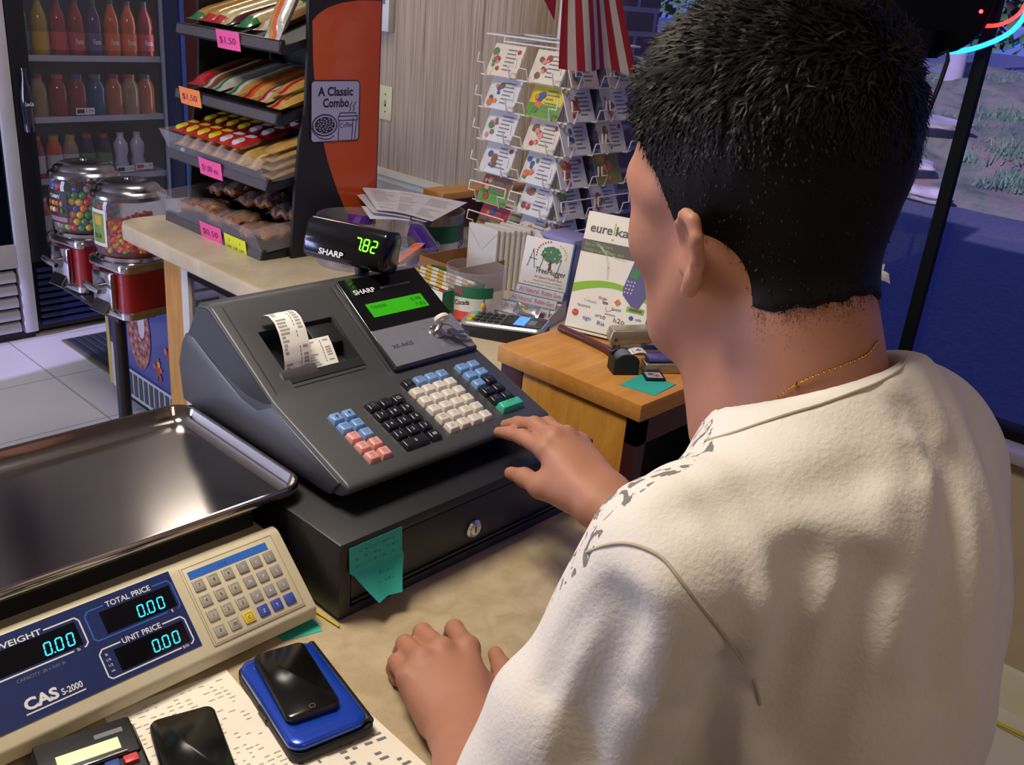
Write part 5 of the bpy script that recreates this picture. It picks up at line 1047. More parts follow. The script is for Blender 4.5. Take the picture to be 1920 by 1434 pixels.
b = B(EM); b.prism([(-.004, -.004), (.013, -.0055), (.013, -.0035), (0, -.0015)], -.006, EW+.004, SWH, 'x', .0006, 1, M=Matrix(((1, 0, 0, 0), (0, 0, 1, 0), (0, 1, 0, 0), (0, 0, 0, 1)))); b.box(.10, .14, .0, .15, -.006, -.003, mat('easel_grey', '6f6b86', .6)); b.build('tray_lip', t, world=True)
o = B().prism([(0, 0), (.075, 0), (.055, .13)], 0, .003, mat('easel_grey', '6f6b86', .6), 'y').build('easel_leg', t); o.matrix_basis = t.matrix_basis.inverted() @ frame((1.372, .945, Zt), BK, (-.292*-1, .956, 0))
t = thing('candy_bar', 'long thin dark red stick lying along the foot of the white easel sign', 'stick', (1.287, .975, Zt)); b = B(); 
b.tube([(1.294, 1.044, Zt+.0075), (1.290, .99, Zt+.0075), (1.281, .93, Zt+.0075), (1.270, .90, Zt+.0075)], .0068, mat('dark_red_leather', '4c1a18', .35, bump=.4, bscale=150), 10); b.build('stick', t, world=True)
# staplers etc
def dirM(x, y, z, deg): return Matrix.Translation((x, y, z)) @ Matrix.Rotation(math.radians(deg), 4, 'Z')
CHMP = mat('champagne_metal', 'a8a08c', .3, .6)
t = thing('stapler', 'pale metal stapler with maroon plastic end, lying behind the tape dispenser', 'stapler', (1.345, .885, Zt)); M = dirM(1.345, .885, Zt, -38) @ Matrix.Scale(1.22, 4)
b = B(M); b.prism([(-.06, .0), (.065, .0), (.065, .008), (-.06, .006)], -.014, .014, mat('stapler_base', '55504c', .4), 'y', .002); b.build('base', t, world=True)
b = B(M); b.prism([(-.060, .022), (-.056, .036), (.015, .040), (.02, .02), (-.055, .012)], -.013, .013, CHMP, 'y', .003); b.cyl((-.05, -.0135, .022), (-.05, .0135, .022), .003, CHROME, n=10); b.cyl((-.045, 0, .004), (-.045, 0, .02), .006, CHMP, n=10); b.build('arm', t, world=True)
b = B(M); b.prism([(.010, .018), (.012, .042), (.058, .044), (.070, .034), (.070, .014), (.03, .008)], -.0155, .0155, mat('maroon_plastic', '3d1622', .3, coat=.4), 'y', .003); b.build('grip', t, world=True)
t = thing('stamp_roll_dispenser', 'small black arched dispenser holding a roll with one pictured stamp sticking out', 'dispenser', (1.228, .852, Zt)); M = dirM(1.236, .853, Zt, -35)
b = B(M); P = [(-.022, 0), (.022, 0), (.022, .022)]+[(.022*math.cos(a), .022+.014*math.sin(a)) for a in np.linspace(.2, 2.94, 9)]+[(-.022, .022)]
b.prism(P, -.019, -.015, BLK2, 'y', .0006, 1); b.prism(P, .013, .017, BLK2, 'y', .0006, 1); b.box(-.022, .022, -.015, .013, 0, .004, BLK2); b.box(-.022, -.018, -.015, .013, .004, .026, BLK2); b.build('case', t, world=True)
b = B(M); b.cyl((0, -.0145, .021), (0, .0125, .021), .0145, mat('roll_grey', '5c6470', .4), n=24); b.build('roll', t, world=True)
b = B(M); f = lambda u, v: Vector((.008+.026*u, -.013+.024*v, .0345+.004*math.sin(u*2.5))); b.sheet(f, 4, 2, SWH, .0003)
b.add([tuple(f(u, v)+Vector((0, 0, .0004))) for u, v in ((.15, .15), (.85, .15), (.85, .85), (.15, .85))], [(0, 1, 2, 3)], mat('stamp_tint', 'c98d7a', .6)); b.add([tuple(f(u, v)+Vector((0, 0, .0007))) for u, v in ((.3, .4), (.7, .3), (.6, .7))], [(0, 1, 2)], mat('stamp_violet', '5b5290', .6)); b.build('stamp', t, world=True)
t = thing('staple_remover', 'silver metal tube tool with violet blue end beside the black dispenser', 'stapler', (1.32, .80, Zt)); M = dirM(1.322, .795, Zt, -36) @ Matrix.Scale(1.1, 4)
b = B(M); b.prism([(-.062, 0), (.055, 0), (.055, .02), (-.062, .016)], -.014, .014, mat('brushed_silver', 'a39c92', .3, .7), 'y', .003); b.build('body', t, world=True)
b = B(M); b.box(-.058, .060, -.013, .013, .0185, .0245, mat('violet_top', '5f5aa0', .3, .3), .002); b.box(.052, .062, -.0145, .0145, .001, .022, MATS['violet_top'], .003); b.ball((.012, 0, .025), (.006, .006, .003), mat('blue_button', '1f32b8', .2), 10); b.build('cover', t, world=True)
t = thing('sticky_note', 'teal note lying flat on the near corner of the oak cabinet top', 'note', (1.225, .79, Zt)); b = B(); b.sheet(lambda u, v: Vector((1.182+.068*u+.012*v, .818-.062*v+.006*u, Zt+.0005+.001*u*v)), 4, 4, TEAL, -.0004); b.build('paper', t, world=True)
t = thing('memory_card', 'small black framed picture card lying on the flat teal note', 'card', (1.255, .803, Zt+.002)); M = dirM(1.254, .802, Zt+.0022, -40); b = B(M); b.box(-.017, .017, -.0165, .0165, 0, .0035, BLK2, .0008); b.build('case', t, world=True); b = B(M); b.rect(-.0135, .0135, -.012, .012, mat('art_pale', '9aa4ae', .5), .0037); b.disc(.002, 0, .006, PC[4], .0039, 10); b.disc(-.005, .003, .005, PC[3], .0041, 10); b.disc(.005, -.004, .0035, PC[0], .0043, 10); b.build('picture', t, world=True)
t = thing('sticky_note', 'small teal note scrap further back on the oak cabinet, partly hidden by the stapler', 'note', (1.41, .86, Zt)); b = B(); b.sheet(lambda u, v: Vector((1.395+.035*u, .88-.03*v, Zt+.0006)), 3, 3, TEAL, -.0004); b.build('paper', t, world=True)
t = thing('plastic_cup', 'small clear plastic cup standing behind the sign on the oak cabinet', 'cup', (1.48, .905, Zt)); b = B(); b.lathe([(.018, 0), (.022, .045), (.0235, .045), (.0215, .044), (.017, .002), (0, .002)], (1.48, .905, Zt), TUBC, 20); b.build('wall', t, world=True)
# small wooden ledge behind the tubs
# ================= BACK LEFT: COOLERS, CANDY MACHINES, FREEZER ==================
FBLK = mat('cooler_black', '14141c', .4); FBL = mat('cooler_blue', '1d2550', .35); WFR = mat('white_enamel', 'c4c4cc', .35); SHW = mat('shelf_wire', 'a9abb4', .45)
FY = 4.15
t = thing('beverage_cooler', 'tall black glass door drinks cooler with bottle shaped door handle', 'cooler', (1.87, 4.45, 0))
b = B(); b.box(1.512, 1.53, FY+.04, 4.9, .02, 2.0, FBLK); b.box(2.215, 2.25, FY+.04, 4.9, .02, 2.0, FBLK); b.box(1.53, 2.215, 4.86, 4.9, .02, 2.0, FBL); b.box(1.53, 2.215, FY+.04, 4.86, 1.9, 2.0, FBLK); b.box(1.53, 2.215, FY+.04, 4.86, .02, .33, FBLK); b.build('cabinet', t, world=True)
b = B(); b.box(1.512, 1.585, FY, FY+.038, .34, 2.0, FBLK, .004); b.box(2.162, 2.25, FY, FY+.038, .34, 2.0, FBL, .004); b.box(1.585, 2.162, FY, FY+.038, 1.9, 2.0, FBLK); b.box(1.585, 2.162, FY, FY+.038, .34, .40, FBLK); b.box(2.152, 2.163, FY-.004, FY+.01, .40, 1.9, mat('steel_strip', '8c90a6', .3, .6)); b.box(2.245, 2.262, FY-.006, FY+.03, .02, 2.0, mat('blue_strip2', '3c56a8', .3)); b.build('door_frame', t, world=True)
B().box(1.585, 2.152, FY+.012, FY+.017, .40, 1.9, clear('cooler_glass', (.88, .88, .95), .03, .04)).build('door_glass', t, world=True)
b = B(); 
for k in range(9): b.box(1.53, 2.23, FY+.01, FY+.03, .05+.03*k, .068+.03*k, FBL, .003)
b.build('kick_grille', t, world=True)
SHZ = [1.172, .925, .668, .42]
for z in SHZ:
    b = B(); b.box(1.535, 2.205, FY+.05, FY+.056, z-.012, z+.012, SHW)
    for k in range(34): b.box(1.545+.0197*k, 1.549+.0197*k, FY+.057, 4.8, z-.003, z+.001, SHW)
    b.box(1.535, 2.205, FY+.057, 4.8, z-.008, z-.004, SHW); b.build('shelf', t, world=True)
# bottle handle
b = B(); Bp = [(.0, 0), (.019, 0), (.021, .012), (.0205, .05), (.022, .09), (.0235, .12), (.0225, .14), (.017, .175), (.011, .205), (.0095, .235), (.0115, .237), (.0115, .248), (0, .249)]
b.lathe([(r, z) for r, z in Bp], (1.546, FY-.036, .895), mat('cola_glass', '161a2c', .08, coat=.8), 20); b.text('Coca-Cola', -.017, .105, .015, INKW, M=frame((1.546, FY-.0615, .895), (1, 0, 0), (0, 0, 1)), width=.034, bold=.03); b.cyl((1.546, FY-.03, .92), (1.546, FY+.002, .92), .008, FBLK); b.cyl((1.546, FY-.03, 1.12), (1.546, FY+.002, 1.12), .008, FBLK); b.build('handle', t, world=True)
def bottle(name, lab_, cat, x, y, z, r, h, liq, cap, lbl, prof='soda', grp=None, txt=None):
    t = thing(name, lab_, cat, (x, y, z), group=grp); b = B()
    if prof == 'soda': P = [(0, 0), (r*.9, 0), (r, .01), (r, h*.30), (r*.93, h*.45), (r, h*.55), (r*.85, h*.70), (r*.45, h*.85), (r*.36, h*.90), (r*.36, h*.93)]
    elif prof == 'milk': P = [(0, 0), (r*.85, 0), (r*.95, .01), (r*.95, h*.25), (r*.78, h*.40), (r*.98, h*.55), (r*.95, h*.72), (r*.5, h*.85), (r*.42, h*.93)]
    else: P = [(0, 0), (r*.95, 0), (r, .01), (r, h*.62), (r*.92, h*.72), (r*.62, h*.84), (r*.58, h*.90)]
    b.lathe(P, (0, 0, 0), liq, 18); b.build('bottle_body', t)
    rc = P[-1][0]*1.12; b = B(); b.lathe([(rc, 0), (rc, h-P[-1][1]-.001), (0, h-P[-1][1])], (0, 0, P[-1][1]-.002), cap, 16); b.build('cap', t)
    if lbl:
        b = B(); z0, z1 = (.12, .42) if prof == 'soda' else (.15, .55); wrap(b, r*1.012, math.radians(180), math.radians(358), h*z0, h*z1, lbl, .0003, 18)
        if txt: wtext(b, txt, r*1.035, math.radians(262-20), h*(z0+z1)/2-.01, .022, INKW if lbl is not INKW else INKB, r*1.0)
        b.build('label', t)
    return t
def liq(n, c): return mat('liquid_'+n, c, .12, coat=.5, var=.15, emit=.0)
LQ = dict(green=liq('green', '1e5a46'), yellow=liq('yellow', 'a0871e'), red=liq('red', '8a2222'), orange=liq('orange', 'c2521e'), purple=liq('purple', '3b2450'), dark=liq('dark', '2c1820'), blue=liq('blue', '1f4a74'), peach=liq('peach', 'a85a3c'), white=liq('white', 'b9bcc8'), clr=liq('clear', '6a7078'), tan=liq('tan', '98805a'))
LB = dict(red=mat('lbl_red', 'c0403c', .5), orange=mat('lbl_orange', 'd8641e', .5), purple=mat('lbl_purple', '54447c', .5), yellow=mat('lbl_yellow', 'c59a28', .5), green=mat('lbl_green', '2d6b4c', .5), white=mat('lbl_white', 'b8b8bc', .5), rg=mat('lbl_grn2', '47803c', .5))
yb = FY+.115
for k, (x, l_, c_, lb, tx, d_) in enumerate(((1.605, 'green', 'green', 'green', None, 'green soda bottle at the left end of the top visible cooler shelf'), (1.682, 'yellow', 'green', 'yellow', None, 'yellow soda bottle, second from the left on the top visible cooler shelf'), (1.757, 'red', 'green', 'red', None, 'red soda bottle with plain red label, third from the left on the top cooler shelf'), (1.832, 'red', 'green', 'red', 'Fanta', 'dark red soda bottle with white lettering beside the purple one in the cooler'), (1.907, 'purple', 'green', 'purple', 'Fanta', 'purple soda bottle in the middle of the top cooler shelf'), (1.985, 'orange', 'green', 'orange', 'Fanta', 'orange soda bottle right of the purple one in the cooler'), (2.060, 'orange', 'blue', 'orange', 'Fanta', 'orange soda bottle with blue cap on the top cooler shelf'), (2.138, 'red', 'green', 'red', 'Fanta', 'red soda bottle at the right end of the top cooler shelf'))):
    bottle('soda_bottle', d_, 'bottle', x, yb, SHZ[0]+.0015, .034, .235, LQ[l_], LQ[c_], LB[lb], 'soda', 'soda bottles on the top cooler shelf', tx)
for k, (x, l_, d_) in enumerate(((1.66, 'tan', 'brownish wide bottle at the left on the middle cooler shelf'), (1.745, 'red', 'red juice bottle left of the price tag on the middle cooler shelf'), (1.828, 'red', 'red juice bottle behind the price tag on the middle cooler shelf'), (1.91, 'blue', 'blue juice bottle on the middle cooler shelf'), (1.99, 'peach', 'peach coloured bottle right of the blue one on the middle cooler shelf'), (2.065, 'tan', 'yellowish bottle second from right on the middle cooler shelf'), (2.14, 'peach', 'orange brown bottle at the right end of the middle cooler shelf'))):
    bottle('juice_bottle', d_, 'bottle', x, yb+.03, SHZ[1]+.0015, .038, .175, LQ[l_], [LQ['red'], LQ['orange'], LQ['blue'], LQ['clr']][k % 4], None, 'wide', 'juice bottles on the middle cooler shelf')
for k, (x, l_, c_, lb, pr, d_) in enumerate(((1.62, 'red', 'orange', 'white', 'wide', 'red bottle with orange cap at the left end of the lower cooler shelf'), (1.695, 'orange', 'yellow', 'white', 'wide', 'orange labelled bottle, second on the lower cooler shelf'), (1.765, 'tan', 'yellow', 'white', 'wide', 'pale bottle with yellow lid on the lower cooler shelf'), (1.838, 'dark', 'red', 'rg', 'wide', 'red and green labelled bottle, fourth on the lower cooler shelf'), (1.912, 'dark', 'red', 'rg', 'wide', 'red and green labelled bottle beside the white milk bottles'), (1.990, 'white', 'white', None, 'milk', 'left one of the two white milk bottles on the lower cooler shelf'), (2.068, 'white', 'white', None, 'milk', 'right one of the two white milk bottles on the lower cooler shelf'))):
    o = bottle('drink_bottle', d_, 'bottle', x, yb-.0, SHZ[2]+.0015, .033, .185, LQ[l_], LQ[c_], LB.get(lb), pr, 'bottles on the lower cooler shelf')
    if lb == 'rg': b = B(); wrap(b, .0338, math.radians(180), math.radians(358), .03, .062, LB['white'], .0003, 18); b.ball((.0, -.033, .045), (.012, .004, .014), LB['red'], 8); b.build('fruit_print', o)
for k, (x, l_) in enumerate(((1.62, 'orange'), (1.70, 'red'), (1.78, 'orange'))): bottle('drink_bottle', ['orange', 'red', 'second orange'][k]+' drink bottle on the lowest cooler shelf beside the gumball machine', 'bottle', x, yb, SHZ[3]+.0015, .034, .17, LQ[l_], LQ['white'], LB['white'], 'wide', 'bottles on the lowest cooler shelf')
for (x, z, d_) in ((1.815, .957, 'white shelf price tag on the middle cooler shelf'), (1.975, .700, 'white and black price tag in front of the left milk bottle'), (2.065, .707, 'white and red price tag in front of the right milk bottle')):
    b = B(frame((x, FY+.047, z), (1, 0, 0), (0, 0, 1))); b.box(-.040, .040, -.014, .014, -.001, 0, WB, .0003, 1); b.rect(-.036, -.004, -.008, .008, INKB if x < 2.05 else LB['red'], .0005); b.text('1.79', .004, -.006, .012, INKB, width=.03); o = b.build('price_tag'); tag(o, d_, 'price tag', 'price tags in the drinks cooler')
# dark red machine to the right of the cooler
t = thing('vending_machine', 'dark red cabinet squeezed between the drinks cooler and the papered wall', 'vending machine', (2.33, 4.4, 0)); b = B(); b.box(2.272, 2.385, FY+.02, 4.8, 0, 1.9, mat('dark_red_panel', '4a141c', .35), .004); b.build('cabinet', t, world=True); b = B(); b.box(2.374, 2.384, FY+.005, FY+.02, 0.05, 1.9, mat('steel_strip', '8c90a6', .3, .6)); b.build('trim', t, world=True)
# white framed cooler
t = thing('white_cooler', 'white framed upright cooler with louvred base at the far left', 'cooler', (1.1, 4.4, 0))
b = B(); b.box(.70, 1.508, FY+.04, 4.9, .03, 2.0, FBLK); b.build('cabinet', t, world=True)
b = B(); b.box(1.452, 1.508, FY-.004, FY+.04, .03, 2.0, WFR, .004); b.box(.70, .75, FY-.004, FY+.04, .03, 2.0, WFR, .004); b.box(.75, 1.452, FY-.002, FY+.04, .325, .425, WFR, .004); b.box(.75, 1.452, FY, FY+.04, 1.92, 2.0, WFR); b.build('frame', t, world=True)
B().box(.75, 1.452, FY+.015, FY+.02, .425, 1.92, mat('dark_door_glass', '0b0b10', .06)).build('door_panel', t, world=True)
b = B(); b.box(.75, 1.452, FY+.030, FY+.04, .03, .325, FBLK); b.build('grille_back', t, world=True)
for k in range(5): B().prism([(FY-.006, .042+.056*k), (FY-.002, .078+.056*k), (FY+.026, .086+.056*k), (FY+.028, .080+.056*k), (FY+.004, .042+.056*k)], .76, 1.438, mat('louver_white', 'b0afb6', .4), 'x', .001, 1).build('louver', t, world=True)
b = B(); b.box(.8, 1.50, FY+.02, 4.8, 0, .03, FBLK); b.build('plinth', t, world=True)
w2 = dup(t, (t.location.x-.86, t.location.y, 0), 0, 'second white framed cooler further left, beyond the edge of the picture')
# floor mat
b = B(); b.box(1.56, 2.15, 3.52, 4.05, .0005, .010, mat('mat_edge', '5c5538', .7), .003)
for k in range(17): b.box(1.575+.034*k, 1.60+.034*k, 3.54, 4.03, .010, .015, mat('mat_rib', '23283c', .8), .002)
o = b.build('floor_mat'); tag(o, 'dark blue ribbed floor mat in front of the drinks cooler', 'mat')
# freezer
FZB = mat('freezer_blue', '2b3a86', .35, coat=.3); FZW = mat('freezer_white', 'b5b7b8', .4)
t = thing('ice_cream_freezer', 'blue chest freezer with cartoon print and white grille behind the candy machines', 'freezer', (1.8, 3.0, 0))
b = B(); b.box(1.50, 2.2, 2.56, 3.44, .03, .70, FZB, .006); b.build('cabinet', t, world=True); b = B(); b.box(1.52, 2.18, 2.58, 3.42, 0, .03, FBLK); b.build('feet', t, world=True); b = B(); b.box(1.50, 2.2, 2.56, 3.44, .701, .74, FZW, .008); b.build('lid', t, world=True)
b = B(); b.box(1.494, 1.4995, 2.57, 3.30, .04, .155, FZW, .001); b.prism([(3.405, .04), (3.438, .04), (3.438, .69), (3.425, .69)], 1.4955, 1.4995, mat('freezer_stripe', 'b9a04a', .5), 'x'); b.box(1.4945, 1.4998, 3.35, 3.405, .04, .22, FZW); b.build('front_trim', t, world=True)
b = B()
for k in range(17): b.box(1.4925, 1.4955, 2.60+.040*k, 2.628+.040*k, .055, .145, mat('grille_dark', '3e4048', .5))
b.build('grille', t, world=True)
b = B(frame((1.4985, 3.44, 0), (0, -1, 0), (0, 0, 1))); Z = .0006
CK = mat('cookie_pink', '9a5f55', .6); CR = mat('cookie_crumb', '6b3530', .6)
b.disc(.27, .33, .085, CK, Z, 26, .145); 
for k in range(60): a = k*2.4; r = math.sqrt((k+.5)/60); b.disc(.27+.08*r*math.cos(a), .33+.138*r*math.sin(a), .009, CR if k % 2 else mat('cookie_light', 'c08a7c', .6), Z+.0003, 6)
b.disc(.292, .37, .026, mat('cookie_white', 'c9bfc4', .6), Z+.0006, 16, .06)
for (cx_, cy_, cs) in ((.36, .46, .9), (.50, .30, 1.1), (.62, .42, 1.), (.40, .22, .8), (.72, .28, 1.), (.55, .50, .8), (.30, .55, .8)):
    for k, (dx, dy, r, cc) in enumerate(((0, 0, .022, PC[0]), (.01, .035, .015, LB['yellow']), (-.015, -.035, .014, LB['green']), (.022, -.03, .014, PC[0]), (-.03, .015, .010, LB['orange']), (.03, .01, .010, LB['orange']), (.008, .055, .009, LB['red']))): b.disc(cx_+dx*cs, cy_+dy*cs, r*cs, cc, Z+.0002*k, 8, r*cs*1.3)
b.build('graphics', t, world=True)
# candy machines on one stand
CRED = mat('machine_red', '8a0f1e', .28, coat=.6); CHR2 = mat('machine_chrome', 'c0c0c6', .16, 1); GLB2 = clear('globe_plastic', (.97, .97, 1), .03, .03); LIDM = mat('lid_alu', '9a9ca4', .22, 1)
ts = thing('machine_stand', 'black pole stand with round base carrying both candy machines', 'stand', (1.285, 2.90, 0))
b = B(); b.lathe([(.20, 0), (.20, .012), (.06, .03), (.03, .045), (.022, .05)], (1.235, 2.745, 0), FBLK, 30); b.build('base', ts, world=True); b = B(); b.cyl((1.235, 2.745, .045), (1.235, 2.745, .565), .021, FBLK, n=20); b.build('pole', ts, world=True)
b = B(); b.box(1.205, 1.325, 2.68, 3.12, .566, .578, FBLK, .002); b.build('crossbar', ts, world=True)
def machine(x, y, z0, rz, lab_):
    t = thing('candy_machine', lab_, 'candy machine', (x, y, z0), rz)
    P = lambda s: rr(-s, s, -s, s, .03, 4)
    b = B(); loft(b, [(P(.094), .0005), (P(.097), .004), (P(.097), .022), (P(.094), .026)], CHR2); b.build('base_plate', t)
    b = B(); loft(b, [(P(.092), .0262), (P(.092), .145)], CRED); b.build('body', t)
    b = B(); loft(b, [(P(.094), .1452), (P(.099), .151), (P(.099), .167), (P(.094), .175)], CHR2); b.lathe([(.100, 0), (.104, .006), (.098, .014), (.09, .016)], (0, 0, .174), CHR2, 36); b.build('collar', t)
    b = B(); b.box(-.112, -.0925, -.048, .048, .028, .143, CHR2, .006, 2); b.prism([(-.135, .02), (-.112, .055), (-.1125, .02)], -.036, .036, CHR2, 'y', .002, 1); b.build('coin_plate', t)
    b = B(); b.lathe([(.028, 0), (.028, .010), (.02, .014), (0, .014)], (0, 0, 0), CHR2, 24, M=frame((-.112, 0, .100), (0, 1, 0), (0, 0, -1)) @ Matrix.Rotation(math.pi, 4, 'X')); b.build('coin_dial', t)
    b = B(); b.cyl((-.112, 0, .100), (-.140, 0, .100), .008, CHR2); b.tube([(-.143, -.036, .094), (-.145, 0, .100), (-.143, .036, .106)], .009, CHR2, 10, radii=[.0075, .010, .0075]); b.build('crank_handle', t)
    R_ = .1065; G0 = .1902
    b = B(); b.lathe([(.090, 0), (.100, .004), (R_, .03), (R_, .150), (.100, .167), (.097, .167), (.103, .148), (.103, .032), (.096, .007), (0, .004)], (0, 0, G0), GLB2, 40); b.build('globe', t, smooth=50)
    b = B(); b.lathe([(.104, 0), (.108, .004), (.107, .012), (.100, .020), (.092, .024), (.088, .032), (.078, .040), (.060, .046), (.03, .049), (.012, .050), (.010, .055), (0, .056)], (0, 0, G0+.1675), LIDM, 40); b.build('lid', t, smooth=30)
    return t, G0
mA, G0 = machine(1.295, 2.745, .5785, math.radians(8), 'nearer red candy machine with clear globe of orange and red sour candies')
mB, _ = machine(1.300, 3.055, .5785, math.radians(8), 'further red candy machine with clear globe of multicoloured gumballs')
b = B(); wrap(b, .1073, math.radians(165), math.radians(198), .222, .33, SWH, .0004, 8); wrap(b, .1078, math.radians(168), math.radians(194), .232, .320, mat('lbl_kiwi', '6d8c2c', .5), .0003, 8); wtext(b, 'SOUR', .1084, math.radians(170), .245, .014, INKB, .036); wrap(b, .1082, math.radians(173), math.radians(189), .285, .312, LB['yellow'], .0002, 5); b.build('label', mA)
b = B(); wrap(b, .1073, math.radians(165), math.radians(208), .222, .325, mat('lbl_black', '1a1418', .5), .0004, 10); wtext(b, 'YUMMY', .1080, math.radians(168), .300, .012, SWH, .05)
for k, c_ in enumerate((PC[0], LB['yellow'], LB['orange'], PC[1], LB['yellow'], SWH, PC[0], LB['rg'])): a = math.radians(170+(k % 4)*9); b.ball((.1078*math.cos(a), .1078*math.sin(a), .285-.022*(k//4)), (.007, .007, .009), c_, 8)
wrap(b, .1081, math.radians(167), math.radians(206), .228, .242, mat('lbl_pink', '9a6a78', .5), .0002, 6); b.build('label', mB)
# gumballs: every ball against the globe is an object of its own
GC = [mat('gum_'+n_, c_, .2, coat=.5, var=.02) for n_, c_ in (('red', 'c0202a'), ('yellow', 'd8b41c'), ('green', '1c8040'), ('blue', '2448a0'), ('orange', 'e0701c'), ('white', 'd8cfc8'), ('pink', 'd04a78'))]
proto = []
for m_ in GC: o = B().ball((0, 0, 0), .0118, m_, 14).build('gumball', smooth=180); proto.append(o)
BM = mB.matrix_basis; used_g = set(); rg_ = random.Random(5); placed = []
names = ['red', 'yellow', 'green', 'blue', 'orange', 'white', 'pink']
def put_ball(p, k):
    if k not in used_g: used_g.add(k); o = proto[k]
    else: o = proto[k].copy(); COL.objects.link(o)
    o.location = BM @ Vector(p); tag(o, '%s gumball in the clear globe of the further candy machine' % names[k], 'gumball', '%s gumballs in the globe' % names[k])
for L_ in range(7):
    z = G0+.019+L_*.0205; n = 24
    for q_ in range(n):
        a = 2*math.pi*(q_+.5*(L_ % 2))/24; r_g = .0885 if L_ else .083
        if L_ == 6 and math.sin(a*2)+.4*math.sin(a*5) > .1: continue
        p = (r_g*math.cos(a), r_g*math.sin(a), z+rg_.uniform(-.001, .001)); put_ball(p, rg_.choice([0, 1, 1, 2, 3, 4, 5, 6, 0, 2]))
for q_ in range(14): a = q_*2.4; r_g = .066*math.sqrt((q_+.6)/14); put_ball((r_g*math.cos(a), r_g*math.sin(a), G0+.019+5*.0205+.012), rg_.choice(range(7)))
core = B(); core.lathe([(0, 0), (.066, .0), (.066, .095), (.03, .102), (0, .103)], (0, 0, G0+.010), mat('gum_shadow', '7a2a30', .6), 24); o = core.build('gumball_heap'); o.matrix_basis = BM.copy(); tag(o, 'multicoloured heap of gumballs filling the middle of the further globe', 'gumball'); o['kind'] = 'stuff'
# sour candies in the nearer globe
SC_ = [mat('sour_'+n_, c_, .35, sss=0, coat=.3, var=.1) for n_, c_ in (('red', 'd82a18'), ('orange', 'f0681a'), ('pink', 'e04a50'), ('yellow', 'eab020'), ('green', '7aaa30'))]
b = B(); r_ = random.Random(9)
for k in range(900):
    a = r_.uniform(0, 6.283); zz = r_.uniform(.014, .110); lim = .090
    rad = lim*(r_.uniform(.72, 1) if zz < .085 else math.sqrt(r_.random()))
    if zz > .085+.018*math.sin(a*2+1): continue
    bmx = bmesh.new(); bmesh.ops.create_icosphere(bmx, subdivisions=1, radius=1); sx_, sy_, sz_ = r_.uniform(.007, .012), r_.uniform(.006, .009), r_.uniform(.005, .008)
    M = Matrix.Translation((rad*math.cos(a), rad*math.sin(a), G0+zz)) @ Matrix.Rotation(r_.uniform(0, 6), 4, Vector((r_.random(), r_.random(), r_.random()+.01)).normalized()) @ Matrix.Diagonal((sx_, sy_, sz_, 1))
    b.bm(bmx, SC_[r_.choice([0, 0, 0, 1, 1, 1, 2, 3, 4])], M)
b.lathe([(0, 0), (.07, .0), (.07, .075), (0, .08)], (0, 0, G0+.008), SC_[0], 20)
o = b.build('sour_candies', smooth=180); o.matrix_basis = mA.matrix_basis.copy(); tag(o, 'heap of red and orange sour candies filling the nearer clear globe', 'candy'); o['kind'] = 'stuff'
# ================= NEON SIGN IN THE WINDOW ==================
NX = 2.33
t = thing('neon_sign', 'black backed round neon sign with blue and red tubes hanging in the window', 'neon sign', (NX, .93, 1.6))
ov = lambda a, cy, cz, ry, rz_: (cy+ry*math.cos(a), cz+rz_*math.sin(a))
b = B(); b.prism([(.775, 1.70), (.777, 1.65), (.788, 1.608), (.806, 1.582), (.833, 1.562), (.87, 1.549), (.92, 1.543), (1.0, 1.545), (1.08, 1.58), (1.13, 1.64), (1.15, 1.72), (1.15, 1.85), (1.10, 1.95), (.96, 2.0), (.84, 1.96), (.79, 1.88), (.772, 1.78)], NX-.012, NX+.012, mat('sign_black', '040406', .9, spec=.08), 'x', .002, 1); b.build('backing', t, world=True)
BT = mat('neon_blue', '38b6ff', .3, emit=5, ecol='1a8cff'); RT = mat('neon_red', 'ff5a50', .3, emit=4, ecol='ff2a20')
b = B(); b.tube(smooth_path([(NX+.03, *p) for p in ((.93, 1.556), (.88, 1.556), (.833, 1.562), (.79, 1.577), (.745, 1.604), (.722, 1.634), (.715, 1.67), (.72, 1.72), (.74, 1.78), (.78, 1.85))]), .0055, BT, 8); b.build('blue_tube', t, world=True)
b = B(); b.tube(smooth_path([(NX+.03, *p) for p in ((.90, 1.625), (.84, 1.618), (.777, 1.621), (.749, 1.632), (.73, 1.65), (.722, 1.677), (.725, 1.72), (.75, 1.76))]), .0042, RT, 8); b.build('red_tube', t, world=True)
for y, z in ((.745, 1.66), (.80, 1.60), (1.0, 1.548)): B().cyl((NX+.012, y+.01, z+.012), (NX+.03, y, z), .004, FBLK, n=8).build('tube_clip', t, world=True)
b = B(); b.box(NX-.075, NX-.012, .862, 1.06, 1.542, 1.602, mat('sign_black', '040406', .9, spec=.08), .004); b.build('transformer', t, world=True)
b = B(); b.ball((NX-.014, .795, 1.647), .0042, mat('led_red', 'ff8080', .3, emit=14, ecol='ff2030'), 10); b.build('indicator', t, world=True)
b = B(); b.cyl((NX, .88, 2.05), (NX, .88, 2.598), .002, FBLK, n=6); b.cyl((NX, 1.09, 2.05), (NX, 1.09, 2.598), .002, FBLK, n=6); b.build('hanging_chain', t, world=True)
b = B(); b.tube([(NX-.02, .866, 1.548), (NX-.01, .846, 1.56), (NX, .845, 1.54), (NX+.002, .850, 1.49), (NX+.002, .862, 1.41), (NX+.002, .885, 1.30), (NX+.004, .90, 1.1), (NX+.004, .91, .9), (NX+.004, .92, .694)], .0052, FBLK, 8); b.build('power_cord', t, world=True)
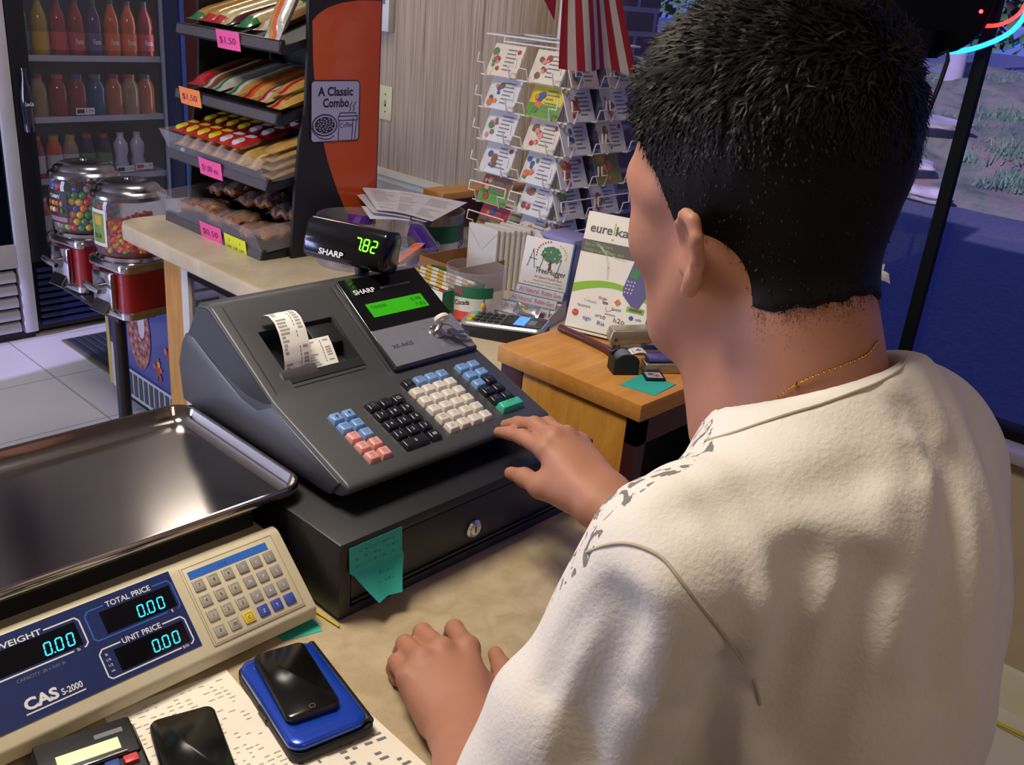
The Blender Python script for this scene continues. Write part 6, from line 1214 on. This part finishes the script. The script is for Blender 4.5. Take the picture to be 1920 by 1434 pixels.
# scrap of white paper on the window pane, half hidden by the head
t = thing('paper_sticker', 'small torn white paper scrap stuck to the window glass just right of the head', 'sticker', (2.444, .915, .995))
b = B(); b.sheet(lambda u, v: Vector((-.001-.006*math.sin(u*3.1)*math.sin(v*3.1), -.025+.065*u+.01*v, -.014+.026*v+.004*math.sin(u*5))), 8, 4, SWH, .0006); b.sheet(lambda u, v: Vector((-.001-.004*u, .0+.03*u, .018+.016*v-.01*u)), 4, 3, SWH, .0006); b.build('paper', t)
# yellow cable on the floor at right
b = B(); b.tube([(2.33, .55, .006), (2.30, .40, .006), (2.31, .25, .006), (2.32, 0, .006)], .005, MATS['yellow_cable'], 8); o = b.build('cable'); tag(o, 'yellow cable running on the floor along the skirting under the window', 'cable')
# ceiling lamp fittings (out of view); the rear one is added for the fill light
for (x, y, d_) in ((.28, 1.08, 'square ceiling lamp panel above the register'), (.3, -.9, 'added unseen ceiling lamp panel for the fill light behind the counter')):
    t = thing('ceiling_lamp', d_, 'lamp', (x, y, 2.6)); b = B(); b.box(-.28, .28, -.28, .28, -.03, -.0005, WFR, .003); b.build('frame', t); b = B(); b.rect(-.25, .25, -.25, .25, mat('lamp_diffuser', 'fff0d8', .5, emit=3, ecol='ffdcae'), -.0305); b.build('diffuser', t)

# hanging tinsel bouquet (seen as a reflection in the scale tray)
t = thing('hanging_bouquet', 'purple and teal spiky tinsel bouquet hanging from the ceiling, mirrored in the scale tray', 'decoration', (.94, 2.78, 2.2))
b = B(); b.cyl((0, 0, .0), (0, 0, .398), .003, FBLK, n=6); b.build('cord', t)
TIN = [mat('tinsel_purple', '6a2a70', .35, .3), mat('tinsel_blue', '2a3f8a', .35, .3), mat('tinsel_teal', '2f8a8a', .35, .3), mat('tinsel_red', '9a2440', .35, .3)]
r_ = random.Random(2); b = B()
for k in range(420):
    a, e = r_.uniform(0, 6.283), r_.uniform(-1.3, 1.2); d = Vector((math.cos(a)*math.cos(e), math.sin(a)*math.cos(e), math.sin(e))); s_ = d.orthogonal().normalized()*.008; L_ = r_.uniform(.14, .30); p = Vector((r_.uniform(-.05, .05), r_.uniform(-.05, .05), r_.uniform(-.12, .12)))
    b.add([tuple(p-s_), tuple(p+s_), tuple(p+d*L_)], [(0, 1, 2)], TIN[r_.choice([0, 0, 0, 1, 1, 2, 3])])
o = b.build('foliage', t, smooth=0); o['kind'] = 'stuff'
# ================= THE PERSON ==================
ORG = A_(.60, .16, 0)
PERSON = thing('person', 'person with short dark hair in white t-shirt, one hand on the register, seen from behind', 'person', tuple(ORG))
# head frame
ha, hp = math.radians(79), math.radians(-15)
hf = A_(math.cos(ha)*math.cos(hp), math.sin(ha)*math.cos(hp), math.sin(hp)); hl = A_(-math.sin(ha), math.cos(ha), 0); hu = np.cross(hf, hl)
ht = math.radians(3); hl, hu = hl*math.cos(ht)+hu*math.sin(ht), hu*math.cos(ht)-hl*math.sin(ht)
HR = np.stack([hf, hl, hu], 1); HC = A_(.618, .332, 1.478)
HP = lambda f, l, u: HC+HR@A_(f, l, u)
def skull(P):
    d = ell(P, HP(-.014, 0, .038), (.098, .0745, .088), HR)
    d = smin(d, ell(P, HP(.030, 0, .010), (.066, .064, .080), HR), .03); return d
head_core = skull
def head_sdf(P):
    d = skull(P); nk = A_(.592, .250, 1.345)
    for s in (-1, 1):
        d = smin(d, cone(P, HP(-.002, .050*s, -.046), HP(.062, .020*s, -.088), .020, .018), .030)
        d = smin(d, ell(P, HP(.056, .037*s, -.022), (.028, .021, .026), HR), .018)
        d = smin(d, cone(P, HP(.030, .060*s, .012), HP(.078, .035*s, .028), .012, .012), .014)
    d = smin(d, ell(P, HP(.072, 0, -.088), (.020, .024, .018), HR), .018)
    d = smin(d, ell(P, HP(.058, 0, -.055), (.038, .036, .034), HR), .02)
    d = smin(d, cone(P, HP(.086, 0, .016), HP(.106, 0, -.018), .007, .010), .010)
    for s in (-1, 1): d = smin(d, ell(P, HP(.094, .012*s, -.023), (.010, .007, .006), HR), .005)
    for s in (-1, 1): d = smax(d, -ell(P, HP(.098, .032*s, .006), (.016, .017, .011), HR), .012)
    for s in (-1, 1): d = smin(d, ell(P, HP(.075, .032*s, .006), (.0145, .0145, .0135), HR), .004)
    for du, rr_ in ((-.045, .0075), (-.054, .0085)): d = smin(d, ell(P, HP(.091, 0, du), (.009, .022, rr_*.7), HR), .005)
    # neck
    d = smin(d, cone(P, HP(-.036, 0, -.030), nk, .048, .061), .03)
    d = smin(d, cone(P, HP(.020, 0, -.070), A_(.606, .295, 1.325), .042, .048), .03)
    # ears
    for s in (1, -1):
        def E(x, z, o): return HP(-.010-x*.9, s*(.0695+o), -.030+z*.78)
        hx = [E(-.010, .012, .004), E(-.006, .026, .010), E(.006, .033, .017), E(.020, .028, .023), E(.026, .012, .025), E(.022, -.006, .021), E(.010, -.022, .013)]
        e = chain(P, hx, [.0035, .0042, .0046, .0048, .0046, .0042, .004], .003)
        e = smin(e, cone(P, E(.008, -.020, .011), E(.000, -.031, .008), .0058, .0062), .006)
        q = P-E(.008, .004, .012); Rr = HR.copy(); nrm = (HR@A_(.45, .9*s, 0)); nrm /= np.linalg.norm(nrm); xx = HR@A_(-.9, .45*s, 0); xx /= np.linalg.norm(xx); R3 = np.stack([xx, nrm, np.cross(xx, nrm)], 1)
        e = smin(e, ell(P, E(.008, .004, .011), (.0165, .0028, .022), R3), .005)
        e = smin(e, cone(P, E(.004, .018, .011), E(.016, .004, .017), .0028, .003), .004)
        e = smin(e, cone(P, E(-.008, -.002, .004), E(-.006, -.012, .006), .0045, .005), .005)
        d = smin(d, e, .005)
    return d
# joints
SHL, ELL, SHR, ELR = A_(.425, .245, 1.295), A_(.375, .305, 1.035), A_(.668, .205, 1.268), A_(.790, .330, 1.050)
WL, WR = A_(.512, .474, .962), A_(.800, .556, 1.076)
LH = dict(c=[A_(.505, .480, .958), A_(.526, .470, .962)], M=[A_(.514, .556, .970), A_(.535, .561, .977), A_(.558, .557, .980), A_(.583, .545, .977)],
          P=[A_(.531, .594, .957), A_(.552, .606, .962), A_(.577, .607, .964), A_(.610, .592, .961)])
def hand_left(P):
    # forearm + palm
    d = smin(cone(P, ELL, A_(.497, .468, .966), .043, .024), cone(P, ELL, A_(.524, .458, .966), .042, .0235), .02)
    p = None
    for i, M_ in enumerate(LH['M']):
        w_ = WL+(A_(.524, .462, .962)-A_(.500, .478, .959))*((i-1.5)/3.2); rr0 = (.0175, .0185, .019, .019)[i]; c = cone(P, w_, M_+A_(0, 0, -.001), rr0, (.0118, .0128, .0132, .0128)[i]); p = c if p is None else smin(p, c, .016)
    p = smin(p, cone(P, A_(.507, .508, .952), A_(.515, .545, .958), .017, .013), .014)
    p = smin(p, cone(P, A_(.535, .480, .955), A_(.572, .508, .956), .017, .015), .016)      # thenar
    d = smin(d, p, .018)
    for i in range(4):
        M_, Pp = LH['M'][i], LH['P'][i]; fw = (Pp-M_); fw /= np.linalg.norm(fw); r0 = (.0098, .0105, .0108, .0108)[i]
        L2 = (.020, .025, .027, .023)[i]; D_ = Pp+A_(fw[0], fw[1], 0)*L2*.42+A_(0, 0, -.9*L2*.82); D_[2] = max(D_[2], .9395); T_ = D_-A_(fw[0], fw[1], 0)*.014; T_[2] = .9385
        f = chain(P, [M_, Pp, D_, T_], [r0+.0012, r0-.0004, r0-.0014, r0-.0022], .004)
        f = smin(f, ell(P, M_+A_(0, 0, .004), (.011, .011, .009)), .010)
        d = smin(d, f, .0045)
    f = chain(P, [A_(.541, .478, .956), A_(.588, .494, .953), A_(.618, .524, .945), A_(.6345, .551, .9405)], [.019, .0140, .0110, .0088], .008)
    d = smin(d, f, .010)
    return smax(d, .9302-P[:, 2], .002)
RH = dict(M=[A_(.793, .642, 1.103), A_(.811, .645, 1.112), A_(.829, .640, 1.110), A_(.846, .630, 1.101)],
          P=[A_(.8030, .6880, 1.099), A_(.8262, .6900, 1.109), A_(.8440, .683, 1.107), A_(.860, .664, 1.098)],
          D=[A_(.8125, .7190, 1.0895), A_(.8320, .7230, 1.0965), A_(.8500, .712, 1.095), A_(.868, .690, 1.088)],
          T=[A_(.8160, .7400, 1.0815), A_(.8345, .7455, 1.0845), A_(.853, .732, 1.084), A_(.872, .706, 1.078)])
def hand_right(P):
    d = smin(cone(P, ELR, A_(.787, .548, 1.068), .043, .0235), cone(P, ELR, A_(.811, .548, 1.074), .042, .0225), .02)
    p = None
    for i, M_ in enumerate(RH['M']):
        w_ = WR+A_(.006, .0, .004)*((i-1.5)/1.5)+A_(.011, 0, 0)*((i-1.5)/1.5); c = cone(P, w_, M_, (.0185, .0185, .018, .017)[i], (.0128, .0128, .0122, .0112)[i]); p = c if p is None else smin(p, c, .015)
    p = smin(p, cone(P, A_(.790, .566, 1.068), A_(.782, .612, 1.076), .019, .016), .018)
    d = smin(d, p, .018)
    for i in range(4):
        r0 = (.0102, .0104, .0100, .0090)[i]
        f = chain(P, [RH['M'][i], RH['P'][i], RH['D'][i], RH['T'][i]], [r0+.0012, r0-.0006, r0-.0016, r0-.0030], .004)
        f = smin(f, ell(P, RH['M'][i]+A_(0, 0, .004), (.0105, .0105, .009)), .010)
        f = smin(f, ell(P, RH['P'][i]+A_(0, 0, .001), (.0098, .0098, .0095)), .003)
        d = smin(d, f, .0045)
    f = chain(P, [A_(.783, .588, 1.068), A_(.772, .626, 1.068), A_(.7815, .660, 1.062), A_(.7885, .6885, 1.053)], [.0185, .0140, .0110, .0086], .008)
    d = smin(d, f, .012)
    return d
def body_sdf(P):
    d = head_sdf(P)
    t_ = smin(ell(P, A_(.572, .200, 1.22), (.100, .075, .13), TR), ell(P, A_(.565, .172, 1.02), (.095, .08, .15), TR), .05)
    t_ = smin(t_, cone(P, SHL+A_(.03, 0, -.02), SHR+A_(-.03, 0, -.02), .036, .036), .05)
    t_ = smin(t_, cone(P, SHL+A_(.01, 0, -.02), ELL, .038, .040), .02); t_ = smin(t_, cone(P, SHR+A_(-.01, 0, -.02), ELR, .038, .040), .02)
    d = smin(d, t_, .03); d = smin(d, hand_left(P), .012); return smin(d, hand_right(P), .012)
ta = math.radians(74); TR = np.stack([A_(math.sin(ta), -math.cos(ta), 0), A_(math.cos(ta), math.sin(ta), 0), A_(0, 0, 1)], 1)   # right, forward, up
def fold(P, pts, r, amp):
    """soft ridge (+) or valley (-) of cloth along a 3-D path"""
    d = None
    for i in range(len(pts)-1):
        c = cone(P, pts[i], pts[i+1], 0, 0); d = c if d is None else np.minimum(d, c)
    return amp*np.exp(-(d/r)**2)
FOLDS = []
def shirt_sdf(P, folds=True):
    d = ell(P, A_(.568, .195, 1.225), (.126, .106, .160), TR)
    d = smin(d, ell(P, A_(.560, .170, 1.02), (.118, .105, .22), TR), .06)
    d = smin(d, cone(P, A_(.480, .235, 1.300), A_(.668, .202, 1.306), .056, .060), .055)
    d = smin(d, cone(P, A_(.588, .230, 1.305), A_(.600, .241, 1.350), .088, .079), .035)
    d = smin(d, cone(P, A_(.60, .225, 1.322), A_(.672, .204, 1.322), .068, .060), .03)
    d = smin(d, cone(P, SHL+A_(.010, -.005, -.002), SHL*.35+ELL*.65+A_(.008, 0, 0), .060, .055), .03)
    d = smin(d, cone(P, SHL*.5+ELL*.5, SHL*.10+ELL*.90, .054, .061), .03)
    d = smin(d, cone(P, SHR+A_(-.010, 0, -.002), SHR*.35+ELR*.65, .056, .058), .03)
    d = smin(d, cone(P, SHR*.5+ELR*.5, SHR*.10+ELR*.90, .058, .062), .03)
    if folds:
        for pts, r, amp in FOLDS: d = d-fold(P, pts, r, amp)
        q = P-A_(.59, .19, 1.2); u = q@TR[:, 0]; w_ = q[:, 2]
        d = d-.0014*np.sin(u*70+w_*22+np.sin(w_*30)*1.5)*np.clip((1.40-P[:, 2])/.1, 0, 1)-.0009*np.sin(u*150-w_*60+np.sin(u*40)*2)
    # hem, collar opening and sleeve openings
    d = smax(d, .80-P[:, 2], .006)
    for S_, E_ in ((SHL, ELL), (SHR, ELR)):
        ax = (E_-S_); L_ = np.linalg.norm(ax); ax /= L_; t_ = (P-S_)@ax
        rad = np.linalg.norm(P-S_-t_[:, None]*ax, axis=1)
        d = smax(d, np.where(rad < .12, t_-L_*.93, -1), .004) 
        d = np.maximum(d, -np.maximum(rad-.052-.012*np.clip((t_/L_-.7)*4, 0, 1), L_*.78-t_))
    nk = cone(P, A_(.592, .250, 1.325), HP(-.038, 0, -.030), .0655, .0535); nk2 = cone(P, A_(.606, .295, 1.30), HP(.02, 0, -.07), .052, .046)
    d = np.maximum(d, -(smin(nk, nk2, .02)-.003))
    cn = A_(-.02, .44, .90); cn /= np.linalg.norm(cn); pl = (P-A_(.560, .247, 1.383))@cn
    return smax(d, pl, .006)
def carve(P): return P
# cloth folds, seams and the chain: points on the figure (metres)
FOLDS = [
    ([(0.3752,0.2338,1.2982),(0.3689,0.2375,1.2557),(0.3637,0.2419,1.2222),(0.3587,0.2379,1.197)], 0.013, -0.016),
    ([(0.4119,0.1871,1.269),(0.4254,0.1947,1.2226),(0.4429,0.1954,1.1796)], 0.012, -0.014),
    ([(0.4103,0.1859,1.3062),(0.4155,0.1838,1.2754)], 0.01, -0.004),
    ([(0.4586,0.1735,1.3282),(0.4463,0.1681,1.2992),(0.4487,0.1662,1.2578),(0.4497,0.1658,1.2115)], 0.015, -0.016),
    ([(0.4852,0.1473,1.3211),(0.4692,0.1453,1.2823),(0.4626,0.1446,1.235),(0.4564,0.1491,1.1992)], 0.014, -0.016),
    ([(0.3763,0.2487,1.3036),(0.3716,0.269,1.2647),(0.3624,0.2738,1.2276)], 0.009, -0.005),
    ([(0.4261,0.2141,1.349),(0.4758,0.1945,1.3564),(0.5082,0.1743,1.3667)], 0.016, -0.005),
    ([(0.5693,0.1438,1.37),(0.53,0.1188,1.3224),(0.5155,0.102,1.2515)], 0.012, -0.009),
    ([(0.5663,0.1715,1.393),(0.561,0.165,1.3862)], 0.006, -0.004),
    ([(0.5677,0.1619,1.3855),(0.5563,0.1524,1.3748)], 0.007, -0.005),
    ([(0.5588,0.1791,1.3958),(0.554,0.1721,1.389)], 0.006, -0.005),
    ([(0.5417,0.1605,1.3759),(0.5383,0.1536,1.3693)], 0.007, -0.004),
    ([(0.3829,0.2184,1.3139),(0.3817,0.2122,1.2534),(0.3891,0.2114,1.1969)], 0.02, 0.008),
    ([(0.4233,0.1797,1.3064),(0.4386,0.1802,1.2422),(0.4459,0.178,1.1845)], 0.018, 0.008),
    ([(0.4652,0.1586,1.3095),(0.4585,0.1537,1.2601),(0.4545,0.1541,1.2107)], 0.016, 0.005),
    ([(0.4336,0.182,1.2478),(0.4042,0.1976,1.2387),(0.3774,0.218,1.2519)], 0.01, -0.005),
    ([(0.4121,0.2344,1.3487),(0.4315,0.2233,1.3537),(0.462,0.2149,1.359)], 0.012, -0.004),
    ([(0.5108,0.1592,1.3584),(0.4894,0.1438,1.3211),(0.4933,0.1203,1.2701)], 0.012, 0.004),
]
SEAM1 = [(0.3912, 0.277, 1.3093), (0.388, 0.2625, 1.3226), (0.3882, 0.2505, 1.3299), (0.3886, 0.2385, 1.3331), (0.3888, 0.2253, 1.3329), (0.3879, 0.2121, 1.327), (0.391, 0.2004, 1.3167), (0.3991, 0.1892, 1.302), (0.4227, 0.1842, 1.2732), (0.4363, 0.1792, 1.252), (0.4492, 0.1783, 1.2294)]
COLSEAM = [(0.6212, 0.204, 1.4059), (0.5854, 0.1935, 1.4093), (0.5602, 0.1956, 1.4055), (0.5437, 0.2039, 1.3995), (0.5271, 0.2151, 1.3918), (0.515, 0.2284, 1.3836), (0.5044, 0.2426, 1.3738), (0.4969, 0.2553, 1.3647), (0.4957, 0.2713, 1.3534)]
CHAIN = [(0.5365, 0.2692, 1.3642), (0.5368, 0.2538, 1.3749), (0.5422, 0.2441, 1.388), (0.5477, 0.2373, 1.395), (0.5555, 0.2298, 1.4013), (0.5654, 0.2229, 1.4061), (0.5765, 0.2181, 1.4096), (0.5866, 0.2161, 1.4125), (0.5985, 0.2171, 1.4171)]

SKIN = mat('skin', 'a8735b', .58, var=.05, vscale=25, bump=.08, bscale=260, sss=.12)
HAIRM = mat('hair_dark', '0f0b09', .55, var=.3, vscale=60, spec=.16); NAIL = mat('nail', 'c9998a', .3)
def m_shirt():
    m, nt, p = nmat('white_cotton'); MATS['white_cotton'] = m; N = nt.nodes; L = nt.links
    co = N.new('ShaderNodeTexCoord'); n1 = N.new('ShaderNodeTexNoise'); n1.inputs['Scale'].default_value = 320; n1.inputs['Detail'].default_value = 3; L.new(co.outputs['Object'], n1.inputs['Vector'])
    n2 = N.new('ShaderNodeTexNoise'); n2.inputs['Scale'].default_value = 45; n2.inputs['Detail'].default_value = 4; L.new(co.outputs['Object'], n2.inputs['Vector'])
    ad = N.new('ShaderNodeMath'); ad.operation = 'MULTIPLY_ADD'; ad.inputs[1].default_value = 1.6; L.new(n2.outputs['Fac'], ad.inputs[0]); L.new(n1.outputs['Fac'], ad.inputs[2])
    b = N.new('ShaderNodeBump'); b.inputs['Strength'].default_value = .35; b.inputs['Distance'].default_value = .0016; L.new(ad.outputs[0], b.inputs['Height']); L.new(b.outputs[0], p.inputs['Normal'])
    dt = N.new('ShaderNodeVectorMath'); dt.operation = 'DOT_PRODUCT'; dt.inputs[1].default_value = (math.cos(ta), math.sin(ta), 0); L.new(co.outputs['Object'], dt.inputs[0])
    g = N.new('ShaderNodeMath'); g.operation = 'GREATER_THAN'; g.inputs[1].default_value = PRINT_FWD; L.new(dt.outputs['Value'], g.inputs[0])
    d2 = N.new('ShaderNodeVectorMath'); d2.operation = 'DOT_PRODUCT'; d2.inputs[1].default_value = (math.sin(ta), -math.cos(ta), 0); L.new(co.outputs['Object'], d2.inputs[0])
    g2 = N.new('ShaderNodeMath'); g2.operation = 'GREATER_THAN'; g2.inputs[1].default_value = -.236; L.new(d2.outputs['Value'], g2.inputs[0])
    n3 = N.new('ShaderNodeTexNoise'); n3.inputs['Scale'].default_value = 38; n3.inputs['Detail'].default_value = 2; n3.inputs['Distortion'].default_value = 3; L.new(co.outputs['Object'], n3.inputs['Vector'])
    g3 = N.new('ShaderNodeMath'); g3.operation = 'GREATER_THAN'; g3.inputs[1].default_value = .56; L.new(n3.outputs['Fac'], g3.inputs[0])
    m1 = N.new('ShaderNodeMath'); m1.operation = 'MULTIPLY'; L.new(g.outputs[0], m1.inputs[0]); L.new(g2.outputs[0], m1.inputs[1])
    sz = N.new('ShaderNodeSeparateXYZ'); L.new(co.outputs['Object'], sz.inputs[0]); lt = N.new('ShaderNodeMath'); lt.operation = 'LESS_THAN'; lt.inputs[1].default_value = 1.357; L.new(sz.outputs['Z'], lt.inputs[0])
    m0 = N.new('ShaderNodeMath'); m0.operation = 'MULTIPLY'; L.new(m1.outputs[0], m0.inputs[0]); L.new(lt.outputs[0], m0.inputs[1])
    m2 = N.new('ShaderNodeMath'); m2.operation = 'MULTIPLY'; L.new(m0.outputs[0], m2.inputs[0]); L.new(g3.outputs[0], m2.inputs[1])
    mx = N.new('ShaderNodeMix'); mx.data_type = 'RGBA'; mx.inputs[6].default_value = srgb('d8d2c8'); mx.inputs[7].default_value = srgb('6d6a68'); L.new(m2.outputs[0], mx.inputs[0]); L.new(mx.outputs[2], p.inputs['Base Color'])
    p.inputs['Roughness'].default_value = .85; p.inputs['Sheen Weight'].default_value = .15; return m
PRINT_FWD = .0495
CLOTH = m_shirt(); SEAMM = mat('cotton_seam', 'b9ac97', .9)
v, q = surface(body_sdf, (.30, .02, .84), (1.00, .80, 1.64), .0029)
body = np_mesh('body', v, q, [SKIN], PERSON, org=ORG)
v, q = surface(shirt_sdf, (.28, -.02, .78), (1.00, .42, 1.46), .0034)
shirt = np_mesh('t_shirt', v, q, [CLOTH], PERSON, org=ORG)
_b = B(Matrix.Translation(-Vector(ORG)))
for nm, P_, r_ in (('sleeve_seam', SEAM1, .0011), ('collar_seam', COLSEAM, .0009)):
    v3 = [Vector(p) for p in P_]
    b = B(Matrix.Translation(-Vector(ORG))); b.tube(smooth_path(v3), r_, SEAMM, 6); b.build(nm, shirt)
# gold chain
GOLD = mat('gold', 'c9a24a', .25, 1)
b = B(Matrix.Translation(-Vector(ORG))); pth = smooth_path(CHAIN, 7); nrm = (Vector((.0, 0, 1.60))-Vector((.58, .25, 1.39))).normalized()
pth = [p+nrm*.0012 for p in pth]
for i, p in enumerate(pth): b.ball(p, .0008 if i % 2 else .0011, GOLD, 6)
b.ball(pth[17], .002, GOLD, 8); b.build('necklace', PERSON)
# ---- hair ----
def hq(P): return (P-HC)@HR
fmx = lambda u: np.interp(u, [-.11, -.090, -.070, -.050, -.040, -.036, -.020, 0, .02, .04, .07, .10], [-.075, -.066, -.044, -.036, -.030, .006, .010, .014, .020, .034, .062, .080])
def hair_sdf(P):
    q = hq(P); f_, l_, u_ = q[:, 0], q[:, 1], q[:, 2]
    th = np.interp(u_, [-.10, -.05, 0, .04, .08, .12], [.0010, .002, .003, .0055, .0105, .0190])
    th = th+.001*np.clip(f_/.09, 0, 1)*np.clip(u_/.08, 0, 1)
    base = smin(skull(P), cone(P, HP(-.038, 0, -.030), A_(.592, .250, 1.345), .048, .061), .03)
    n = .0016*np.sin(q[:, 1]*210+np.sin(f_*160)*2)*np.sin(f_*150+u_*90)*np.clip(u_/.06, 0, 1)
    d = base-th-n
    d = smax(d, f_-fmx(u_), .004); d = smax(d, -(u_+.058+.20*np.abs(l_)+.0012*np.sin(l_*310+f_*120)), .004)
    # keep clear of the ears
    for s in (1, -1): d = smax(d, -ell(P, HP(-.015, s*.088, -.033), (.026, .020, .030), HR), .003)
    return d
v, q = surface(hair_sdf, (.46, .16, 1.36), (.76, .50, 1.66), .0026)
hair = np_mesh('hair', v, q, [HAIRM], PERSON, org=ORG)
r2 = np.random.default_rng(3); nv = len(v); pick = r2.integers(0, nv, 34000); p0 = v[pick]+r2.normal(size=(34000, 3))*.0012
nn = p0-(HC+HR@A_(-.014, 0, .02)); eps = 1e-3
g = np.stack([hair_sdf(p0+np.eye(3)[k]*eps)-hair_sdf(p0-np.eye(3)[k]*eps) for k in range(3)], 1); g /= np.linalg.norm(g, axis=1)[:, None]+1e-9
qq = hq(p0); up = np.clip((qq[:, 2]-.02)/.08, 0, 1)
keep = (np.abs(g@HR[:, 0]) < .96) | (qq[:, 0] < .05); keep &= (up > .04) | (r2.random(len(p0)) < .25)
p0, g, qq, up = p0[keep], g[keep], qq[keep], up[keep]
flow = (HR[:, 0][None]*(up*.9-.15)[:, None]-HR[:, 2][None]*(1.0-up*.9)[:, None])+r2.normal(size=p0.shape)*.22
flow -= g*np.sum(flow*g, 1)[:, None]; flow /= np.linalg.norm(flow, axis=1)[:, None]+1e-9
ln = (.003+.016*up**1.2)*r2.uniform(.6, 1.25, len(p0)); lift = .06+.42*up
side = np.cross(flow, g); wd = (.0005+.0007*up)
m1 = p0+flow*(ln*.5)[:, None]+g*(ln*lift*.42)[:, None]; m2 = p0+flow*(ln*.92)[:, None]+g*(ln*lift*.60)[:, None]; b0 = p0-g*.002
# sparse stubble fading out below the nape line
sel = p0[(qq[:, 2] < -.035) & (qq[:, 0] < -.02)]; sel = sel[r2.integers(0, len(sel), 5200)]; dn = r2.exponential(.0050, len(sel)); s0 = sel-HR[:, 2][None]*dn[:, None]
nbase = lambda P: smin(head_core(P), cone(P, HP(-.036, 0, -.030), A_(.592, .250, 1.345), .048, .061), .03)
for _ in range(3):
    e_ = nbase(s0); gb = np.stack([nbase(s0+np.eye(3)[k]*eps)-nbase(s0-np.eye(3)[k]*eps) for k in range(3)], 1); gb /= np.linalg.norm(gb, axis=1)[:, None]+1e-9; s0 = s0-gb*e_[:, None]
fl = -HR[:, 2][None]+r2.normal(size=s0.shape)*.25; fl -= gb*np.sum(fl*gb, 1)[:, None]; fl /= np.linalg.norm(fl, axis=1)[:, None]; l2 = r2.uniform(.0014, .003, len(s0))
p0 = np.r_[p0, s0]; g = np.r_[g, gb]; flow = np.r_[flow, fl]; ln = np.r_[ln, l2]; lift = np.r_[lift, np.full(len(s0), .25)]; wd = np.r_[wd, np.full(len(s0), .00012)]; up = np.r_[up, np.zeros(len(s0))]
side = np.cross(flow, g); m1 = p0+flow*(ln*.5)[:, None]+g*(ln*lift*.42)[:, None]; m2 = p0+flow*(ln*.92)[:, None]+g*(ln*lift*.60)[:, None]; b0 = p0-g*.0012
V = np.stack([b0-side*wd[:, None], b0+side*wd[:, None], m1-side*(wd*.8)[:, None], m1+side*(wd*.8)[:, None], m2], 1).reshape(-1, 3)
k = np.arange(len(p0))*5; F4 = np.stack([k, k+1, k+3, k+2], 1).tolist(); F3 = np.stack([k+2, k+3, k+4], 1).tolist()
me = bpy.data.meshes.new('hair_strands'); me.from_pydata((V-ORG).tolist(), [], F4+F3); me.materials.append(HAIRM); o = bpy.data.objects.new('hair_strands', me); COL.objects.link(o); o.parent = hair; o['kind'] = 'stuff'
b = B(Matrix.Translation(-Vector(ORG)))
for s in (1, -1): b = B(Matrix.Translation(-Vector(ORG))); b.tube([tuple(HP(.098-.010*t*t*2, s*(.014+.034*t), .030+.006*math.sin(t*3))) for t in np.linspace(0, 1, 8)], .003, HAIRM, 8, radii=[.002, .0038, .004, .004, .0036, .003, .0024, .0015]); b.build('eyebrow', PERSON)
for s in (1, -1): b = B(Matrix.Translation(-Vector(ORG))); b.ball(tuple(HP(.0795, s*.032, .005)), .0112, mat('eye_white', 'd8d2cc', .2), 12); b.ball(tuple(HP(.0868, s*.032, .004)), .0045, mat('iris', '2a1a12', .1), 10); b.build('eye', PERSON)
# finger nails that show
for tip, prv, r_ in ((RH['T'][0], RH['D'][0], .0066), (A_(.7885, .6885, 1.053), A_(.7815, .660, 1.062), .0078), (RH['T'][1], RH['D'][1], .0066)):
    d_ = Vector(tip-prv).normalized(); upv = Vector((-.35, -.25, .9)); b = B(Matrix.Translation(-Vector(ORG))); M = frame(Vector(tip)-d_*.001, d_, upv.cross(d_)); M = frame(Vector(tip)+M.col[2].to_3d()*(r_*.55), d_, upv.cross(d_))
    b.ball((0, 0, 0), (.0055, .0045, .0022), NAIL, 10, M=M); b.build('nail', body)
# trousers and shoes
TROU = mat('trousers', '23252e', .9, bump=.3, bscale=300)
def leg_sdf(P):
    d = ell(P, A_(.565, .150, .90), (.115, .100, .13), TR)
    for sx_ in (-1, 1):
        hip = A_(.565, .145, .84)+TR[:, 0]*.075*sx_; ft = A_(.565, .11, .05)+TR[:, 0]*.11*sx_; kn = (hip+ft)/2+A_(0, .02, .02)
        d = smin(d, chain(P, [hip, kn, ft+A_(0, 0, .02)], [.080, .068, .060], .02), .03)
    return smax(smax(d, .045-P[:, 2], .004), P[:, 2]-.99, .004)
v, q = surface(leg_sdf, (.36, -.05, .02), (.84, .32, 1.02), .011)
np_mesh('trousers', v, q, [TROU], PERSON, org=ORG)
for sx_ in (-1, 1):
    c = A_(.565, .11, 0)+TR[:, 0]*.11*sx_; b = B(Matrix.Translation(-Vector(ORG))); T_ = Matrix.Translation(Vector(c)) @ Matrix.Rotation(ta, 4, 'Z')
   
    b.box(-.085, .18, -.045, .045, .0005, .03, BLK2, .012, 3, M=T_); b.box(-.08, .16, -.04, .04, .02, .075, BLK2, .025, 4, M=T_); b.build('shoe', PERSON)
